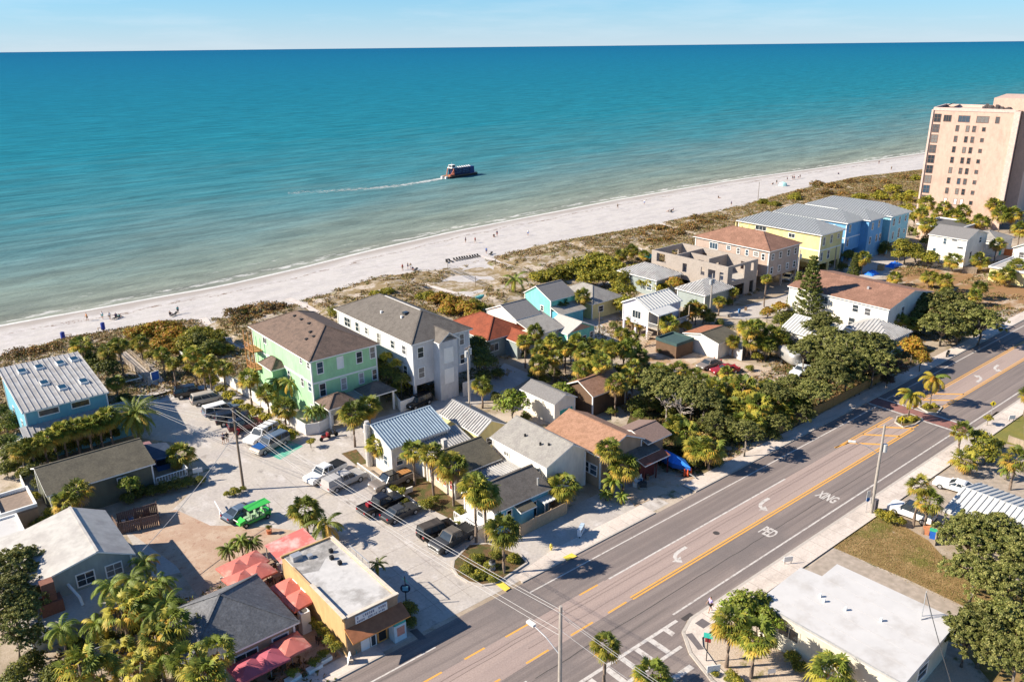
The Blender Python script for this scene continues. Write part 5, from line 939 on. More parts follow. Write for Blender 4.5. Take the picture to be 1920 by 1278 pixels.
def leaf_crown(seed, N=5000, size=.055, nl=14, flat=.7, spread=.62, mats=(OKG, OKL, OKD), w=(.5, .3, .2), lr=(.2, .4)):
    Ls = lobes(seed, nl, flat, spread, lr); rg = np.random.default_rng(seed); C = []; Nn = []; MI = []
    per = N//nl; SC = max(8, 640//nl); q_ = per//SC; per = SC*q_
    for (x, y, z, r_) in Ls:
        d = unit(rg.normal(size=(per, 3))); d[:, 2] = np.where(d[:, 2] < -.35, -d[:, 2], d[:, 2])
        ph = rg.uniform(0, 6.28, 3); wob = 1+.16*np.sin(d[:, 0]*6+ph[0])*np.sin(d[:, 1]*6+ph[1])+.1*np.sin(d[:, 2]*11+ph[2]); rad = r_*wob*rg.uniform(.55, 1.05, per)**.5
        sc = unit(rg.normal(size=(SC, 3))); sc[:, 2] = np.where(sc[:, 2] < -.3, -sc[:, 2], sc[:, 2]); sc = np.repeat(sc*rg.uniform(.72, 1.22, (SC, 1)), q_, 0); d2 = d*rg.uniform(.2, 1, (per, 1))**.5; d = unit(sc+d2*.35); c = (sc+d2*.33)*r_*np.array([1, 1, .8])+np.array([x, y, z]); C.append(c); Nn.append(d+rg.normal(size=(per, 3))*.55+np.array([0, 0, .3]))
        pw = np.array(w)*rg.uniform(.4, 1.6, 3); pw /= pw.sum(); MI.append(rg.choice(3, size=per, p=pw))
    C = np.concatenate(C); Nn = np.concatenate(Nn); MI = np.concatenate(MI); s = size*rg.uniform(.6, 1.3, len(C))
    V, F = leafquads(C, Nn, s, .62); return npmesh('leaf_crown', V, F, MI, list(mats)), Ls
FAN = [fan_crown(s) for s in (1, 2, 3, 4, 5)]; FANY = [fan_crown(s, 66, 22, (PG, PO, PY, PBR)) for s in (11, 12, 13)]; FANL = [fan_crown(s, 44, 8, loose=1.05) for s in (21, 22)]
def trunk_mesh(seed, bend=.05, boots=False):
    rr = random.Random(seed); q = MB(); pts = []; rad = []; a = rr.uniform(0, 6.28)
    for i in range(8):
        t = i/7; pts.append((bend*math.sin(t*math.pi)*math.cos(a), bend*math.sin(t*math.pi)*math.sin(a), t)); rad.append(1.15-.35*t if t < .15 else 1.0-.12*t)
    q.tube(pts, rad, 8); me = q.mesh('palm_trunk', TRK, True)
    return me
TRM = [trunk_mesh(s) for s in range(3)]
for me in TRM:
    pass
def scaled_trunk(me, r, h):
    m2 = me.copy(); co = np.zeros(len(m2.vertices)*3); m2.vertices.foreach_get('co', co); co = co.reshape(-1, 3); cx = np.interp(co[:, 2], [0, .5, 1], [0, 0, 0])
    co[:, 0] *= r; co[:, 1] *= r; co[:, 2] *= h; m2.vertices.foreach_set('co', co.ravel()); m2.update(); return m2
TCACHE = {}
def palm(kind, x, y, h, r, label, group=None, cat='palm tree', meshes=None, lean=None, tr=.16, name='cabbage_palm'):
    """h: height of the crown's centre"""
    rr = random.Random(int(x*131+y*717)); ms = meshes or FAN
    root = empty(name, (x, y, 0), label, cat, group, rr.uniform(0, 6.28))
    hk = max(.4, round((h-.15*r)*2)/2); key = (rr.randrange(3), hk, tr)
    if key not in TCACHE: TCACHE[key] = scaled_trunk(TRM[key[0]], tr, hk)
    t = link('trunk', TCACHE[key], root)
    c = link('crown', ms[rr.randrange(len(ms))], root, (0, 0, h)); s = r*rr.uniform(.93, 1.08); c.scale = (s, s, s*rr.uniform(.92, 1.05)); c.rotation_euler = (rr.uniform(-.12, .12), rr.uniform(-.12, .12), 0)
    t.scale = (1, 1, (h-.1*r)/hk)
    if lean: root.rotation_euler = (lean[0], lean[1], 0)
    return root
ORD = ['leftmost', 'second', 'third', 'fourth', 'fifth', 'sixth', 'seventh', 'eighth', 'ninth', 'tenth', 'eleventh', 'twelfth', 'thirteenth', 'fourteenth', 'fifteenth', 'sixteenth', 'seventeenth', 'eighteenth', 'nineteenth', 'twentieth']+['twenty-'+t for t in ('first', 'second', 'third', 'fourth', 'fifth', 'sixth', 'seventh', 'eighth', 'ninth')]
def place(c, h, base=None):
    """crown centre seen at pixel c; base pixel if the foot is visible"""
    if base:
        b = W(*base); d = ((c[0]-960)/FPX)*r3+(-(c[1]-639)/FPX)*u3+f3; k = math.hypot(b.x, b.y)/math.hypot(d.x, d.y); return b.x, b.y, max(1.2, CAMH+k*d.z)
    p = W(c[0], c[1], h); return p.x, p.y, h
def palms(what, where, items, meshes=None, group=None, **kw):
    """items: (cx, cy, h or (bx,by), r); labels count from the left in the photograph"""
    items = sorted(items, key=lambda t: t[0]); n = len(items)
    for i, it in enumerate(items):
        cx, cy, h, r = it[:4]; x, y, hh = place((cx, cy), h if not isinstance(h, tuple) else 0, h if isinstance(h, tuple) else None)
        if n == 1: lab = f'{what} {where}'
        else: lab = f'{ORD[i] if i < n-1 else "rightmost"} {what} {"from the left " if 0 < i < n-1 else ""}{where}'
        palm(None, x, y, hh, r, lab, group, meshes=meshes, **kw)
palms('cabbage palm', 'between the beach and the boardwalk', [(152, 647, 6.5, 2.3), (204, 656, 6.0, 2.0), (222, 648, 6, 2.0), (263, 643, (270, 689), 1.9), (303, 664, (311, 710), 1.8), (324, 682, 4.2, 1.5)], group='palms by the boardwalk')
palms('cabbage palm', 'at the back corner of the car park', [(361, 664, 5.5, 2.0), (380, 690, 5.0, 1.8)], FANY, group='palms by the car park')
palms('cabbage palm', 'beside the teal house', [(213, 718, (225, 764), 1.9)], FANY)
palms('cabbage palm', 'in the row before the teal house', [(202, 782, 4.5, 2.1), (184, 792, 4.2, 2.0), (164, 798, 4.2, 1.9), (140, 802, 4.2, 2.0), (116, 808, 4.2, 2.0), (98, 816, 4, 1.8), (80, 826, 4, 1.9), (58, 838, 3.6, 1.9), (40, 846, 3.4, 1.8)], FANY, group='row of palms before the teal house')
palms('squat cabbage palm', 'by the dark-roofed cottage deck', [(339, 852, 2.4, 2.3)], FANY)
palms('cabbage palm', 'along the white fence of the green house', [(390, 680, 5.0, 1.8), (416, 690, (425, 742), 2.1), (460, 710, (473, 762), 2.1), (499, 737, (505, 778), 2.1), (534, 764, (536, 796), 2.2)], group='row of palms along the white fence')
palms('cabbage palm', 'in front of the green house porch', [(649, 778, (666, 838), 2.4), (691, 762, 5.0, 2.3)], group='palms before the green house')
palms('cabbage palm', 'around the blue metal roof', [(708, 834, 3.2, 2.0), (762, 846, (778, 908), 1.9), (801, 852, (813, 928), 2.1)], group='palms around the cottages')
palms('cabbage palm', 'in front of the beige cottage', [(848, 876, 5.2, 2.3), (872, 916, (893, 1016), 2.3), (899, 930, (911, 1018), 2.3)], group='palms around the cottages')
palms('cabbage palm', 'in the kerbed planting island', [(943, 995, (945, 1075), 2.2)])
palms('squat cabbage palm', 'at the tan fence corner', [(1056, 912, 2.8, 2.2)], FANY)
palms('cabbage palm', 'beside the grey utility pole', [(904, 722, (905, 765), 1.9)])
palms('cabbage palm', 'in front of the tan cottage', [(1133, 842, (1138, 920), 2.0), (1170, 876, (1168, 925), 2.3)], group='palms before the tan cottage')
palms('cabbage palm', 'in the clump before the red bungalow', [(978, 640, (985, 690), 1.9), (1004, 622, 5.6, 2.0), (1020, 648, 4.6, 2.0), (1037, 640, 5.6, 2.1), (1010, 684, 3.5, 2.0), (1040, 670, 4.0, 2.0), (1012, 660, 4.5, 1.8)], FANY+FAN, group='palm clump before the red bungalow')
palms('tall cabbage palm', 'in the clump over the brown cabin', [(1075, 690, (1090, 752), 2.1), (1096, 664, 6.5, 2.1), (1112, 672, (1116, 730), 2.1), (1128, 680, 6.5, 2.0), (1145, 720, (1153, 780), 2.2), (1148, 655, 6, 2.0), (1170, 655, 5.6, 2.2), (1184, 650, 5, 2.1), (1186, 688, 4.5, 1.9), (1166, 626, 4.4, 1.8), (1184, 632, 4, 1.7), (1132, 652, 5, 1.9), (1060, 652, 4.6, 1.9), (1082, 640, 5, 1.9), (1200, 668, 4, 1.9), (1176, 706, 4.5, 1.9), (1110, 645, 4.5, 1.7)], FANY+FAN, group='palm clump over the brown cabin')
palms('cabbage palm', 'beside the turquoise cottages', [(1053, 572, 3.6, 2.1), (1092, 555, 5.0, 2.0)], group='palms by the turquoise cottages')
palms('cabbage palm', 'beside the shed with green railing', [(1254, 607, 3.6, 2.3)], FANY)
palms('cabbage palm', 'behind the white shack', [(1397, 616, (1399, 672), 2.5), (1422, 618, 4.4, 2.4), (1448, 626, 4.2, 2.3), (1375, 640, 3.0, 1.5), (1410, 640, 3.4, 2.0), (1436, 645, 3.0, 2.0), (1466, 636, 3.4, 2.0)], FANY+FAN, group='palms by the white shack')
palms('slender cabbage palm', 'beside the taupe house drive', [(1436, 522, (1432, 575), 1.6)])
palms('cabbage palm', 'by the shell house drive', [(1348, 566, (1347, 592), 1.6), (1375, 548, 2.8, 1.4)], group='palms by the shell house')
palms('cabbage palm', 'on the near side of the sandy yard', [(1235, 698, 3.6, 2.2), (1272, 694, 3.4, 2.1), (1340, 728, 3.6, 2.3), (1364, 722, 3.2, 2.0), (1394, 726, 3.8, 2.6), (1422, 758, 3.8, 2.5), (1400, 765, 2.6, 2.0), (1440, 728, 3.2, 2.0), (1486, 752, 3.0, 2.3), (1352, 760, 3.2, 2.1), (1378, 762, 3.2, 2.1), (1412, 792, 2.4, 2.0), (1386, 790, 2.4, 1.9), (1452, 756, 3.0, 2.1), (1302, 702, 3.2, 1.8), (1250, 706, 3.0, 1.8), (1470, 772, 2.4, 1.8), (1320, 716, 3.4, 1.9), (1362, 700, 3.0, 1.7), (1500, 748, 3.0, 2.0), (1462, 738, 3.2, 1.9), (1330, 748, 3.0, 1.9), (1540, 726, 3.2, 1.8)], FANY+FAN, group='palms beside the sandy yard')
palms('cabbage palm', 'beside the road near the covered boat', [(1268, 800, 3.0, 2.2), (1286, 812, 3.0, 2.2), (1306, 840, 3.0, 2.0), (1325, 840, (1328, 882), 2.3)], FANY+FAN, group='palms near the covered boat')
palms('cabbage palm', 'in front of the far white house', [(1788, 488, 2.8, 2.6), (1838, 488, 2.8, 2.6), (1744, 519, 2.6, 2.2), (1772, 526, 2.6, 2.2), (1837, 540, 2.6, 2.3), (1828, 554, 2.2, 2.0), (1774, 548, 2.6, 1.8)], FANY+FAN, group='palms on the vacant lot')
palms('cabbage palm', 'at the right end of the vacant lot', [(1870, 458, 4.4, 2.4), (1887, 516, 2.6, 2.6), (1908, 500, 3.6, 2.6), (1866, 516, 1.8, 1.6)], FANY, group='palms at the right edge')
palms('cabbage palm', 'beside the blue tarpaulins', [(1619, 484, 4.0, 2.2), (1678, 520, 2.0, 2.0)], FANY, group='palms near the tarpaulins')
palms('cabbage palm', 'at the foot of the pink tower', [(1737, 382, 7, 2.9), (1740, 420, 4.5, 2.9), (1764, 402, 4.5, 3.0), (1770, 386, 5.5, 2.3), (1791, 404, 4.5, 2.8), (1806, 396, 5.5, 2.8), (1805, 420, 3.6, 2.6), (1838, 416, 4.5, 3.2), (1866, 384, 7.5, 3.2), (1886, 362, 8.5, 3.2), (1878, 402, 5.5, 3.1), (1899, 402, 5.5, 3.0), (1914, 430, 4.5, 3.0), (1728, 400, 6, 2.6)], FANY+FAN, group='palms at the foot of the tower')
palms('cabbage palm', 'beside the yellow-leaved tree at the road', [(1706, 606, (1707, 634), 1.7), (1684, 600, 3.4, 2.0), (1666, 596, 3.0, 1.6)], FAN, group='palms at the road')
palms('cabbage palm', 'beside the white cars', [(1711, 906, (1712, 986), 1.8), (1755, 942, (1731, 1000), 1.7)], FANL, group='palms by the white cars')
palms('cabbage palm', 'on the pavement by the road crossing', [(1798, 806, (1795, 850), 1.9), (1804, 862, (1805, 888), 2.1)], FANL, group='palms by the crossing')
palms('cabbage palm', 'at the right edge of the road', [(1897, 858, (1893, 918), 2.0), (1914, 738, (1919, 782), 1.8)], FANL, group='palms at the road edge')
palms('cabbage palm', 'in the corner lawn by the crosswalk', [(1354, 1168, (1362, 1252), 2.1), (1414, 1190, (1408, 1270), 2.4), (1560, 1262, 3.2, 2.3)], FAN, group='palms on the corner lawn')
palms('cabbage palm', 'standing by the side street', [(1132, 1212, (1132, 1292), 1.6), (1224, 1266, 4.2, 1.9)], FAN, group='palms by the side street')
palms('cabbage palm', 'beside the restaurant back wall', [(568, 958, (577, 1000), 2.1)])
palms('cabbage palm', 'in the bottom left garden', [(318, 1172, (338, 1264), 2.0), (293, 1196, 5.0, 1.9), (398, 1160, (397, 1232), 1.8), (350, 1240, 5, 2.0), (405, 1222, 5, 1.8), (228, 1222, (236, 1290), 1.9), (150, 1248, 5, 2.2), (262, 1122, 4.5, 2.2), (230, 1146, 4.5, 2.0), (262, 1250, 5, 1.8), (380, 1268, 5, 2), (188, 1262, 4, 2)], FAN+FANL, group='palms in the bottom left garden')
palms('cabbage palm', 'beside the olive cottage', [(146, 922, 4.0, 1.9), (120, 942, 3.2, 1.7)], FANL, group='palms by the olive cottage')
palms('cabbage palm', 'behind the seagrape thicket', [(1165, 478, 3.0, 2.0), (1185, 470, 3.2, 2.0), (1208, 478, 2.6, 1.8)], FAN, group='palms in the thicket')
palms('cabbage palm', 'in the hidden back yards by the cottage drive', [(1300, 576, 3.0, 1.9), (1320, 584, 2.6, 1.6), (1186, 596, 3, 1.7), (1200, 604, 2.6, 1.6)], FAN, group='palms by the raised house')
# feather palms
COCO = [feather_crown(s, 15, 1.0, .8, .2, (PG, PO, PY), -25, 70, yel=.35) for s in (31, 32)]; QUEEN = [feather_crown(s, 20, 1.0, .95, .24, (QG, QY, QO), -20, 76, yel=.3, lw=.02, np_=26) for s in (41, 42, 43)]
MEDN = [feather_crown(s, 15, 1.0, .9, .28, (QG, QY, QO), -20, 70, yel=.9, lw=.035, np_=24) for s in (45, 46)]; DATE = [feather_crown(51, 60, 1.0, .6, .16, (PG, PO, PY), -50, 80, yel=.25, lw=.022)]; ARECA = [feather_crown(s, 20, 1.0, .9, .22, (QG, HDG, QY), 5, 85, yel=.45, lw=.04) for s in (61, 62)]
palms('coconut palm', 'behind the dark restaurant corner', [(617, 980, (614, 1014), 3.0)], COCO, name='coconut_palm', tr=.13)
palms('coconut palm', 'on the dunes behind the cream cottage', [(964, 524, (966, 552), 3.6)], COCO, name='coconut_palm', tr=.14)
palms('drooping coconut palm', 'against the green house wall', [(544, 716, 4.2, 2.3), (519, 714, 4.0, 2.0)], COCO, name='coconut_palm', tr=.1, group='coconut palms by the green house')
palms('date palm', 'beside the shaded car park', [(262, 773, (262, 824), 3.9)], DATE, name='date_palm', tr=.22)
palms('feathery palm with yellow fronds', 'in the road median', [(1703, 738, (1702, 785), 2.7), (1747, 708, (1743, 760), 2.7)], MEDN, name='median_palm', tr=.11, group='palms in the median')
palms('areca palm clump', 'beside the green house garage', [(748, 716, 2.8, 2.0), (766, 711, 2.8, 1.9)], ARECA, name='areca_palm', tr=.08, group='areca palms by the green house')
palms('areca palm clump', 'behind the white fence corner', [(584, 772, 2.8, 1.9), (600, 768, 2.8, 1.9)], ARECA, name='areca_palm', tr=.08, group='areca palms at the fence')
palms('areca palm clump', 'beside the tan cottage porch', [(1150, 902, 2.2, 1.8), (1136, 925, 1.0, 1.2), (1166, 930, .9, 1.1)], ARECA, name='areca_palm', tr=.08, group='areca palms by the tan cottage')
palms('queen palm', 'over the bottom left garden', [(271, 1052, 3.6, 2.1), (206, 1098, 4.2, 2.5), (246, 1086, 4.6, 2.3), (262, 1112, 4.4, 2.2), (300, 1092, 4, 2.2), (184, 1168, (189, 1216), 2.0), (114, 1178, 4.5, 2.0), (310, 1132, 4.2, 2.2), (338, 1180, 4.0, 1.9), (346, 1206, 3.4, 1.8), (290, 1150, 4.6, 2.2), (232, 1112, 3.8, 2.1), (362, 1150, 3.5, 2.0), (300, 1232, 4.0, 2.0)], QUEEN, name='queen_palm', tr=.1, group='queen palms in the garden')
palms('small palm', 'beside the restaurant side wall', [(708, 1056, 1.8, 1.4)], COCO, name='small_palm', tr=.09)
palms('banana plant', 'on the brick patio', [(428, 1030, 1.6, 1.6), (452, 1014, 2.2, 1.7), (472, 1018, 1.8, 1.5)], ARECA, name='banana_plant', tr=.1, group='banana plants on the patio')
palms('small palm', 'on the vacant lot bottom right corner', [(1890, 880, 1.5, 1.4)], ARECA, name='small_palm', tr=.07)
# broadleaf
OAK = [leaf_crown(s, 22000, .028, 46, .8, .86, w=(.46, .3, .24), lr=(.1, .26)) for s in (71, 72, 73)]; SEAG = [leaf_crown(s, 4200, .062, 12, .5, .62, (SGG, SGY, SGD), (.5, .28, .22)) for s in (81, 82, 83)]
SEAO = [leaf_crown(s, 4200, .062, 12, .5, .62, (SGG, SGO, SGY), (.3, .45, .25)) for s in (86, 87)]; BUSH = [leaf_crown(s, 2200, .07, 9, .5, .55, (HDG, HDY, SGD), (.55, .2, .25)) for s in (91, 92)]
YBUSH = [leaf_crown(s, 2200, .075, 9, .5, .55, (HDG, HDY, HDY), (.35, .45, .2)) for s in (95, 96)]; DKB = [leaf_crown(s, 4200, .055, 13, .8, .55, (OKG, OKD, SGG), (.4, .4, .2)) for s in (101, 102)]
YTREE = [leaf_crown(105, 5000, .055, 14, .9, .55, (QO, HDY, SGO), (.35, .4, .25))]; MTREE = [leaf_crown(106, 4000, .05, 12, .8, .55, (BRM, OKD, BRM), (.5, .3, .2))]; LTREE = [leaf_crown(s, 4200, .058, 12, .8, .55, (LIME, HDG, OKG), (.35, .4, .25)) for s in (107, 108)]
def broad(name, cat, meshes, what, where, items, group=None, limbs=True, sq=1.0):
    items = sorted(items, key=lambda t: t[0]); n = len(items)
    for i, (cx, cy, h, r) in enumerate(items):
        p = W(cx, cy, h); rr = random.Random(int(cx*7+cy)); lab = f'{what} {where}' if n == 1 else f'{ORD[i] if i < n-1 else "rightmost"} {what} {"from the left " if 0 < i < n-1 else ""}{where}'
        root = empty(name, (p.x, p.y, 0), lab, cat, group, rr.uniform(0, 6.28)); me, Ls = meshes[rr.randrange(len(meshes))]
        c = link('crown', me, root, (0, 0, h)); c.scale = (r, r, r*sq)
        q = MB(); tr_ = max(.06, r*.045)
        if limbs:
            q.tube([(0, 0, 0), (.05*r, .03*r, h*.35), (0, 0, max(.3, h-r*.35))], [tr_*1.4, tr_, tr_*.8], 7)
            for (x, y, z, rl) in Ls[::3]: q.tube([(0, 0, max(.2, h-r*.5)), (x*r*.45, y*r*.45, h-r*.15), (x*r, y*r, h+z*r*sq)], [tr_*.7, tr_*.45, tr_*.15], 5)
        else:
            q.tube([(0, 0, 0), (0, 0, max(.2, h*.8))], [tr_, tr_*.6], 6)
        q.build('trunk', BARK, root, True)
broad('live_oak', 'oak tree', OAK, 'live oak', 'in the overgrown lot beside the tan cottage', [(1232, 718, 4.2, 4.0), (1268, 728, 4.2, 4.3), (1300, 738, 4.4, 3.6), (1322, 752, 4.2, 3.2), (1346, 790, 3.2, 2.6), (1290, 840, 1.0, 1.6)], 'oaks in the overgrown lot')
broad('live_oak', 'oak tree', OAK, 'live oak', 'along the yellow roadside fence', [(1520, 732, 4.4, 3.4), (1552, 702, 4.8, 3.8), (1575, 672, 5.4, 4.2), (1600, 656, 5.6, 4.4), (1626, 644, 5.6, 4.4), (1640, 676, 4.8, 3.8), (1590, 700, 3.8, 3.2), (1560, 636, 5.2, 3.8), (1508, 655, 4.6, 3), (1534, 612, 5, 3.2), (1550, 600, 5.6, 2.8), (1400, 806, 4.0, 2.6), (1454, 736, 4.4, 2.8), (1487, 721, 4.4, 2.8), (1548, 693, 4.6, 2.9), (1605, 668, 4.6, 3.0), (1657, 650, 4.4, 2.8), (1542, 668, 3.2, 3.2), (1500, 770, 2.2, 2.4), (1455, 790, 2.2, 2.4)], 'oaks along the yellow fence')
broad('live_oak', 'oak tree', OAK, 'live oak', 'beside the copper-roofed white building', [(1742, 574, 4.8, 4.4), (1776, 568, 5.2, 4.8), (1812, 586, 5.2, 4.8), (1842, 600, 4.8, 4.4), (1770, 608, 4.2, 4.4), (1728, 600, 3.0, 3.4), (1800, 618, 3, 3.6)], 'oaks by the white building')
broad('live_oak', 'oak tree', OAK, 'large live oak', 'at the right edge below the carport', [(1822, 1000, 4.5, 3.6), (1868, 1000, 4.8, 3.8), (1905, 1030, 4.5, 3.6), (1830, 1070, 3.8, 3.2), (1890, 1090, 4.2, 3.6), (1815, 1190, 3.4, 2.6), (1848, 1178, 4.2, 3.2), (1890, 1170, 4.2, 3.6), (1910, 1230, 4.4, 2.8)], 'oaks at the right edge')
broad('live_oak', 'oak tree', OAK, 'dark oak', 'in the bottom left corner', [(22, 1060, 5, 3.2), (14, 1110, 5, 3.0), (42, 1132, 4.5, 2.2), (20, 1170, 4, 2.4), (60, 1192, 3, 1.6)], 'oaks in the left corner')
broad('shade_tree', 'tree', LTREE, 'round yellow-green tree', 'beside the grey utility pole', [(962, 756, 3.0, 3.2)])
broad('shade_tree', 'tree', LTREE, 'bright green tree', 'beside the turquoise garage door', [(1052, 735, 2.8, 2.4)])
broad('shade_tree', 'tree', LTREE, 'small lime tree', 'behind the tan cottage wing', [(1200, 777, 1.6, 1.2)])
broad('shade_tree', 'tree', LTREE, 'lime-green tree', 'in the overgrown lot by the yellow fence', [(1442, 788, 2.0, 1.5)])
broad('shade_tree', 'tree', LTREE, 'bright green tree', 'over the corner of the white flat roof', [(1392, 1140, 3.6, 2.2), (1425, 1135, 3.4, 1.8), (1440, 1160, 3.2, 1.8)], 'trees at the flat roof corner')
broad('shade_tree', 'tree', LTREE, 'yellow-green tree', 'beside the olive cottage deck', [(258, 884, 2.6, 1.3), (241, 908, 2.4, 1.6)], 'trees by the olive cottage')
broad('shade_tree', 'tree', DKB, 'dark tree', 'between the green and the pale grey houses', [(752, 710, 4.2, 1.7), (735, 700, 4.5, 1.9), (722, 694, 4.6, 1.8), (708, 684, 4.5, 1.9), (694, 678, 4.2, 1.8), (744, 728, 2.4, 1.5)], 'trees between the tall houses')
broad('shade_tree', 'tree', YBUSH, 'yellow-topped tree', 'between the green and the pale grey houses', [(724, 670, 6.2, 1.4), (742, 682, 6.2, 1.3)], 'yellow trees between the tall houses')
broad('shade_tree', 'tree', DKB, 'dark tree', 'beside the pale grey house', [(908, 678, 4, 2.6), (899, 664, 4.2, 2.6), (893, 645, 4.4, 2.6), (906, 706, 2.4, 2.0)], 'trees by the pale grey house')
broad('shade_tree', 'tree', DKB, 'dark tree', 'under the boardwalk palms', [(178, 676, 3.8, 3.0), (200, 690, 3.6, 2.8), (232, 748, 2.6, 1.6), (395, 650, 2.2, 2.6), (372, 640, 2.6, 2.4), (195, 665, 2.0, 2.0)], 'dark trees by the boardwalk')
broad('shrub', 'shrub', DKB, 'dark bush', 'behind the olive cottage', [(206, 812, 1.2, 1.8), (180, 822, 1.2, 1.8), (150, 828, 1.2, 1.8), (120, 838, 1.2, 1.8), (92, 850, 1.2, 1.8), (66, 862, 1.2, 1.8), (228, 800, 1.2, 1.6), (20, 790, 1.6, 2.2), (8, 830, 1.6, 2.4), (20, 850, 1.4, 2.0), (4, 770, 1.2, 1.8), (12, 880, 1.2, 1.8), (76, 905, 1.2, 1.4), (60, 880, 1.4, 1.6)], 'dark bushes by the olive cottage', False)
broad('shrub', 'shrub', DKB, 'dark bush', 'beneath the trees of the overgrown lot', [(1232, 760, .9, 1.8), (1256, 772, .9, 1.8), (1216, 742, 1, 1.6), (1330, 800, 1, 1.8), (1352, 818, 1, 1.8), (1376, 816, 1, 1.8), (1400, 812, 1, 1.8), (1426, 806, 1, 1.8), (1446, 812, .9, 1.6), (1340, 770, 1.2, 1.8), (1380, 745, 1, 1.8), (1410, 745, 1, 1.8), (1456, 780, 1, 1.8), (1480, 790, .9, 1.5), (1510, 775, .9, 1.6), (1298, 800, .7, 1.4), (1300, 866, .7, 1.4), (1344, 866, .6, 1.2)], 'dark bushes in the overgrown lot', False)
broad('shrub', 'shrub', DKB, 'dark bush', 'among the yards of the roadside cottages', [(1000, 700, .8, 1.6), (1020, 712, .8, 1.6), (1040, 700, .8, 1.6), (1080, 720, .8, 1.6), (1100, 740, .8, 1.6), (1130, 752, .8, 1.6), (1150, 745, .8, 1.5), (1172, 722, .8, 1.6), (1196, 712, .8, 1.5), (1210, 690, .8, 1.5), (985, 660, .8, 1.5), (930, 742, .6, 1.2), (985, 782, .6, 1.2), (932, 700, .8, 1.5), (1148, 770, .8, 1.2), (920, 815, .6, .9), (950, 800, .6, 1.0), (1240, 655, .6, 1.1), (1330, 600, .8, 1.4), (1350, 606, .8, 1.3), (1222, 612, .6, 1.2), (1150, 610, .7, 1.2)], 'dark bushes among the yards', False)
broad('shrub', 'shrub', DKB, 'dark bush', 'at the feet of the tall coloured houses', [(1560, 492, 1, 1.8), (1540, 500, 1, 1.8), (1580, 500, 1, 1.8), (1608, 502, 1, 1.8), (1600, 516, .8, 1.6), (1520, 530, 1, 1.8), (1648, 470, 1, 2.0), (1722, 470, 1, 2.0), (1735, 452, 1.2, 2.2), (1478, 590, .9, 1.8), (1490, 600, .9, 1.6), (1706, 432, 1.2, 2.2), (1724, 436, 1.5, 2.4), (1340, 560, .9, 1.5), (1366, 566, .7, 1.4)], 'dark bushes by the tall coloured houses', False)
broad('shade_tree', 'tree', DKB, 'dark tree', 'in the shade of the palm clump', [(1070, 660, 2.2, 2.6), (1100, 690, 2, 2.4), (1130, 700, 2.0, 2.2), (1160, 700, 2.0, 2.4), (1196, 760, 1.6, 2.2)], 'dark trees in the palm clump')
broad('shade_tree', 'tree', YTREE, 'golden-orange tree', 'beside the road and the metal hip roof', [(1712, 652, 3.0, 2.6), (1728, 672, 2.4, 2.0)], 'golden trees at the road')
broad('shade_tree', 'tree', MTREE, 'dark maroon-leaved tree', 'beside the road under the oaks', [(1680, 690, 2.4, 2.4), (1664, 712, 1.4, 1.6)], 'maroon trees at the road')
broad('shade_tree', 'tree', SEAG, 'yellow-green tree', 'before the pale blue house', [(1700, 464, 4.2, 3.8), (1718, 478, 3, 3.0), (1742, 484, 2.6, 3.2), (1686, 478, 2.6, 2.6)], 'trees before the pale blue house')
broad('shade_tree', 'tree', SEAO, 'orange-yellow tree', 'by the drive of the concrete shell', [(1268, 532, 3.0, 2.6), (1290, 592, 2.8, 2.6), (1306, 580, 3.2, 2.4), (1284, 612, 1.8, 1.8), (1462, 575, 2.4, 2.0), (1440, 585, 2.2, 2.0)], 'trees by the concrete shell')
broad('shade_tree', 'tree', DKB, 'dark green tree', 'behind the white shack', [(1440, 650, 2.4, 2.4), (1462, 630, 2.8, 2.4), (1478, 650, 2.0, 2.0), (1466, 600, 3, 2.4), (1560, 470, 2.5, 3), (1590, 478, 1.8, 2.4), (1520, 640, 3.0, 2.2), (1660, 465, 2, 2.4)], 'dark trees around the yards')
broad('shrub', 'shrub', BUSH, 'green shrub', 'by the road crossing', [(1840, 826, 2.2, 2.4), (1850, 850, 1.6, 2.0), (1822, 850, 1.4, 1.6), (1868, 836, 1.2, 1.6)], 'shrubs by the crossing')
broad('shrub', 'shrub', YBUSH, 'bright yellow flowering shrub', 'by the road crossing', [(1853, 784, 1.2, .9)])
broad('shrub', 'shrub', SEAO, 'orange seagrape bush', 'at the dune edge behind the car park', [(262, 628, 1.3, 3.0), (285, 622, 1.4, 3.4), (312, 622, 1.6, 3.6), (340, 628, 1.4, 3.4), (300, 645, 1.3, 3.0), (330, 655, 1.2, 2.6)], 'orange seagrape by the car park')
broad('shrub', 'shrub', SEAG, 'green seagrape bush', 'at the dune edge behind the car park', [(352, 648, 1.8, 3.4), (378, 628, 1.8, 3.4), (402, 636, 1.6, 3.2), (415, 655, 1.2, 2.6), (355, 672, 1.2, 2.4), (240, 652, 1.0, 2.0), (282, 668, .8, 1.8)], 'green seagrape by the car park')
broad('shrub', 'shrub', SEAO, 'orange seagrape bush', 'behind the red bungalow', [(826, 562, 1.4, 3.0), (850, 570, 1.5, 3.2), (874, 578, 1.4, 3.0), (840, 582, 1.0, 2.4), (890, 590, .8, 2.2)], 'orange seagrape by the red bungalow')
broad('shrub', 'shrub', SEAG, 'green seagrape bush', 'behind the pale grey and green houses', [(800, 556, 1.2, 2.8), (660, 592, 1.4, 2.6), (632, 586, 1.4, 2.4), (706, 552, .9, 1.8), (726, 548, 1.0, 1.9), (892, 574, 1.2, 2.6), (455, 585, .7, 1.5)], 'green seagrape by the tall houses')
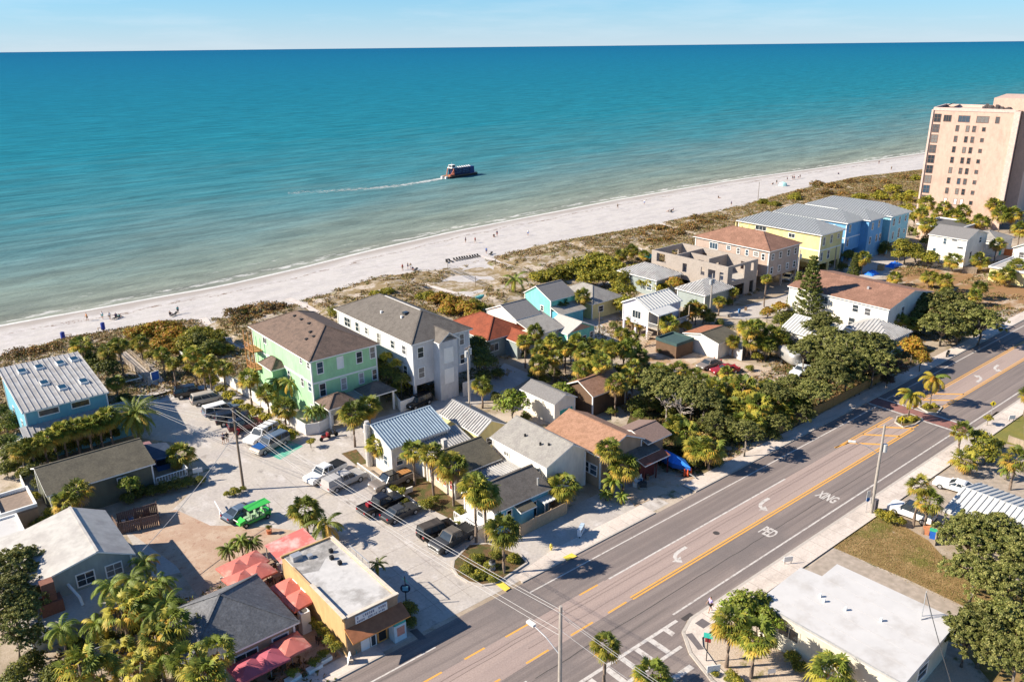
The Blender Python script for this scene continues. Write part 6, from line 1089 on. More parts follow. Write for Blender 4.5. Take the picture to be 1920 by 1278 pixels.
broad('shrub', 'shrub', SEAG, 'green seagrape', 'in the big thicket above the turquoise cottages', [(1010, 522, 1.2, 3.0), (1036, 518, 1.6, 3.6), (1062, 512, 1.8, 3.8), (1090, 504, 2.2, 4.2), (1118, 496, 2.4, 4.4), (1146, 500, 2.4, 4.2), (1104, 522, 2.0, 3.8), (1132, 522, 2.0, 3.8), (1160, 524, 2.2, 3.6), (1168, 548, 2.4, 3.2), (1172, 572, 2.2, 3.0)], 'green seagrape thicket')
broad('shrub', 'shrub', SEAG, 'green seagrape', 'behind the thicket and the concrete shell', [(1128, 484, 1.6, 3.0), (1216, 532, 2.0, 3.0), (1238, 540, 1.6, 2.6), (1196, 506, 1.4, 2.6), (1250, 470, 1.0, 2.2), (1276, 462, .8, 2)], 'green seagrape by the shell')
broad('shrub', 'shrub', SEAG, 'seagrape bush', 'on the dune beyond the pale blue house', [(1430, 380, 1, 2.6), (1452, 384, 1, 2.8), (1488, 372, 1.2, 3.0), (1494, 366, 1.6, 2.0), (1610, 372, 1.6, 3.4), (1650, 368, 1.8, 3.8), (1676, 356, 1.8, 3.6), (1690, 374, 2.4, 3.8), (1712, 366, 2.4, 3.6), (1700, 392, 3, 3.2), (1720, 336, 1, 3.0), (1716, 408, 2.6, 3.2)], 'seagrape beyond the pale blue house')
broad('shrub', 'shrub', YBUSH, 'yellow shrub', 'in the hedge line beside the car park', [(386, 702, .9, 1.5), (400, 716, .8, 1.4), (414, 731, .8, 1.4), (430, 742, .8, 1.4), (446, 755, .8, 1.3), (464, 764, .8, 1.4), (480, 774, .8, 1.4), (496, 785, .8, 1.4), (512, 796, .8, 1.4), (528, 807, .8, 1.4), (546, 816, .8, 1.4), (582, 828, .9, .9), (368, 694, .9, 1.4), (352, 690, .9, 1.3)], 'yellow hedge shrubs beside the car park', False)
broad('shrub', 'shrub', YBUSH, 'yellow croton bush', 'beside the white cars and the bus stop', [(1655, 965, .7, 1.1), (1672, 970, .8, 1.2), (1688, 976, .6, 1.0)], 'croton bushes by the bus stop', False)
broad('shrub', 'shrub', BUSH, 'round shrub', 'at the foot of the car park utility pole', [(440, 922, .5, 1.0), (425, 926, .4, .6), (455, 916, .4, .6)], 'shrubs at the utility pole', False)
broad('shrub', 'shrub', DKB, 'dark shrub', 'in the bed beside the olive cottage', [(262, 922, .7, 1.3), (285, 920, .7, 1.3), (308, 914, .8, 1.3), (330, 908, .8, 1.3), (352, 904, .7, 1.2), (376, 900, .6, 1.0), (240, 932, .7, 1.2)], 'dark shrubs beside the olive cottage', False)
BW = [(628, 1210, 1.2, .8), (616, 1197, 1.5, .8), (605, 1185, 1.6, .75), (594, 1173, 1.4, .7), (585, 1163, 1.0, .6)]
broad('shrub', 'shrub', BUSH, 'climbing green bush', 'against the restaurant side wall', BW, 'bushes against the restaurant wall', False)
broad('shrub', 'shrub', DKB, 'dark round bush', 'at the front corner of the restaurant', [(766, 1142, 1.0, 1.3), (770, 1166, .7, .9)], 'bushes at the restaurant corner', False)
broad('shrub', 'shrub', BUSH, 'low green shrub', 'in the kerbed planting island', [(876, 1066, .4, 1.0), (895, 1048, .4, 1.1), (902, 1076, .4, 1.0), (920, 1060, .4, 1.0), (924, 1084, .35, .8), (962, 1048, .4, 1.0), (930, 1040, .4, .9), (890, 1082, .35, .8)], 'shrubs in the planting island', False)
broad('shrub', 'shrub', BUSH, 'low garden shrub', 'before the beige cottage', [(752, 922, .6, 1.0), (760, 940, .5, .8), (800, 945, .6, 1.2), (815, 936, .5, .9), (855, 985, .5, .9), (738, 915, .5, .8), (862, 958, .5, .9)], 'garden shrubs by the beige cottage', False)
broad('shrub', 'shrub', BUSH, 'leafy bush', 'beside the left edge shed', [(38, 838, 1.4, 1.6), (30, 868, 1.2, 1.5), (52, 862, 1.2, 1.5), (42, 888, 1.0, 1.3), (62, 932, .8, 1.2), (100, 962, 1.0, 1.5), (124, 962, 1.0, 1.5), (84, 978, .8, 1.3), (70, 985, .7, 1.1), (12, 800, 1.2, 2.0), (45, 1010, .9, 1.1)], 'bushes on the left edge', False)
broad('shrub', 'shrub', DKB, 'dark undergrowth bush', 'in the bottom left garden', [(280, 1130, 1.6, 1.6), (330, 1140, 1.4, 1.6), (250, 1180, 1.2, 1.6), (200, 1200, .8, 1.4), (350, 1260, 1.2, 1.6), (60, 1240, 1, 1.6), (100, 1270, 1, 1.6), (30, 1270, 1.2, 1.8), (280, 1270, 1, 1.5), (140, 1210, .8, 1.3)], 'undergrowth in the bottom left garden', False)
broad('shrub', 'shrub', BUSH, 'low shrub', 'along the corner building', [(1372, 1268, .5, .9), (1340, 1262, .3, .5), (1385, 1282, .5, .9), (1484, 1232, .5, 1.0), (1500, 1250, .5, .9)], 'shrubs along the corner building', False)
broad('shrub', 'shrub', YBUSH, 'low yellow shrub', 'in the road median beds', [(1692, 788, .3, .9), (1706, 786, .3, .9), (1718, 784, .3, .7), (1738, 762, .3, .9), (1752, 760, .3, .7)], 'shrubs in the median', False)
broad('shrub', 'shrub', BUSH, 'yard shrub', 'around the raised house and shack', [(1178, 606, .8, 1.3), (1196, 618, .7, 1.0), (1210, 630, .5, .9), (1420, 668, .8, 1.4), (1406, 690, .5, 1), (1245, 640, .5, .9), (1336, 592, .8, 1.2), (1200, 676, .6, 1.0)], 'yard shrubs', False)
BRB = [leaf_crown(s, 1800, .07, 12, .3, .8, (SCB, SCG, SGO), (.5, .3, .2)) for s in (131, 132)]
broad('shrub', 'shrub', BRB, 'low rusty-brown dune bush', 'on the dune beyond the shell house', [(1240, 432, .5, 3.2), (1268, 440, .5, 3.4), (1292, 428, .5, 3.2), (1205, 442, .5, 2.8), (1228, 456, .5, 3.0), (1322, 420, .5, 3.2), (1348, 412, .5, 3.0), (1250, 452, .5, 3.0), (1306, 412, .5, 2.8), (1216, 430, .4, 2.4)], 'rusty dune bushes by the shell house', False)
broad('shrub', 'shrub', BRB, 'low rusty-brown dune bush', 'on the far dune before the pink tower', [(1532, 348, .5, 3.2), (1562, 352, .5, 3.4), (1592, 344, .5, 3.2), (1622, 342, .5, 3.4), (1548, 364, .5, 3.2), (1580, 366, .5, 3.2), (1660, 344, .5, 3.4), (1692, 336, .5, 3.4), (1640, 358, .5, 3.2), (1500, 362, .5, 3.0)], 'rusty dune bushes by the tower', False)
broad('shrub', 'shrub', BRB, 'low rusty-brown dune bush', 'on the dune above the green house', [(438, 590, .5, 2.4), (462, 582, .5, 2.6), (490, 580, .5, 2.6), (520, 576, .5, 2.6), (450, 604, .5, 2.4), (480, 598, .5, 2.4), (510, 592, .5, 2.4), (30, 668, .5, 2.4), (60, 664, .5, 2.4), (95, 656, .5, 2.4)], 'rusty dune bushes by the green house', False)
# norfolk pines
def pine_mesh(seed):
    rg = np.random.default_rng(seed); C = []; Nn = []
    for k in range(15):
        z = .1+.88*k/14; L = .34*(1-.82*(k/14)**1.1)
        for j in range(6):
            a = j*math.pi/3+k*.5+rg.uniform(-.15, .15)
            t = np.sqrt(rg.uniform(.02, 1, 110)); w = rg.normal(size=110)*.035*(1.2-t*.6); x = t*L
            C.append(np.stack([np.cos(a)*x-np.sin(a)*w, np.sin(a)*x+np.cos(a)*w, z+t*t*L*.22+rg.normal(size=110)*.008], 1)); Nn.append(rg.normal(size=(110, 3))+np.array([0, 0, 1.5]))
    C = np.concatenate(C); Nn = np.concatenate(Nn); V, F = leafquads(C, Nn, .017*rg.uniform(.6, 1.4, len(C)), .5); return npmesh('pine_crown', V, F, rg.choice(2, size=len(F), p=(.65, .35)), [NPG, OKG])
PN = [pine_mesh(1), pine_mesh(2)]
for i, (bx, by, tx, ty, lab) in enumerate([(1512, 610, 1528, 482, 'tallest Norfolk pine beside the copper-roofed white building'), (1490, 588, 1497, 510, 'shorter Norfolk pine beside the tallest one'), (1598, 528, 1598, 474, 'small Norfolk pine behind the copper roof')]):
    x, y, h = place((tx, ty), 0, (bx, by)); rt = empty('norfolk_pine', (x, y, 0), lab, 'pine tree', 'norfolk pines'); c = link('crown', PN[i % 2], rt); c.scale = (h*.72, h*.72, h); q = MB(); q.cyl((0, 0), .22, 0, h*.96, 8, r2=.03); q.build('trunk', BARK, rt)
# bare dead branches in the overgrown lot
def bare(name, px, lab, s, seed, rot=0):
    p = W(*px); rt = empty(name, (p.x, p.y, 0), lab, 'dead tree'); rr = random.Random(seed); q = MB()
    def grow(a, d, L, r_, k):
        b_ = a+d*L; mid = a+d*L*.5+Vector((rr.uniform(-1, 1), rr.uniform(-1, 1), rr.uniform(-1, 1)))*L*.12; q.tube([a, mid, b_], [r_, r_*.8, r_*.6], 5)
        if k:
            for _ in range(3): grow(b_, (d+Vector((rr.uniform(-1, 1), rr.uniform(-1, 1), rr.uniform(-.5, .8)))*.8).normalized(), L*.68, r_*.6, k-1)
    grow(Vector((0, 0, 0)), Vector((rr.uniform(-.3, .3), rr.uniform(-.3, .3), 1)).normalized(), 1.4*s, .13*s, 4); q.build('limbs', M('dead_wood', (.42, .36, .31), .9), rt)
bare('dead_tree', (1280, 800), 'bare grey dead tree in the overgrown lot', 1.5, 3); bare('dead_tree', (1250, 790), 'smaller bare dead tree beside the tan cottage wing', 1.2, 5)
# ---- stuff: scrub on the dunes
def scatter(name, label, cat, fn, n, xr, yr, mats, w, size, zf, per=5, seed=5, hgt=.25):
    rg = np.random.default_rng(seed); C = []; 
    X = rg.uniform(*xr, n); Y = rg.uniform(*yr, n); P = []
    for x, y in zip(X, Y):
        if fn(x, y): P.append((x, y, zf(x, y)))
    P = np.array(P); k = len(P); cc = np.repeat(P, per, 0)+np.concatenate([rg.normal(size=(k*per, 2))*.28, rg.uniform(0, hgt, (k*per, 1))], 1)
    V, F = leafquads(cc, rg.normal(size=(k*per, 3))+np.array([0, 0, .6]), rg.uniform(.6, 1.4, k*per)*size, .45)
    wi = np.array(w, float); mi = np.repeat(rg.choice(len(mats), size=k, p=wi/wi.sum()), per); me = npmesh(name, V, F, mi, mats); o = link(name, me); return tag(o, label, cat, None, 'stuff')
def dune_ok(x, y):
    v = veg(x)
    if y > v+.6 or y < 127.5: return False
    if onpath(x, y, 1.2): return False
    d = .5*noise.noise(Vector((x*.07, y*.09, 0)))+.7*noise.noise(Vector((x*.35, y*.35, 7)))+.4*noise.noise(Vector((x*.9, y*.9, 2)))
    dens = -.02 if 56 < x < 150 else -.28
    if x < 56: dens = -.6
    return d > dens
scatter('dune_scrub', 'low brown and olive scrub covering the dunes', 'scrub', dune_ok, 90000, (2, 420), (127, 176), [SCB, SCG, SCD], (.42, .3, .28), .2, lambda x, y: duneh(x, y)-.03)
def low_ok(x, y): return noise.noise(Vector((x*.12, y*.12, 9))) > .05 and 57 < y < 126 and not any(b_[0] < x < b_[1] and b_[2] < y < b_[3] for b_ in ((24, 84, 54, 99), (82, 97, 96, 105), (97, 128, 76, 92), (110, 210, 90, 100)))
scatter('ground_cover', 'low weeds and dry grass between the houses', 'weeds', low_ok, 24000, (60, 230), (57, 126), [SCB, SCG, SCD], (.3, .4, .3), .2, lambda x, y: .02, seed=8)
def under(x, y): return (76 < x < 132 and 57.6 < y < 72) or (3 < x < 24 and 46 < y < 74 and not (13 < x < 24.5 and 59 < y < 70))
scatter('leaf_litter', 'brown leaf litter and undergrowth below the oaks and garden palms', 'undergrowth', under, 9000, (3, 132), (46, 74), [SCB, SCG, OKD], (.5, .25, .25), .22, lambda x, y: .02, seed=9)
lawnP = [Vector((*p, 0)) for p in pxs([(1548, 1020), (1640, 962), (1702, 990), (1770, 1045), (1830, 1070), (1920, 1110), (1920, 1200), (1822, 1143), (1700, 1085)])]
scatter('lawn_grass', 'dry brown-green grass of the lawn by the bus stop', 'grass', lambda x, y: inpoly(x, y, lawnP), 7000, (74, 95), (18, 40), [SCB, SCG, SCD], (.35, .4, .25), .06, lambda x, y: .03, seed=10, hgt=.03)
# ================================================================ VEHICLES
def paintm(name, c, rough=.3): return M(name, c, rough, .04, 1.5, spec=.6)
SPEC = {  # L, W, belt, height, lower profile [(x,z)], cabin (xb0, xb1, xt0, xt1)
 'sedan': (4.8, 1.84, .92, 1.44, [(-.5, .35), (-.5, .8), (-.48, .9), (-.3, .95), (.18, .93), (.44, .78), (.5, .62), (.5, .3)], (-.36, .22, -.2, .07)),
 'coupe': (4.9, 1.9, .92, 1.4, [(-.5, .35), (-.5, .85), (-.47, .95), (-.3, .96), (.16, .94), (.45, .82), (.5, .68), (.5, .3)], (-.38, .17, -.2, .02)),
 'suv': (5.0, 1.95, 1.12, 1.82, [(-.5, .4), (-.5, 1.08), (-.47, 1.12), (.2, 1.1), (.45, 1.0), (.5, .8), (.5, .35)], (-.485, .24, -.45, .13)),
 'wagon': (5.5, 2.0, 1.12, 1.86, [(-.5, .4), (-.5, 1.08), (-.48, 1.12), (.17, 1.1), (.46, 1.02), (.5, .85), (.5, .35)], (-.485, .2, -.465, .1)),
 'van': (5.0, 1.95, 1.05, 1.78, [(-.5, .38), (-.5, 1.0), (-.48, 1.05), (.3, 1.03), (.47, .85), (.5, .65), (.5, .32)], (-.485, .34, -.44, .16)),
 'pickup': (5.8, 2.0, 1.12, 1.84, [(-.5, .5), (-.5, 1.1), (-.49, 1.12), (.2, 1.12), (.46, 1.06), (.5, .9), (.5, .4)], (-.13, .22, -.1, .13)),
 'jeep': (4.5, 1.9, 1.15, 1.88, [(-.5, .5), (-.5, 1.12), (-.49, 1.15), (.2, 1.12), (.46, 1.05), (.48, .95), (.48, .45)], (-.48, .17, -.46, .1))}
def car(kind, label, cat, front, rear, mat, roofm=None, group=None, L=None, z=.8, cap=None, hoodm=None, extra=None, name=None, pos=None, rz=None):
    sp_ = SPEC[kind]; L = L or sp_[0]; Wd, belt, H, prof, cab = sp_[1:]
    if pos is None:
        f_, b_ = W(*front, z), W(*rear, z); c = (f_+b_)/2; rz = math.atan2(f_.y-b_.y, f_.x-b_.x)
    else: c = Vector((*pos, 0))
    rt = empty(name or {'sedan': 'parked_car', 'coupe': 'parked_car', 'suv': 'parked_suv', 'wagon': 'parked_suv', 'van': 'parked_minivan', 'pickup': 'pickup_truck', 'jeep': 'parked_jeep'}[kind], (c.x, c.y, Z3), label, cat, group, rz)
    hw = Wd/2; bm = bmesh.new()
    def ring(xz, hw0): return [[bm.verts.new((x*L, s*hw0, zz)) for x, zz in xz] for s in (-1, 1)]
    a, b = ring(prof, hw); n_ = len(prof); bm.faces.new(a[::-1]); bm.faces.new(b)
    for i in range(n_): bm.faces.new((a[i], a[(i+1) % n_], b[(i+1) % n_], b[i]))
    bmesh.ops.recalc_face_normals(bm, faces=bm.faces); bmesh.ops.bevel(bm, geom=[e for e in bm.edges], offset=.07, segments=2, affect='EDGES', profile=.6)
    me = bpy.data.meshes.new('body'); bm.to_mesh(me); bm.free(); me.materials.append(mat); me.polygons.foreach_set('use_smooth', [False]*len(me.polygons)); link('body', me, rt)
    xb0, xb1, xt0, xt1 = [v*L for v in cab]; hi = H-.07; hb, ht = hw-.1, hw-.26
    q = MB(); q.add([(xb0, -hb, belt-.03), (xb1, -hb, belt-.03), (xb1, hb, belt-.03), (xb0, hb, belt-.03), (xt0, -ht, hi), (xt1, -ht, hi), (xt1, ht, hi), (xt0, ht, hi)], [(3, 2, 1, 0), (4, 5, 6, 7), (0, 1, 5, 4), (1, 2, 6, 5), (2, 3, 7, 6), (3, 0, 4, 7)])
    q.build('window', GLASS, rt)
    q = MB(); rm = roofm or mat; e_ = .045; q.add([(xt0-e_, -ht-e_, hi-.02), (xt1+e_, -ht-e_, hi-.02), (xt1+e_, ht+e_, hi-.02), (xt0-e_, ht+e_, hi-.02), (xt0+.12, -ht+.1, H), (xt1-.12, -ht+.1, H), (xt1-.12, ht-.1, H), (xt0+.12, ht-.1, H)], [(3, 2, 1, 0), (4, 5, 6, 7), (0, 1, 5, 4), (1, 2, 6, 5), (2, 3, 7, 6), (3, 0, 4, 7)])
    for s in (-1, 1):
        for (xa, xc) in ((xb0, xt0), (xb1, xt1)): q.bar((xa, s*(hb+.005), belt-.02), (xc, s*(ht+.01), hi), .09, .06)
        for t in ((.5,) if xb1-xb0 < 2.4 else (.36, .68)): q.bar((lerp(xb0, xb1, t), s*(hb+.005), belt-.02), (lerp(xt0, xt1, t), s*(ht+.01), hi), .08, .05)
    q.build('roof', rm, rt)
    if kind == 'pickup':
        q = MB(); x0_, x1_ = -.488*L, -.145*L
        if cap: q.add([(x0_, -hw+.08, belt-.02), (x1_, -hw+.08, belt-.02), (x1_, hw-.08, belt-.02), (x0_, hw-.08, belt-.02), (x0_+.12, -hw+.24, H-.05), (x1_, -hw+.24, H-.02), (x1_, hw-.24, H-.02), (x0_+.12, hw-.24, H-.05)], [(3, 2, 1, 0), (4, 5, 6, 7), (0, 1, 5, 4), (1, 2, 6, 5), (2, 3, 7, 6), (3, 0, 4, 7)]); q.build('bed_cap', cap, rt)
        else:
            q.box(x0_+.06, x1_-.03, -hw+.13, hw-.13, belt-.05, belt+.015); q.build('bed_floor', BLACKP, rt); q = MB()
            for a_ in ((x0_, x1_, -hw+.02, -hw+.12), (x0_, x1_, hw-.12, hw-.02), (x0_, x0_+.06, -hw+.121, hw-.121)): q.box(*a_, belt-.04, belt+.06)
            q.build('bed_side', mat, rt)
    if kind == 'jeep': q = MB(); q.cyl((0, 0), .36, -.1, .1, 14); o = q.build('spare_wheel', RUBBER, rt); o.rotation_euler = (0, R(90), 0); o.location = (-L/2-.1, 0, .95)
    if hoodm: q = MB(); q.add([(.21*L, -hw+.1, belt+.0), (.455*L, -hw+.1, belt-.06), (.455*L, hw-.1, belt-.06), (.21*L, hw-.1, belt+.0)], [(0, 1, 2, 3)]); o = q.build('bonnet', hoodm, rt); o.location.z = .03
    r_ = .33 if kind in ('sedan', 'coupe', 'van') else .38
    for x in (-.31*L, .32*L):
        for s in (-1, 1):
            q = MB(); q.tube([(x, s*(hw-.2), r_), (x, s*(hw+.02), r_)], r_, 16); w_ = q.build('wheel', RUBBER, rt)
            q = MB(); q.tube([(x, s*(hw+.021), r_), (x, s*(hw+.035), r_)], r_*.62, 10); q.build('rim', STEEL, w_)
    zl = prof[-2][1]
    for s in (-1, 1):
        q = MB(); q.box(L/2-.06, L/2+.02, s*(hw-.32)-.16, s*(hw-.32)+.16, zl-.1, zl+.05); q.build('headlight', LAMPG, rt)
        q = MB(); q.box(-L/2-.02, -L/2+.06, s*(hw-.2)-.12, s*(hw-.2)+.12, .8, 1.0); q.build('taillight', REDL, rt)
        q = MB(); q.box(xb1-.25, xb1-.1, s*(hw+.08)-.09, s*(hw+.08)+.09, belt, belt+.14); q.build('mirror', mat, rt)
    q = MB(); q.box(L/2-.03, L/2+.03, -hw+.15, hw-.15, .38, .52); q.build('bumper', CHROME if kind in ('pickup', 'wagon') else BLACKP, rt); q = MB(); q.box(-L/2-.04, -L/2+.03, -hw+.12, hw-.12, .42, .58); q.build('bumper', CHROME if kind in ('pickup', 'wagon') else BLACKP, rt)
    if extra: extra(rt, L, hw, belt)
    return rt
CW = paintm('white_car_paint', (.75, .74, .72)); CK = paintm('black_car_paint', (.012, .012, .014), .18); CS = paintm('silver_car_paint', (.42, .4, .38)); CG = paintm('grey_brown_paint', (.14, .12, .1)); CR = paintm('red_car_paint', (.28, .012, .02)); CB = paintm('blue_grey_paint', (.1, .14, .2)); CDG = paintm('dark_grey_paint', (.05, .05, .052)); CLG = paintm('champagne_paint', (.4, .36, .31)); CBL = paintm('blue_bonnet_paint', (.02, .09, .28)); CDR = paintm('dark_red_paint', (.09, .015, .02)); CT = paintm('taupe_paint', (.2, .17, .15))
gp = 'vehicles parked along the palm hedge'
car('suv', 'black SUV farthest up the shaded car park row', 'car', (388, 727), (326, 738), CK, group=gp)
car('van', 'champagne minivan second in the shaded car park row', 'minivan', (420, 738), (357, 752), CLG, group=gp)
car('wagon', 'white-roofed SUV third in the shaded car park row', 'car', (445, 758), (385, 774), CB, CW, group=gp)
car('suv', 'black SUV between the white-roofed one and the dark red one', 'car', (472, 776), (402, 789), CK, group=gp)
car('suv', 'dark red SUV beside the utility pole wires', 'car', (496, 787), (425, 802), CDR, CK, group=gp)
def rack(rt, L, hw, belt): q = MB(); [q.box(x, x+.08, -.7, .7, 1.86, 1.92) for x in (-1.9, -.9, .2)]; q.build('roof_rack', BLACKP, rt)
car('wagon', 'white SUV with roof rack beside the red scooter', 'car', (464, 828), (516, 798), CW, group=gp, extra=rack)
car('wagon', 'silver SUV with bright blue bonnet beside the green bay', 'car', (474, 846), (538, 815), CLG, CB, group=gp, L=5.6, hoodm=CBL)
g2 = 'trucks and cars parked in the sunny lot'
def bedcover(rt, L, hw, belt): q = MB(); q.box(-.485*L, -.145*L, -hw+.06, hw-.06, belt+.02, belt+.1); q.build('bed_cover', BLACKP, rt)
car('pickup', 'white pickup truck with black bed cover', 'pickup truck', (578, 900), (641, 868), CW, group=g2, extra=bedcover)
car('pickup', 'silver pickup truck with a bed cap, beside the white pickup', 'pickup truck', (674, 885), (614, 912), CS, cap=CS, group=g2)
def plank(rt, L, hw, belt): q = MB(); [q.box(-.47*L, -.16*L, y, y+.2, belt, belt+.12) for y in (-.6, -.3, 0, .3)]; q.build('lumber', M('orange_lumber', (.5, .25, .09)), rt)
car('pickup', 'grey pickup truck with orange lumber in its bed', 'pickup truck', (700, 912), (767, 886), CT, CK, group=g2, extra=plank)
def redbox(rt, L, hw, belt): q = MB(); q.box(-.34*L, -.24*L, -.3, .3, belt, belt+.4); q.build('fuel_can', CR, rt)
car('pickup', 'black pickup truck with a red can in its bed', 'pickup truck', (744, 930), (684, 956), CK, group=g2, extra=redbox)
car('sedan', 'dark grey sedan beside the black pickup truck', 'car', (778, 944), (722, 970), CDG, group=g2)
car('jeep', 'boxy black off-roader with canvas top', 'jeep', (848, 980), (790, 1003), CK, M('canvas_top', (.06, .05, .045), .9), group=g2)
car('pickup', 'black crew-cab pickup nearest the planting island', 'pickup truck', (818, 1024), (880, 990), CDG, CG, group=g2)
car('sedan', 'blue-grey sedan behind the green utility cart', 'car', (476, 945), (432, 966), CB)
car('sedan', 'taupe sedan in the sandy yard beside the red one', 'car', (1316, 684), (1342, 675), CT)
car('coupe', 'dark red sedan in the sandy yard', 'car', (1342, 693), (1376, 688), CR)
car('sedan', 'small white car beside the silver trailer', 'car', (1490, 698), (1516, 685), paintm('pale_blue_white', (.62, .66, .7)))
car('coupe', 'white muscle coupe parked by the carport', 'car', (1760, 898), (1828, 918), CW, L=5.0)
car('suv', 'white crossover beside the leaning palms', 'car', (1676, 945), (1745, 970), CW, GLASS)
car('suv', 'dark SUV under the porch of the green house garage', 'car', (776, 755), (792, 748), CK, L=4.6)
car('sedan', 'grey car parked under the taupe house', 'car', (1472, 524), (1482, 512), CS)
car('sedan', 'blue car parked beside the small teal umbrella at the olive cottage', 'car', (306, 872), (300, 862), CBL)
# green utility cart with canopy
p = (W(450, 980, .6)+W(500, 958, .6))/2; f_ = W(450, 980, .6)-W(500, 958, .6); rz = math.atan2(f_.y, f_.x)
rt = empty('utility_cart', (p.x, p.y, Z3), 'bright green utility cart with green canopy and rows of seats', 'cart', None, rz); GRN = paintm('bright_green_paint', (.05, .42, .06)); SEATG = M('sage_seat', (.3, .42, .28), .7)
q = MB(); q.box(-1.9, 1.4, -.65, .65, .35, .6); q.add([(1.3, -.6, .4), (2.0, -.45, .4), (2.0, .45, .4), (1.3, .6, .4), (1.3, -.6, 1.0), (1.9, -.4, .75), (1.9, .4, .75), (1.3, .6, 1.0)], [(3, 2, 1, 0), (4, 5, 6, 7), (0, 1, 5, 4), (1, 2, 6, 5), (2, 3, 7, 6), (3, 0, 4, 7)]); q.box(-2.0, -1.2, -.62, .62, .6, .95); q.build('body', GRN, rt)
q = MB(); q.box(-2.0, .75, -.7, .7, 1.95, 2.03); q.build('canopy', GRN, rt); q = MB(); [q.bar((x, y, .6), (x, y, 1.96), .05) for x in (-1.8, -.5, .65) for y in (-.6, .6)]; q.build('canopy_frame', BLACKP, rt)
for x in (-1.0, -.1, .75):
    for y in (-.32, .32): q = MB(); q.box(x-.25, x+.22, y-.24, y+.24, .6, .8); q.box(x-.36, x-.25, y-.24, y+.24, .7, 1.3); q.build('seat', SEATG, rt)
for x in (-1.45, 1.35):
    for s in (-1, 1): q = MB(); q.tube([(x, s*.5, .3), (x, s*.72, .3)], .3, 14); w_ = q.build('wheel', RUBBER, rt); q = MB(); q.tube([(x, s*.721, .3), (x, s*.735, .3)], .15, 8); q.build('rim', STEEL, w_)
# silver travel trailer
p = W(1486, 690); rt = empty('travel_trailer', (p.x+1.2, p.y+1.6, .1), 'rounded silver travel trailer in the sandy yard', 'trailer', None, R(-118)); AL = M('bare_aluminium', (.62, .6, .57), .32, .05, 2, metal=.55)
bm = bmesh.new(); xs_ = [-3.0, -2.85, -2.4, -1.6, 0, 1.6, 2.4, 2.85, 3.0]; sc_ = [.35, .7, .93, 1, 1, 1, .93, .7, .35]; rings = []
for x, s in zip(xs_, sc_):
    rings.append([bm.verts.new((x, 1.2*s*math.copysign(abs(math.cos(t))**.6, math.cos(t)), 1.65+1.15*(s*.5+.5)*math.copysign(abs(math.sin(t))**.7, math.sin(t)))) for t in [2*math.pi*i/20 for i in range(20)]])
for a_, b_ in zip(rings, rings[1:]):
    for i in range(20): bm.faces.new((a_[i], a_[(i+1) % 20], b_[(i+1) % 20], b_[i]))
bm.faces.new(rings[0]); bm.faces.new(rings[-1][::-1]); bmesh.ops.recalc_face_normals(bm, faces=bm.faces); me = bpy.data.meshes.new('shell'); bm.to_mesh(me); bm.free(); me.materials.append(AL); me.polygons.foreach_set('use_smooth', [True]*len(me.polygons)); link('shell', me, rt)
q = MB(); q.box(2.82, 2.93, -.6, .6, 1.5, 2.1); q.build('window', GLASS, rt); q = MB(); q.box(-1, .2, -1.22, -1.18, 1.5, 2.1); q.build('window', GLASS, rt); q = MB(); q.box(-.5, .6, -.4, .4, 2.78, 3.0); q.build('roof_vent', WHITE, rt); q = MB(); q.bar((2.9, 0, .5), (4.0, 0, .45), .12); q.build('hitch', STEEL, rt)
q = MB(); q.cyl((3.3, 0), .18, .5, 1.1, 10); q.build('gas_bottle', WHITE, rt)
for s in (-1, 1): q = MB(); q.tube([(-.3, s*1.0, .3), (-.3, s*1.2, .3)], .34, 14); q.build('wheel', RUBBER, rt)
# scooter, bicycle-like things
def twowheel(name, label, cat, px, mat, rz, motor=True, group=None):
    p = W(*px); rt = empty(name, (p.x, p.y, Z3), label, cat, group, rz)
    for x in (-.65, .65): q = MB(); q.tube([(x, -.06 if motor else -.02, .3), (x, .06 if motor else .02, .3)], .31, 14); q.build('wheel', RUBBER, rt)
    q = MB(); 
    if motor: q.box(-.55, .1, -.15, .15, .35, .75); q.box(.1, .45, -.12, .12, .3, .42); q.bar((.65, 0, .3), (.45, 0, 1.05), .12); q.box(.3, .6, -.2, .2, .5, .95)
    else: [q.bar(a, b, .04) for a, b in (((-.65, 0, .3), (-.1, 0, .3)), ((-.1, 0, .3), (.45, 0, .85)), ((-.65, 0, .3), (-.2, 0, .85)), ((-.2, 0, .85), (-.1, 0, .3)), ((-.2, 0, .85), (.45, 0, .85)), ((.65, 0, .3), (.42, 0, 1.0)))]
    q.build('frame', mat, rt); q = MB(); q.box(-.5, .0, -.13, .13, .76, .86); q.build('saddle', BLACKP, rt); q = MB(); q.bar((.44, -.33, 1.05), (.44, .33, 1.05), .04); q.build('handlebar', CHROME, rt)
twowheel('motor_scooter', 'red motor scooter behind the utility pole', 'scooter', (447, 818), CR, R(60)); twowheel('motor_scooter', 'dark red scooter against the white fence corner', 'scooter', (610, 824), CR, R(10)); twowheel('motorcycle', 'black motorcycle against the white fence corner', 'motorcycle', (622, 818), CK, R(-20)); twowheel('motorcycle', 'dark motorcycle on the shaded road shoulder', 'motorcycle', (1776, 668), CK, R(10))
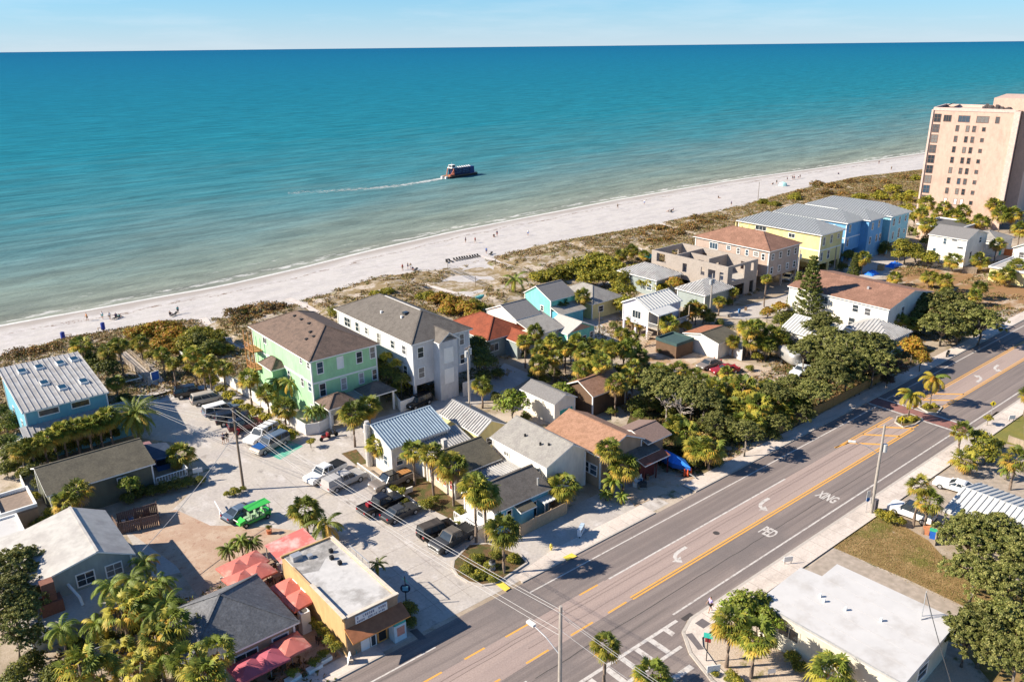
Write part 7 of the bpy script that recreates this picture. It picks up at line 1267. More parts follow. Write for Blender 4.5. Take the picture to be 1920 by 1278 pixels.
# covered boat on trailer by the tan cottage
rt = empty('boat_trailer', (76.9, 60.3, 0), 'boat under a bright blue cover on its trailer beside the tan cottage', 'boat', None, R(-98))
q = MB(); q.add([(-2.6, -.9, .6), (-2.6, .9, .6), (-2.6, .9, 1.2), (-2.6, -.9, 1.2), (.8, -1, .6), (.8, 1, .6), (.8, 1.05, 1.25), (.8, -1.05, 1.25), (3, 0, .95), (3, 0, 1.35)], [(0, 3, 2, 1), (0, 1, 5, 4), (3, 7, 6, 2), (0, 4, 7, 3), (1, 2, 6, 5), (4, 5, 8), (7, 9, 6), (4, 8, 9, 7), (5, 6, 9, 8)]); q.build('hull', M('blue_hull', (.03, .12, .4), .4), rt)
q = MB(); q.add([(-2.65, -.95, 1.2), (-2.65, .95, 1.2), (.8, 1.08, 1.26), (3.05, 0, 1.36), (.8, -1.08, 1.26), (-2.2, 0, 1.6), (-.2, 0, 1.95), (1.2, 0, 1.65)], [(0, 5, 1), (0, 4, 6, 5), (1, 5, 6, 2), (4, 7, 6), (2, 6, 7), (4, 3, 7), (2, 7, 3)]); q.build('cover', M('blue_tarp', (.03, .2, .72), .6, .2, 3), rt)
q = MB(); [q.bar(a, b, .1) for a, b in (((-2.6, -.7, .45), (2.6, -.2, .45)), ((-2.6, .7, .45), (2.6, .2, .45)), ((2.6, 0, .45), (4.0, 0, .4)), ((-1.5, -.9, .45), (-1.5, .9, .45)))]; q.build('trailer_frame', STEEL, rt)
for s in (-1, 1): q = MB(); q.tube([(-1.5, s*.95, .3), (-1.5, s*1.12, .3)], .3, 12); q.build('wheel', RUBBER, rt)
# upturned teal boat on the dune
p = W(898, 560); rt = empty('rowing_boat', (p.x, p.y, duneh(p.x, p.y)), 'upturned turquoise boat on the dune sand', 'boat', None, R(10)); q = MB(); q.add([(-2.2, -.6, 0), (-2.2, .6, 0), (1.2, .7, 0), (1.2, -.7, 0), (2.6, 0, 0), (-2.1, -.4, .6), (-2.1, .4, .6), (1.0, .45, .65), (1.0, -.45, .65), (2.2, 0, .4)], [(0, 1, 6, 5), (1, 2, 7, 6), (3, 0, 5, 8), (5, 6, 7, 8), (2, 4, 9, 7), (4, 3, 8, 9), (8, 7, 9)]); q.build('hull', M('turquoise_hull', (.1, .42, .4), .5), rt); q = MB(); q.box(-2, 1.6, -.04, .04, .6, .7); q.build('keel', WHITE, rt)
# blue tarpaulins with crate
for i, (px, lab) in enumerate([((1634, 514), 'crumpled blue tarpaulin, left of the wooden crate'), ((1676, 498), 'blue tarpaulin heap, right of the wooden crate')]):
    p = W(*px); q = MB((p.x, p.y, 0)); N_ = 14; V = [(p.x+(i_/N_-.5)*(5.5 if i else 3.6), p.y+(j_/N_-.5)*2.4, .05+max(0, .75+.5*noise.noise(Vector((i_*.5, j_*.6, i))))*(1-abs(i_/N_*2-1)**3)*(1-abs(j_/N_*2-1)**3)) for i_ in range(N_+1) for j_ in range(N_+1)]
    q.add(V, [(i_*(N_+1)+j_, (i_+1)*(N_+1)+j_, (i_+1)*(N_+1)+j_+1, i_*(N_+1)+j_+1) for i_ in range(N_) for j_ in range(N_)]); tag(q.build('tarpaulin', M('blue_tarp')), lab, 'tarpaulin', 'blue tarpaulins')
p = W(1651, 506); q = MB((p.x, p.y, 0)); q.obox((p.x, p.y), 1.7, 1.3, 0, 1.2, .3); [q.obox((p.x+math.cos(.3)*d_, p.y+math.sin(.3)*d_), .12, 1.36, 0, 1.26, .3) for d_ in (-.84, 0, .84)]; tag(q.build('crate', M('crate_wood', (.42, .26, .13), .85, .15, 4)), 'wooden crate between the blue tarpaulins', 'crate')
# ================================================================ POLES, WIRES, LAMPS
def pole(label, base, top, h=None, mat=POLE, arms=(), tx=(), lamp=None, name='utility_pole', r=.17):
    x, y, hh = place(top, 0, base); h = h or hh; rt = empty(name, (x, y, 0), label, 'pole'); q = MB(); q.cyl((0, 0), r, 0, h, 10, r2=r*.62); q.build('shaft', mat, rt)
    for (z, L_, a) in arms: q = MB(); d = Vector((math.cos(a), math.sin(a), 0))*L_/2; q.bar(-d+Vector((0, 0, z)), d+Vector((0, 0, z)), .1, .12); ar = q.build('crossarm', WOODP, rt); q = MB(); [q.cyl((d.x*s, d.y*s), .05, z+.06, z+.28, 6) for s in (-.95, -.4, .4, .95)]; q.build('insulator', M('porcelain', (.35, .3, .28), .3), ar)
    for (z, a) in tx: q = MB(); q.cyl((.42*math.cos(a), .42*math.sin(a)), .26, z-.5, z+.45, 12); q.build('transformer', M('transformer_grey', (.5, .5, .49), .5), rt)
    if lamp:
        z, (lx, ly, lz) = lamp; q = MB(); t = [(0, 0, z), ((lx-x)*.5, (ly-y)*.5, lerp(z, lz, .7)), (lx-x, ly-y, lz)]; q.tube(t, .045, 6); q.build('lamp_arm', STEEL, rt); d = Vector((lx-x, ly-y, 0)).normalized(); q = MB(); q.obox((lx-x+d.x*.25, ly-y+d.y*.25), .75, .34, lz-.08, lz+.1, math.atan2(d.y, d.x)); q.build('lamp_head', M('lamp_housing', (.7, .68, .64), .5), rt)
    return Vector((x, y, h))
def on_z(px, z): p = W(px[0], px[1], z); return (p.x, p.y, z)
PL = pole('utility pole rising from the car park behind a small shrub', (457, 918), (440, 764), mat=WOODP, arms=[(9.6, 1.6, R(60))], tx=[])
q = 0
PM = pole('grey utility pole with transformers beside the pale grey house', (880, 757), (873, 652), mat=POLE, tx=[(8.6, R(0)), (8.4, R(200))], arms=[(9.2, 1.4, R(20))])
PB_ = pole('tall pale utility pole with street lamp standing in the road corner', (1048, 1420), (1056, 1136), mat=POLE, arms=[], tx=[], lamp=(9.8, on_z((1000, 1171), 10.8)), r=.2)
PR = pole('pale utility pole with transformer and street lamp at the bus stop', (1633, 962), (1661, 796), mat=POLE, tx=[(8.6, R(-40))], lamp=(7.6, on_z((1602, 828), 9.0)), r=.2)
P5 = pole('utility pole in front of the raised white house', (1330, 600), (1325, 512), mat=POLE, tx=[(8, R(0)), (8, R(180))]); P6 = pole('pale utility pole behind the copper roof', (1491, 556), (1497, 468), mat=POLE, tx=[(9, R(0))])
P7 = pole('short dark pole between the two metal roofs', (884, 824), (883, 758), mat=WOODP, r=.12); P8 = pole('grey pole beside the turquoise cottages', (1123, 632), (1121, 583), mat=WOODP, r=.12); P9 = pole('pale pole beside the yellow house', (1563, 508), (1566, 462), mat=POLE); P10 = pole('pole beside the pale blue house', (1700, 442), (1706, 412), mat=POLE, r=.14)
P11 = pole('tall thin flagpole on the beach', (1421, 375), (1420, 341), mat=WOODP, r=.1, name='flagpole'); P12 = pole('wooden service pole behind the date palm', (262, 800), (254, 746), mat=WOODP, r=.12)
P13 = pole('short pole with lamp beside the yellow bungalow', (1122, 566), (1126, 540), mat=POLE, r=.08); 
def wire(a, b, sag, label, group='overhead wires over the car park', r=.018, m=WIREM):
    a, b = Vector(a), Vector(b); n_ = 16; pts = []
    for i in range(n_+1): t = i/n_; p = a.lerp(b, t); p.z -= sag*4*t*(1-t); pts.append(p)
    q = MB(a); q.tube(pts, r, 5, cap=False); tag(q.build('overhead_wire', m), label, 'wire', group)
LW = ['topmost', 'second highest', 'third highest', 'lowest']
for z0_, z1_, dx in ((PL.z-.1, PB_.z-.3, -.3), (PL.z-.3, PB_.z-.6, .3), (PL.z-1.4, PB_.z-1.9, -.2), (PL.z-2.2, PB_.z-2.8, .2)): wire((PL.x+dx, PL.y, z0_), (PB_.x+dx, PB_.y, z1_), .9, LW.pop(0)+' overhead wire across the car park to the corner pole')
LW2 = ['topmost', 'second highest', 'middle', 'second lowest', 'lowest']
for i_, z0_ in enumerate((PL.z-.1, PL.z-1.3, PL.z-2.0, PL.z-4.4, PL.z-5.2)): wire((PL.x, PL.y, z0_), (P12.x, P12.y, P12.z-.1-.12*i_), .3, LW2[i_]+' wire from the car park pole to the date palm pole', 'wires to the date palm pole')
e_ = W(1520, 1440, 9.5); LW3 = ['topmost', 'middle', 'lowest']
for dz, dx in ((-.3, -.3), (-1.2, .3), (-2.1, 0)): wire((PB_.x+dx, PB_.y, PB_.z+dz), (e_.x+dx, e_.y, e_.z+dz), .4, LW3.pop(0)+' wire leaving the corner pole over the side street', 'wires over the side street')
LW4 = 'thin overhead wire between the transformer pole and the short dark pole'; wire((PM.x, PM.y, PM.z-.6), (P7.x, P7.y, P7.z-.2), .4, LW4, None, .018); wire((PM.x, PM.y, PM.z-2.2), (68, 97.2, 6), .3, 'thin service wire from the grey pole to the pale grey house', None, .018)
wire((PL.x, PL.y, PL.z-3.2), (14.5, 78.9, 3.2), .8, 'thick pale service wire from the car park pole to the slate-blue house', None, .035)
wire((66.4, 23.6, 6.4), on_z((1800, 1330), 6), .3, 'dark service wire leaving the mast on the white flat roof', None, .035, M('black_cable', (.05, .05, .05)))
# ================================================================ FENCES
def fence(label, pts, h, mat, name='fence', post=2.4, t=.06, cap=True, z=0, gap=None, cat='fence', pr=.09):
    P = [Vector((p[0], p[1], 0)) for p in pts]; org = P[0]; rt = empty(name, org, label, cat); q = MB(org); pp = MB(org)
    for a, b in zip(P, P[1:]):
        L_ = (b-a).length; d = (b-a)/L_
        if gap:
            k = int(L_/gap)
            for i in range(k): c0_ = a+d*(i*gap); c1_ = a+d*(i*gap+gap*.86); q.bar((c0_.x, c0_.y, z+h/2), (c1_.x, c1_.y, z+h/2), t, h*(1-.03*random.random()))
        else: q.bar((a.x, a.y, z+h/2), (b.x, b.y, z+h/2), t, h)
        for i in range(int(L_/post)+1): c_ = a+d*min(i*post, L_-.05); pp.obox(c_, pr*1.3, pr*1.3, z, z+h+.12, math.atan2(d.y, d.x))
        if cap: q.bar((a.x, a.y, z+h+.02), (b.x, b.y, z+h+.02), t+.05, .05)
    q.build('panel', mat, rt); pp.build('post', mat, rt); return rt
VIN = M('white_vinyl', (.74, .72, .68), .5, .06, 2)
fence('long white vinyl fence beside the car park and the green house', pxs([(372, 692), (430, 722), (500, 768), (575, 816), (600, 812), (626, 797)]), 1.7, VIN)
fence('short white fence behind the car park beach access', pxs([(338, 672), (372, 692)]), 1.5, VIN); fence('white screen fence beside the green house garage', pxs([(742, 758), (752, 772), (786, 760)]), 1.7, VIN)
fence('long yellow-brown board fence beside the shaded road', [(95.2, 57.0), (110, 57.0), (128, 57.3)], 1.5, M('ochre_boards', (.36, .2, .07), .85, .2, 3), post=3, gap=.3); fence('tan board fence around the teal cottage yard', [(51.2, 61.0), (58.5, 61.2), (58.7, 64.4)], 1.6, M('tan_boards', (.47, .34, .22), .85, .15, 4), post=2.4, gap=.18, cap=False)
fence('white board fence beside the shack', pxs([(1336, 650), (1390, 676), (1392, 662)]), 1.9, VIN, gap=.3); fence('weathered grey fence behind the shack palms', pxs([(1392, 662), (1416, 664)]), 1.6, WOOD, gap=.2); fence('grey-brown board enclosure beside the slate-blue house', pxs([(214, 988), (224, 1002), (300, 984), (296, 962), (218, 984)]), 1.5, M('brown_boards', (.16, .11, .09), .9, .2, 4), gap=.2, cap=False)
fence('tall orange fence behind the far cottages', pxs([(1882, 478), (1920, 482)]), 1.6, M('orange_boards', (.52, .17, .06), .85)); fence('grey fence in front of the far white house', pxs([(1804, 512), (1832, 514)]), 1.6, WOOD, gap=.2)
fence('weathered fence stub beside the recycling bins', pxs([(1752, 1022), (1764, 1010), (1784, 1004)]), 1.6, WOOD, gap=.16, cap=False); fence('long pale fence at the left edge behind the bushes', pxs([(38, 900), (72, 975)]), 1.3, VIN); fence('low split-rail fence on the right lawn', pxs([(1890, 828), (1920, 838)]), .9, WOOD)
fence('low white picket fence beside the cafe garden', pxs([(418, 1108), (440, 1104), (462, 1140)]), 1.6, VIN, gap=.22); fence('dark railing in the bottom left garden', pxs([(170, 1240), (270, 1205)]), 1.2, M('grey_rail', (.2, .21, .22)), gap=.3)
# boardwalk to the beach
A1, A2 = W(288, 716, .4), W(226, 660, 1.0); d = (A2-A1).normalized(); s = Vector((-d.y, d.x, 0)).normalized(); rt = empty('boardwalk', (A1.x, A1.y, 0), 'grey timber boardwalk rising over the dune to the beach', 'boardwalk'); q = MB((A1.x, A1.y, 0)); n_ = 34
for i in range(n_): a_ = A1.lerp(A2, i/n_); b_ = A1.lerp(A2, (i+.85)/n_); q.add([a_-s*.9, a_+s*.9, b_+s*.9, b_-s*.9, a_-s*.9-Vector((0, 0, .06)), a_+s*.9-Vector((0, 0, .06)), b_+s*.9-Vector((0, 0, .06)), b_-s*.9-Vector((0, 0, .06))], [(0, 1, 2, 3), (7, 6, 5, 4), (0, 4, 5, 1), (1, 5, 6, 2), (2, 6, 7, 3), (3, 7, 4, 0)])
q.build('deck', M('pale_decking', (.5, .43, .36), .85, .15, 4), rt)
for sd_ in (-1, 1):
    q = MB((A1.x, A1.y, 0)); [q.bar(A1+s*sd_*.95+Vector((0, 0, z_)), A2+s*sd_*.95+Vector((0, 0, z_)), .07, .1) for z_ in (.35, .7, 1.05)]; [q.box(p_.x-.06, p_.x+.06, p_.y-.06, p_.y+.06, -.2, p_.z+1.1) for p_ in [A1.lerp(A2, i/9)+s*sd_*.95 for i in range(10)]]; q.build('railing', WOOD, rt)
p = W(294, 722); rt = empty('information_sign', (p.x, p.y, 0), 'blue information sign at the foot of the boardwalk', 'sign', None, R(15)); q = MB(); q.box(-.75, .75, -.05, .05, .9, 2.5); q.build('frame', TRIM, rt); q = MB(); q.box(-.62, .62, -.07, -.051, 1.0, 2.4); q.build('panel', M('blue_panel', (.02, .12, .5), .5), rt); q = MB(); [q.box(x, x+.08, -.04, .04, 0, .9) for x in (-.65, .57)]; q.build('post', TRIM, rt)
# volleyball net
a_, b_ = W(840, 512), W(892, 538); rt = empty('volleyball_net', (a_.x, a_.y, 0), 'volleyball net between two posts on the sand clearing', 'net'); q = MB((a_.x, a_.y, 0))
for p_ in (a_, b_): q.cyl((p_.x, p_.y), .06, 0, 2.5, 6)
q.build('post', WOODP, rt); q = MB((a_.x, a_.y, 0)); [q.bar((a_.x, a_.y, z_), (b_.x, b_.y, z_), .03 if 1.5 < z_ < 2.4 else .07) for z_ in (1.45, 1.7, 1.95, 2.2, 2.43)]; [q.bar((lerp(a_.x, b_.x, i/20), lerp(a_.y, b_.y, i/20), 1.45), (lerp(a_.x, b_.x, i/20), lerp(a_.y, b_.y, i/20), 2.43), .02) for i in range(21)]; q.build('mesh', M('net_grey', (.25, .24, .24)), rt)
# ================================================================ PARASOLS, TABLES, CHAIRS
RC = M('coral_canvas', (.52, .15, .12), .8, .1, 1.5, col2=(.62, .3, .24), scale2=.5); PC = M('rose_canvas', (.42, .1, .13), .8, .1, 1.5)
def parasol(px, lab, grp, m, s=2.7, h=2.5, rz=0):
    p = W(*px, h-.15); rt = empty('parasol', (p.x, p.y, 0), lab, 'parasol', grp, rz); q = MB(); k = s/2
    rim = [(-k, -k), (0, -k*.97), (k, -k), (k*.97, 0), (k, k), (0, k*.97), (-k, k), (-k*.97, 0)]; V = [(0, 0, h+.55)]+[(x, y, h-(.06 if i % 2 == 0 else .0)) for i, (x, y) in enumerate(rim)]+[(x, y, h-.24) for x, y in rim]
    q.add(V, [(0, i+1, (i+1) % 8+1) for i in range(8)]+[(i+1, i+9, (i+1) % 8+9, (i+1) % 8+1) for i in range(8)]); q.build('canopy', m, rt); q = MB(); q.cyl((0, 0), .035, 0, h+.6, 8); q.build('pole', STEEL, rt); q = MB(); q.cyl((0, 0), .3, 0, .08, 12); q.build('base', BLACKP, rt)
    q = MB(); [q.bar((0, 0, h+.5), (x*.97, y*.97, h-.05), .03) for x, y in rim[::2]]; q.build('rib', WOODP, rt)
g3 = 'coral parasols on the brick patio'
parasol((443, 1066), 'coral parasol, back left of the patio cluster', g3, RC, 3.0, rz=.1); parasol((470, 1052), 'coral parasol, farthest back of the patio cluster', g3, RC, 2.8, rz=.1); parasol((484, 1072), 'coral parasol, rightmost of the patio cluster', g3, RC, 2.8, rz=.1); parasol((452, 1086), 'coral parasol, nearest the cafe roof peak', g3, RC, 2.8, rz=.1)
parasol((541, 1102), 'coral parasol by the restaurant side wall, the farther of the pair', g3, RC, 2.7, rz=.1); parasol((561, 1124), 'coral parasol by the restaurant side wall, the nearer of the pair', g3, RC, 2.7, rz=.1)
g4 = 'shaded rose parasols before the cafe'
parasol((545, 1210), 'rose parasol at the right end before the cafe', g4, RC, 2.7, 2.3, R(2)); parasol((505, 1234), 'rose parasol in the middle before the cafe', g4, PC, 2.7, 2.3, R(2)); parasol((465, 1254), 'rose parasol at the left end before the cafe', g4, PC, 2.7, 2.3, R(2))
CHM = M('dark_wicker', (.07, .05, .04), .8); TBW = M('table_top', (.35, .25, .17), .6)
def table_set(px, i, where, tm=TBW, chs=4, cm=CHM):
    p = W(*px); rt = empty('patio_table', (p.x, p.y, .01), f'patio table {where}', 'table', 'patio tables'); q = MB(); q.box(-.45, .45, -.45, .45, .71, .75); q.build('tabletop', tm, rt); [MB().box(x-.03, x+.03, y-.03, y+.03, 0, .71).build('leg', CHM, rt) for x in (-.38, .38) for y in (-.38, .38)]
    for j in range(chs):
        a = j*math.pi/2+.2; c_ = empty('patio_chair', (p.x+.85*math.cos(a), p.y+.85*math.sin(a), .01), f'chair on the {["right", "far", "left", "near"][j]} side of the table {where}', 'chair', 'patio chairs', a+math.pi); link('seat', SEAT, c_); link('backrest', BACK, c_); [link('leg', LEGM, c_, (x, y, 0)) for x in (-.18, .18) for y in (-.18, .18)]
SEAT = MB().box(-.22, .22, -.22, .22, .42, .47).mesh('seat', CHM); BACK = MB().box(-.22, -.18, -.22, .22, .47, .88).mesh('backrest', CHM); LEGM = MB().box(-.02, .02, -.02, .02, 0, .42).mesh('leg', CHM)
for i, (px, w_) in enumerate([((520, 1088), 'between the parasol cluster and the restaurant'), ((505, 1064), 'beside the restaurant back corner'), ((586, 1160), 'in the gap between cafe and restaurant'), ((612, 1196), 'under the restaurant side bushes'), ((520, 1250), 'in front of the cafe'), ((572, 1148), 'below the nearer coral parasol')]): table_set(px, i, w_)
TEALC = M('teal_chair_paint', (.08, .3, .32), .5); 
for i, (px, lab) in enumerate([((680, 1214), 'teal garden chair before the restaurant window, the farther one'), ((668, 1222), 'teal garden chair before the restaurant window, the nearer one')]):
    p = W(*px); c_ = empty('garden_chair', (p.x, p.y, 0), lab, 'chair', 'teal chairs', R(-90+20*i))
    for nm, f in (('seat', lambda q: q.box(-.3, .3, -.3, .3, .36, .42)), ('backrest', lambda q: q.box(-.32, -.26, -.3, .3, .42, 1.05))): mb = MB(); f(mb); mb.build(nm, TEALC, c_)
    for s_ in (-1, 1): MB().box(-.3, .3, s_*.34-.04, s_*.34+.04, .6, .64).build('armrest', TEALC, c_)
    for x in (-.25, .25):
        for y in (-.25, .25): MB().box(x-.03, x+.03, y-.03, y+.03, 0, .36).build('leg', TEALC, c_)
# planters before the cafe
for i, (px, w_) in enumerate([((590, 1256), 'nearest the kerb bend'), ((608, 1240), 'second along the cafe front'), ((550, 1276), 'closest to the bottom edge')]):
    p = W(*px); rt = empty('planter', (p.x, p.y, 0), f'pale planter box with leafy green bush, {w_}', 'planter', 'planters before the cafe', R(5)); MB().box(-.7, .7, -.3, .3, 0, .45).build('box', TRIM, rt); c = link('bush', BUSH[i % 2][0], rt, (0, 0, .85)); c.scale = (.85, .6, .7)
for i, (px, lab) in enumerate([((658, 1243), 'white sandwich board on the pavement by the restaurant')]):
    p = W(*px); rt = empty('sandwich_board', (p.x, p.y, 0), lab, 'sign', None, R(70)); q = MB(); q.add([(-.3, -.35, 0), (.3, -.35, 0), (.3, -.05, 1.1), (-.3, -.05, 1.1), (-.3, .35, 0), (.3, .35, 0), (.3, .05, 1.1), (-.3, .05, 1.1)], [(0, 1, 2, 3), (5, 4, 7, 6), (3, 2, 6, 7)]); q.build('board', WHITE, rt); q = MB(); q.add([(-.2, -.3, .25), (.2, -.3, .25), (.2, -.12, .9), (-.2, -.12, .9)], [(0, 1, 2, 3)]); q.build('message_panel', M('grey_writing', (.35, .35, .38)), rt)
p = W(762, 1134); rt = empty('standing_sign', (p.x, p.y, 0), 'turquoise and blue sign on a post at the restaurant corner', 'sign', None, R(-40)); MB().cyl((0, 0), .05, 0, 3.4, 8).build('post', BLACKP, rt); q = MB(); q.tube([(0, -.03, 2.0), (0, .03, 2.0)], .5, 20); q.build('round_panel', M('navy_panel', (.02, .04, .1)), rt); q = MB(); q.box(-.28, .28, -.06, -.035, 1.75, 2.25); q.build('blue_patch', M('light_blue_panel', (.2, .5, .7)), rt); q = MB(); q.add([(-.4, 0, 3.3), (.3, 0, 2.6), (.4, .05, 2.5), (.1, 0, 3.0)], [(0, 1, 2, 3), (3, 2, 1, 0)]); q.build('pennant', M('mint_flag', (.2, .6, .5)), rt)
p = W(590, 1150); rt = empty('air_conditioner', (25.5, 62.2, 0), 'tall white air-conditioning unit with round fan beside the restaurant bushes', 'air conditioner'); MB().box(-.45, .45, -.45, .45, 0, 2.3).build('housing', WHITE, rt); MB().cyl((0, 0), .33, 2.301, 2.34, 18).build('fan_grille', M('fan_dark', (.1, .09, .08)), rt)
# ================================================================ STREET FURNITURE
p = W(1089, 1005); rt = empty('news_rack', (p.x, p.y, KH), 'pale blue newspaper boxes at the kerb, a palm shadow beside them', 'newspaper boxes', None, R(30)); [MB().box(x, x+.45, -.22, .22, .3, 1.15).build('box', M('pale_blue_box', (.45, .55, .65), .5), rt) for x in (-.75, -.2, .35)]; [MB().box(x+.06, x+.39, -.23, -.221, .75, 1.05).build('window', GLASS, rt) for x in (-.75, -.2, .35)]; [MB().box(x, x+.05, -.05, .05, 0, .3).build('foot', BLACKP, rt) for x in (-.6, .0, .6)]
p = W(1033, 1032); rt = empty('fire_hydrant', (p.x, p.y, KH), 'yellow fire hydrant by the pavement', 'hydrant'); HY = M('hydrant_yellow', (.7, .55, .12), .5); q = MB(); q.cyl((0, 0), .13, 0, .6, 10); q.cyl((0, 0), .17, .6, .66, 10); q.cyl((0, 0), .11, .66, .8, 10, r2=.04); q.build('barrel', HY, rt); q = MB(); q.tube([(-.24, 0, .45), (.24, 0, .45)], .06, 8); q.tube([(0, 0, .4), (0, -.24, .4)], .08, 8); q.build('nozzle', HY, rt)
p = W(923, 1068); rt = empty('litter_bin', (p.x, p.y, .14), 'round grey litter bin in the planting island', 'bin'); MB().cyl((0, 0), .35, 0, .95, 14).build('drum', M('concrete_bin', (.35, .34, .32)), rt); MB().cyl((0, 0), .37, .95, 1.1, 14, r2=.2).build('lid', BLACKP, rt)
for i, px in enumerate([(1283, 892), (1289, 893), (1295, 890)]):
    p = W(*px); rt = empty('traffic_cone', (p.x, p.y, 0), ['leftmost', 'middle', 'rightmost'][i]+' orange-red traffic cone beside the covered boat', 'traffic cone', 'traffic cones'); MB().cyl((0, 0), .17, .04, 1.0, 10, r2=.07).build('cone', M('cone_orange', (.75, .12, .04), .5), rt); MB().box(-.25, .25, -.25, .25, 0, .05).build('base', BLACKP, rt)
for px, m_, lab in (((1736, 1000), M('orange_bin', (.55, .22, .1)), 'orange-brown bin beside the blue recycling bin'), ((1748, 1008), M('blue_bin', (.02, .12, .5)), 'blue recycling bin with green lid beside the fence stub')):
    p = W(*px); rt = empty('wheelie_bin', (p.x, p.y, 0), lab, 'bin', None, R(20)); q = MB(); q.add([(-.25, -.28, 0), (.25, -.28, 0), (.25, .28, 0), (-.25, .28, 0), (-.32, -.36, 1.0), (.32, -.36, 1.0), (.32, .36, 1.0), (-.32, .36, 1.0)], [(3, 2, 1, 0), (4, 5, 6, 7), (0, 1, 5, 4), (1, 2, 6, 5), (2, 3, 7, 6), (3, 0, 4, 7)]); q.build('tub', m_, rt); MB().box(-.35, .35, -.38, .4, 1.0, 1.07).build('lid', M('green_lid', (.05, .4, .2)) if 'blue' in m_.name else m_, rt)
p = W(1623, 962); rt = empty('bus_stop_sign', (p.x, p.y, KH), 'white bus stop sign with blue disc beside the tall pole', 'sign', None, R(-20)); MB().cyl((0, 0), .03, 0, 2.9, 6).build('post', STEEL, rt); MB().box(-.26, .26, -.05, -.03, 1.7, 2.9).build('panel', WHITE, rt); q = MB(); q.tube([(0, -.052, 1.75), (0, -.07, 1.75)], .27, 18); dsc = q.build('disc', M('bus_blue', (.05, .25, .7), .4), rt); q = MB(); q.box(-.12, .12, -.08, -.071, 1.62, 1.86); q.build('emblem', M('bus_dark', (.02, .05, .15)), dsc)
p = W(1640, 958); rt = empty('pedestal_box', (p.x, p.y, KH), 'dark metal service cabinet beside the bus stop sign', 'cabinet'); MB().box(-.22, .22, -.2, .2, 0, 1.5).build('housing', M('dark_cabinet', (.12, .11, .12), .5), rt); MB().box(-.18, .18, -.21, -.201, .2, 1.4).build('door', M('dark_cabinet_door', (.16, .15, .16), .5), rt)
p = W(1324, 1240); rt = empty('street_name_sign', (p.x, p.y, 0), 'turquoise and red sign on a dark post on the corner lawn', 'sign', None, R(-60)); MB().box(-.04, .04, -.04, .04, 0, 2.6).build('post', BLACKP, rt); MB().box(-.4, .4, -.03, .03, 2.6, 3.1).build('panel', M('teal_panel', (.05, .5, .4), .5), rt); MB().box(-.25, .25, -.03, .03, 2.15, 2.55).build('red_panel', M('dark_red_panel', (.25, .03, .03)), rt)
for px, lab, s_ in (((1337, 1266), 'small white notice board on the corner lawn', .6), ((1446, 1268), 'tiny white sign on the corner lawn', .35), ((1896, 790), 'small white sign board on the right lawn', .5), ((1477, 1058), 'small white sign at the strip of lawn by the pavement', .5)):
    p = W(*px); rt = empty('notice_board', (p.x, p.y, 0), lab, 'sign', None, R(-30)); MB().box(-s_, s_, -.03, .03, .4, .4+s_*1.2).build('panel', WHITE, rt); [MB().box(x-.03, x+.03, -.02, .02, 0, .4).build('post', WOODP, rt) for x in (-s_*.7, s_*.7)]
def xsign(px, lab, h=3.0):
    p = W(*px); rt = empty('crossing_sign', (p.x, p.y, KH), lab, 'sign', 'crossing signs', R(-45)); MB().cyl((0, 0), .03, 0, h, 6).build('post', STEEL, rt); q = MB(); q.add([(0, -.02, h-.9), (.45, -.02, h-.45), (0, -.02, h), (-.45, -.02, h-.45), (0, .02, h-.9), (.45, .02, h-.45), (0, .02, h), (-.45, .02, h-.45)], [(0, 1, 2, 3), (7, 6, 5, 4), (0, 4, 5, 1), (1, 5, 6, 2), (2, 6, 7, 3), (3, 7, 4, 0)]); d_ = q.build('diamond', M('sign_yellow', (.8, .62, .02), .5), rt); MB().box(-.07, .07, -.035, -.021, h-.65, h-.25).build('emblem', BLACKP, d_)
xsign((1856, 788), 'yellow diamond crossing sign on the right pavement'); xsign((1689, 800), 'yellow marker sign at the tip of the median bed', 1.6)
# median beds
for P in ([(1678, 792), (1682, 782), (1706, 777), (1730, 786), (1716, 796), (1694, 802)], [(1722, 764), (1738, 756), (1766, 764), (1756, 776), (1740, 774)]):
    pl = pxs(P); q = MB(); q.prism(pl, Z4+.002, .16); struct('median_bed', q, MULCH); kb = MB()
    for a, b in zip(pl, pl[1:]+pl[:1]): kb.bar((*a, .1), (*b, .1), .18, .17)
    struct('kerb', kb, KERB)
# beach bins
for px, lab in (((119, 636), 'blue bin on the beach, the left one'), ((194, 618), 'blue bin on the beach, right of the other')):
    p = W(*px); rt = empty('beach_bin', (p.x, p.y, .1), lab, 'bin', 'blue beach bins'); MB().cyl((0, 0), .4, 0, 1.3, 12).build('drum', M('navy_bin', (.03, .06, .35), .5), rt); MB().cyl((0, 0), .42, 1.3, 1.4, 12, r2=.3).build('lid', M('navy_lid', (.02, .04, .2), .5), rt)
for px, lab in (((124, 634), 'white bench beside the left beach bin'), ((187, 620), 'grey bench beside the right beach bin')):
    p = W(*px); rt = empty('bench', (p.x+.4, p.y+.3, .1), lab, 'bench'); MB().box(-.7, .7, -.2, .2, .42, .48).build('seat', WOOD, rt); [MB().box(x-.05, x+.05, -.18, .18, 0, .42).build('leg', WOOD, rt) for x in (-.6, .6)]
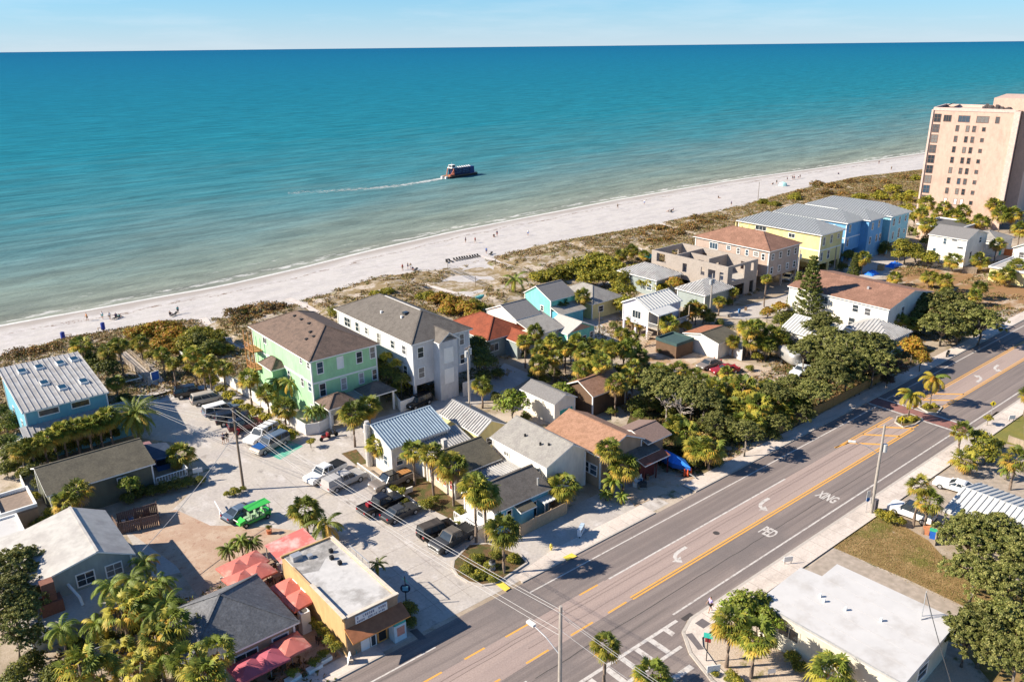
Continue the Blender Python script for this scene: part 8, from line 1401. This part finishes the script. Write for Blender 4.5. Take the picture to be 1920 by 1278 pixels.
# barrier arm by the utility cart
a_, b_ = W(415, 970), W(448, 990); rt = empty('barrier', (a_.x, a_.y, 0), 'white metal barrier and boom beside the green cart', 'barrier'); q = MB((a_.x, a_.y, 0)); q.box(a_.x-.12, a_.x+.12, a_.y-.12, a_.y+.12, 0, .9); q.build('post', WHITE, rt); q = MB((a_.x, a_.y, 0)); q.bar((a_.x, a_.y, .8), (b_.x, b_.y, .8), .07); c_ = W(404, 950); q.bar((a_.x, a_.y, .8), (c_.x, c_.y, .8), .1); q.build('boom', WHITE, rt)
p = W(374, 902); rt = empty('hanging_sign', (p.x, p.y, 0), 'small white hanging sign by the olive cottage bed', 'sign', None, R(-20)); MB().box(-.05, .05, -.05, .05, 0, 2.0).build('post', WHITE, rt); MB().box(-.6, .55, -.03, .03, 1.3, 1.9).build('panel', WHITE, rt)
p = W(244, 722); rt = empty('picnic_frame', (p.x, p.y, 0), 'white railing frame at the head of the car park', 'railing'); q = MB(); railing(q, [(-1.8, -.8), (1.8, -.8), (1.8, .8)], 0, 1.1, 1.2, .1); q.build('rail', VIN, rt)
for px, r_, lab in (((1268, 1070), .3, None),): pass
for i, (px, lab, m_) in enumerate([((505, 1000), 'orange-red planter pot on the patio corner', M('terracotta', (.45, .15, .07)))]):
    p = W(*px); rt = empty('plant_pot', (p.x, p.y, 0), lab, 'pot'); MB().cyl((0, 0), .25, 0, .5, 12, r2=.33).build('pot', m_, rt); c = link('leaves', BUSH[0][0], rt, (0, 0, .8)); c.scale = (.5, .5, .5)
# ================================================================ BARGE
c_ = W(864, 330, ZS); BX = Vector((c_.x, c_.y, ZS)); rt = empty('barge', BX, 'dark work barge carrying blue containers and a white wheelhouse', 'boat', None, R(6)); rt.scale = (1, 1, .74); Lb = (W(898, 327, ZS)-W(832, 334, ZS)).length; hL = Lb/2
OR_ = M('orange_steel', (.45, .13, .07), .6); NAVY = M('navy_container', (.012, .018, .06), .5, .15, 1); BCO = M('blue_container', (.02, .04, .16), .5)
q = MB(); q.prism([(-hL, -2.6), (hL-1.5, -2.6), (hL, -1.2), (hL, 1.2), (hL-1.5, 2.6), (-hL, 2.6)], -.4, 1.1); q.build('hull', M('black_hull', (.025, .022, .02), .6), rt); q = MB(); q.prism([(-hL+.1, -2.55), (hL-1.55, -2.55), (hL-.1, -1.2), (hL-.1, 1.2), (hL-1.55, 2.55), (-hL+.1, 2.55)], 1.1, 1.25); q.build('deck', M('rust_deck', (.3, .17, .1), .8), rt)
for x0_, x1_, m_ in ((-hL+3.6, -hL+8.0, NAVY), (-hL+8.05, -hL+12.6, NAVY), (-hL+12.65, hL-2.6, BCO)):
    q = MB(); q.box(x0_, x1_, -1.9, 1.9, 1.3, 5.2+(.0 if m_ is BCO else .05)); cn = q.build('container', m_, rt)
    if m_ is NAVY:
        q = MB()
        for z_ in (4.3, 3.4, 2.5): glyphs(q, x0_+.3, x1_-.3, -1.9, z_, .42, 9, seed=int(z_*10+x0_))
        q.build('lettering', M('pale_lettering', (.14, .24, .42)), cn)
q = MB(); [q.bar((x, -1.4, 5.3), (x+1.4, 1.4, 5.5), .5, .1) for x in np.arange(-hL+5.4, hL-4, 1.3)]; q.build('lashing', WHITE, rt)
q = MB(); q.box(-hL+2.6, -hL+5.2, -1.4, 1.4, 5.3, 5.9); q.box(-hL+2.9, -hL+4.9, -1.1, 1.1, 7.0, 7.2); [q.box(x, x+.15, y, y+.15, 5.9, 7.0) for x in (-hL+2.9, -hL+4.75) for y in (-1.1, .95)]; wh = q.build('wheelhouse', WHITE, rt); q = MB(); q.box(-hL+3.0, -hL+4.8, -1.0, 1.0, 5.95, 6.95); q.build('window', GLASS, wh); q = MB(); q.bar((-hL+3.9, 0, 7.2), (-hL+3.9, 0, 8.6), .07); q.build('antenna', STEEL, rt)
q = MB(); [q.bar(a, b, .28) for a, b in (((-hL+2.4, -1.9, 1.2), (-hL+3.2, -1.9, 5.2)), ((-hL+2.4, 1.9, 1.2), (-hL+3.2, 1.9, 5.2)), ((-hL+3.2, -1.9, 5.2), (-hL+3.2, 1.9, 5.2)), ((-hL+1.2, -1.8, 1.3), (-hL+3, -1.9, 4)), ((-hL+3.3, -1.9, 1.2), (-hL+3.3, -1.9, 5.2)))]; q.box(-hL+1, -hL+3.4, -2, -1, 1.25, 2.0); q.build('ramp_frame', OR_, rt)
q = MB(); q.box(-hL-1.2, -hL-.1, -1.6, -.9, -.1, 1.2); q.box(-hL-1.2, -hL-.1, .9, 1.6, -.1, 1.2); q.build('outboard_engine', WHITE, rt); q = MB(); q.box(hL-2, hL-.8, -.8, .8, 1.25, 2.0); q.build('winch', WHITE, rt)
# wake
q = MB(); pts = [(832, 334), (815, 337), (780, 343), (740, 349), (700, 353), (650, 356), (600, 359), (540, 362)]; V = []
WK = bpy.data.materials.new('wake_foam'); WK.use_nodes = True; n = WK.node_tree.nodes; l = WK.node_tree.links; b = n['Principled BSDF']; t = n.new('ShaderNodeTexCoord'); z = n.new('ShaderNodeTexNoise'); z.inputs['Scale'].default_value = .7; z.inputs['Detail'].default_value = 7; z.inputs['Roughness'].default_value = .7; l.new(t.outputs['Object'], z.inputs['Vector'])
at = n.new('ShaderNodeAttribute'); at.attribute_name = 'dens'; b.inputs['Base Color'].default_value = (.72, .72, .68, 1); b.inputs['Roughness'].default_value = .6
ad = n.new('ShaderNodeMath'); ad.operation = 'ADD'; l.new(z.outputs['Fac'], ad.inputs[0]); l.new(at.outputs['Fac'], ad.inputs[1]); r_ = n.new('ShaderNodeMapRange'); r_.inputs['From Min'].default_value = .85; r_.inputs['From Max'].default_value = 1.15; r_.inputs['To Max'].default_value = .85; l.new(ad.outputs[0], r_.inputs['Value'])
l.new(r_.outputs[0], b.inputs['Alpha'])
D = []; P = [W(x, y, ZS+.04) for x, y in pts]; dense = []
for a, b2 in zip(P, P[1:]): dense += [a.lerp(b2, j/8) for j in range(8)]
dense.append(P[-1]); F = []
for i, p in enumerate(dense):
    t_ = i/(len(dense)-1); w_ = lerp(2.2, 11, t_**.7)
    d = (dense[min(i+1, len(dense)-1)]-dense[max(i-1, 0)]).normalized(); s = Vector((-d.y, d.x, 0))
    for j, k in enumerate((-1, -.5, 0, .5, 1)): V.append(tuple(p+s*w_*k)); D.append(lerp(.7, .4, t_**.6)*(1-abs(k))**.7)
    if i: F += [((i-1)*5+j, (i-1)*5+j+1, i*5+j+1, i*5+j) for j in range(4)]
me = bpy.data.meshes.new('wake'); me.from_pydata(V, [], F); me.materials.append(WK); a_ = me.attributes.new('dens', 'FLOAT', 'POINT'); a_.data.foreach_set('value', D); o = link('wake', me); tag(o, 'white foaming wake trailing behind the barge', 'wake', None, 'stuff')
# ================================================================ PEOPLE
SKIN = M('skin', (.45, .26, .18), .6, .08, 4); HAIR = M('dark_hair', (.05, .03, .02), .7)
def skin_grow(verts, edges, rad, name, mat, lv=1, root=0):
    me = bpy.data.meshes.new(name); me.from_pydata(verts, edges, []); o = bpy.data.objects.new(name, me); col.objects.link(o); o.modifiers.new('s', 'SKIN')
    for v, r_ in zip(me.skin_vertices[0].data, rad): v.radius = (r_, r_)
    me.skin_vertices[0].data[root].use_root = True
    s = o.modifiers.new('u', 'SUBSURF'); s.levels = lv; s.render_levels = lv; dg = bpy.context.evaluated_depsgraph_get(); dg.update(); m2 = bpy.data.meshes.new_from_object(o.evaluated_get(dg)); bpy.data.objects.remove(o); m2.name = name; m2.materials.clear(); m2.materials.append(mat); m2.polygons.foreach_set('use_smooth', [True]*len(m2.polygons)); return m2
def figure(pose):
    hz = 0.92; V = [(0, 0, hz), (0, 0, 1.12), (0, 0, 1.38), (0, 0, 1.5), (0, .01, 1.6), (0, .02, 1.7)]; Rr = [.15, .125, .16, .055, .085, .075]; E = [(0, 1), (1, 2), (2, 3), (3, 4), (4, 5)]
    hands = []
    sw = {'stand': (.03, -.03, .05, .04), 'walk': (.28, -.26, -.3, .3), 'sit': (.8, .8, .3, .3), 'run': (.45, -.4, -.5, .5)}[pose]
    for s, lg_, am in ((-1, sw[0], sw[2]), (1, sw[1], sw[3])):
        k = len(V)
        if pose == 'sit': V += [(s*.1, .05, .16), (s*.13, .48, .3), (s*.13, .85, .05), (s*.13, .95, .05)]
        else: V += [(s*.1, 0, hz-.04), (s*.11, lg_*.5, .5), (s*.11, lg_*.75-(.12 if lg_ < 0 else 0), .09), (s*.12, lg_*.75+.14-(.12 if lg_ < 0 else 0), .04)]
        Rr += [.1, .062, .042, .036]; E += [(0, k), (k, k+1), (k+1, k+2), (k+2, k+3)]
        k = len(V); V += [(s*.19, 0, 1.42), (s*.25, am*.25, 1.15), (s*.26, am*.75+.05, .92), (s*.265, am*.85+.07, .84)]; Rr += [.06, .042, .03, .034]; E += [(2, k), (k, k+1), (k+1, k+2), (k+2, k+3)]; hp = V[-1]
        for f in range(5):
            k2 = len(V); off = (f-2)*.017 if f else 0; ln_ = (.05, .07, .08, .075, .06)[f]
            if f == 0: V += [(hp[0]-s*.02, hp[1]+.045, hp[2]-.02), (hp[0]-s*.02, hp[1]+.055, hp[2]-.055)]
            else: V += [(hp[0], hp[1]+(f-2.5)*.018, hp[2]-.05), (hp[0]-s*.012, hp[1]+(f-2.5)*.018, hp[2]-.05-ln_)]
            Rr += [.011, .008]; E += [(k+3, k2), (k2, k2+1)]
    V += [(0, .095, 1.62), (0, .1, 1.585)]; Rr += [.014, .012]; E += [(4, len(V)-2), (4, len(V)-1)]
    if pose == 'sit': V = [(x, y-(z-.92)*.15 if z > .9 else y, z-.78 if z > .6 else z) for x, y, z in V]
    body = skin_grow(V, E, Rr, 'person_body', SKIN)
    tV = [V[0], V[1], V[2], V[10] if pose else V[2]]; 
    def sub(idx, ed, rr, nm, mt): return skin_grow([V[i] for i in idx], ed, rr, nm, mt)
    sh = sub([1, 2, 10, 11, 18+5-5+0, 2], [(0, 1), (1, 2), (2, 3)], [.15, .185, .08, .06, .06, .06], 'shirt', WHITE) if False else None
    a1 = 10; 
    # indices: legs 6-9, arm 10-13, fingers 14-23, second leg 24-27, second arm 28-31
    tshirt = sub([0, 1, 2, 10, 11, 28, 29], [(0, 1), (1, 2), (2, 3), (3, 4), (2, 5), (5, 6)], [.165, .15, .185, .078, .058, .078, .058], 'shirt', WHITE)
    sh_ = sub([0, 6, 24], [(0, 1), (0, 2)], [.17, .125, .125], 'shorts', WHITE) if pose == 'sit' else skin_grow([V[0], V[6], tuple(lerp(V[6][i], V[7][i], .6) for i in range(3)), V[24], tuple(lerp(V[24][i], V[25][i], .6) for i in range(3))], [(0, 1), (1, 2), (0, 3), (3, 4)], [.165, .12, .095, .12, .095], 'shorts', WHITE)
    hd = Vector(V[5]); q = MB(); 
    for i in range(3):
        pass
    hair = skin_grow([(hd.x, hd.y-.045, hd.z-.06), (hd.x, hd.y-.02, hd.z+.035)], [(0, 1)], [.075, .088], 'hair', HAIR)
    return body, tshirt, sh_, hair
FIG = {k: figure(k) for k in ('stand', 'walk', 'sit')}
CL = {n_: M('cloth_'+n_, c, .85, .08, 5) for n_, c in {'white': (.7, .7, .7), 'navy': (.03, .04, .12), 'red': (.45, .04, .04), 'teal': (.05, .3, .32), 'black': (.02, .02, .02), 'khaki': (.36, .28, .18), 'blue': (.06, .16, .45), 'lilac': (.4, .35, .6), 'orange': (.6, .22, .05)}.items()}
def person(px, pose, shirt, short, label, group=None, rz=None, z=None, s=1.0):
    p = W(*px); zz = beach_z(p.x, p.y, 0) if z is None else z; rt = empty('person', (p.x, p.y, zz), label, 'person', group, random.uniform(0, 6.28) if rz is None else rz)
    b_, t_, s_, h_ = FIG[pose]; rt.scale = (s, s, s); link('body', b_, rt)
    for nm, me, c_ in (('shirt', t_, CL[shirt]), ('shorts', s_, CL[short])): o_ = link(nm, me, rt); o_.material_slots[0].link = 'OBJECT'; o_.material_slots[0].material = c_
    link('hair', h_, rt)
person((1331, 1148), 'walk', 'lilac', 'black', 'pedestrian in a lilac top walking on the corner pavement', rz=R(70), z=KH); person((420, 832), 'stand', 'navy', 'black', 'person in navy standing in the car park by the pole, the left one', 'two people by the pole', R(200), Z3); person((427, 830), 'stand', 'black', 'khaki', 'person in black standing in the car park by the pole, the right one', 'two people by the pole', R(-20), Z3)
person((762, 664+20), 'stand', 'blue', 'khaki', 'person beside the pale grey house fence', None, None, .03) if False else None
bp = [((163, 597), 'walk', 'orange', 'khaki', 'beachgoer in orange walking at the left by the water'), ((192, 594), 'stand', 'white', 'teal', 'beachgoer in white left of the pair of chairs'), ((206, 596), 'walk', 'white', 'khaki', 'beachgoer in white and khaki near the pair of chairs'), ((217, 590), 'sit', 'navy', 'black', 'beachgoer sitting at the left end of the pair of chairs'), ((223, 592), 'sit', 'teal', 'navy', 'beachgoer in teal sitting on the left beach'), ((319, 588), 'sit', 'black', 'navy', 'beachgoer sitting beside the dark mat'), ((334, 586), 'stand', 'teal', 'black', 'beachgoer standing beside the dark mat'),
      ((755, 507), 'stand', 'red', 'khaki', 'beachgoer in red left of the group before the dune'), ((765, 504), 'stand', 'black', 'navy', 'beachgoer in black in the group before the dune'), ((770, 505), 'stand', 'khaki', 'white', 'beachgoer in khaki in the group before the dune'), ((774, 506), 'sit', 'navy', 'black', 'beachgoer sitting in the group before the dune'),
      ((873, 453), 'stand', 'navy', 'black', 'beachgoer in navy at the water, middle of the beach'), ((891, 454), 'walk', 'red', 'khaki', 'beachgoer in red at the water, middle of the beach'), ((926, 442), 'sit', 'black', 'navy', 'beachgoer sitting at the water edge, left of two'), ((932, 441), 'stand', 'navy', 'red', 'beachgoer standing at the water edge, right of two'), ((912, 476), 'stand', 'blue', 'navy', 'beachgoer in blue beside the row of loungers'), ((990, 431+10), 'walk', 'white', 'blue', 'beachgoer alone beyond the loungers'), ((1158, 389), 'walk', 'khaki', 'black', 'beachgoer wading, left of the sunbathers'), ((1208, 382), 'walk', 'white', 'blue', 'beachgoer far off beside the water'), ((1254, 397), 'sit', 'black', 'navy', 'sunbather on the left of the far pair'), ((1262, 395), 'sit', 'navy', 'khaki', 'sunbather on the right of the far pair'), ((1347, 371), 'sit', 'black', 'black', 'sunbather with dark towel by the flagpole'),
      ((1371, 386), 'stand', 'navy', 'black', 'person at the dune edge near the flagpole'), ((1449, 345), 'sit', 'black', 'navy', 'sitting beachgoer left of the pale shelter'), ((1456, 344), 'stand', 'black', 'black', 'standing beachgoer left of the pale shelter'), ((1476, 338), 'stand', 'navy', 'black', 'first of the far group of walkers by the water'), ((1486, 336), 'stand', 'black', 'navy', 'second of the far group of walkers by the water'), ((1489, 336), 'walk', 'red', 'black', 'third of the far group of walkers by the water'), ((1497, 334), 'walk', 'white', 'navy', 'fourth of the far group of walkers by the water'), ((1500, 333), 'stand', 'black', 'black', 'last of the far group of walkers by the water'), ((1572, 326), 'sit', 'navy', 'black', 'lone sitter on the far beach'), ((1648, 306), 'stand', 'black', 'navy', 'farthest walker before the pink tower'), ((1671, 319), 'stand', 'khaki', 'black', 'beachgoer at the far dune edge')]
for a_ in bp: person(*a_[:5], 'people on the beach')
# loungers, umbrellas, shelters, mats
LGM = MB().box(-.95, .3, -.3, .3, .28, .34).mesh('seat', CL['black']); LGB = MB().add([(.3, -.3, .3), (.95, -.3, .7), (.95, .3, .7), (.3, .3, .3), (.3, -.3, .24), (.95, -.3, .64), (.95, .3, .64), (.3, .3, .24)], [(0, 1, 2, 3), (7, 6, 5, 4), (0, 4, 5, 1), (2, 6, 7, 3)]).mesh('backrest', CL['black']); LGL = MB().box(-.03, .03, -.03, .03, 0, .28).mesh('leg', WOOD)
def lounger(p, lab, grp, rz, z=None):
    rt = empty('beach_lounger', (p.x, p.y, beach_z(p.x, p.y, 0) if z is None else z), lab, 'lounger', grp, rz); link('seat', LGM, rt); link('backrest', LGB, rt); [link('leg', LGL, rt, (x, y, 0)) for x in (-.85, .25) for y in (-.26, .26)]; return rt
for i in range(10):
    p = W(853, 489).lerp(W(897, 481), i/9); lounger(p, f'dark beach lounger in the row before the dune, {ORD[i] if i < 9 else "rightmost"}{" from the left" if 0 < i < 9 else ""}', 'row of beach loungers', R(80+random.uniform(-8, 8))).scale = (.8, .8, .9)
for i, px in enumerate([(838, 492), (845, 491)]): lounger(W(*px), f'dark lounger standing left of the row, the {"left" if i == 0 else "right"} one', 'loungers left of the row', R(60+30*i))
for px, lab in (((326, 590), 'dark lounger on the left beach between two people'), ((920, 478), 'dark lounger beside the person in blue'), ((1258, 398), 'dark lounger between the far sunbathers'), ((218, 594), 'dark lounger on the left beach with two sitters'), ((779, 508), 'dark lounger with the group before the dune')): lounger(W(*px), lab, None, R(30))
p = W(1468, 348); rt = empty('beach_shelter', (p.x, p.y, 0), 'pale aqua beach shelter on the far sand', 'tent'); q = MB(); n_ = 10; V = [(0, 0, 1.5)]+[(1.4*math.cos(2*math.pi*i/n_), 1.4*math.sin(2*math.pi*i/n_), 1.0) for i in range(n_)]+[(1.7*math.cos(2*math.pi*i/n_), 1.7*math.sin(2*math.pi*i/n_), 0) for i in range(n_)]; q.add(V, [(0, i+1, (i+1) % n_+1) for i in range(n_)]+[(i+1, i+11, (i+1) % n_+11, (i+1) % n_+1) for i in range(n_-2)]); q.build('canopy', M('pale_aqua_cloth', (.4, .68, .66)), rt)
p = W(1216, 486); parasol((1216, 480), 'aqua parasol beside the concrete shell house', None, M('aqua_canvas', (.05, .5, .48), .8), 3, 2.2); parasol((268, 838), 'pink-striped parasol beside the olive cottage', None, M('pink_canvas', (.6, .3, .27), .8), 2.4, 2.4)
# garbage / small yard clutter
CLM = [M('clutter_white', (.6, .58, .55)), M('clutter_blue', (.08, .2, .4)), M('clutter_brown', (.25, .16, .1)), M('clutter_dark', (.06, .06, .06))]
def clutter(pxl, where, cat='crate'):
    for i, px in enumerate(pxl):
        p = W(*px); rr = random.Random(px[0]*3+px[1]); s_ = rr.uniform(.35, .8); q = MB((p.x, p.y, 0)); a_ = rr.uniform(0, 3); h_ = rr.uniform(.3, .8); q.obox((p.x, p.y), s_, s_*.7, 0, h_, a_); q.obox((p.x, p.y), s_+.06, s_*.7+.06, h_-.08, h_+.03, a_); tag(q.build('storage_box', CLM[i % 4]), f'{["white", "blue", "brown", "dark"][i % 4]} storage box {where}', 'box', 'storage boxes '+where)
clutter([(1180, 740), (1172, 748)], 'under the palms near the dead trees'); clutter([(232, 980), (246, 974), (262, 970), (276, 964)], 'stacked inside the board enclosure'); clutter([(1375, 590), (1386, 586), (1398, 582), (1366, 594)], 'on the shell house drive'); clutter([(1190, 912), (1200, 905), (1214, 898), (1206, 912)], 'beside the tan cottage porch')
p = W(1198, 905); rt = empty('garden_swing', (p.x, p.y, 0), 'white garden bench under the tan cottage porch', 'bench'); MB().box(-.7, .7, -.25, .25, .42, .48).build('seat', WHITE, rt); MB().box(-.7, .7, .2, .25, .48, .95).build('backrest', WHITE, rt); [MB().box(x-.04, x+.04, -.22, .22, 0, .42).build('leg', WHITE, rt) for x in (-.6, .6)]
for i, px in enumerate([(1470, 1262), (1738, 1262)]): pass
bpy.context.view_layer.update()
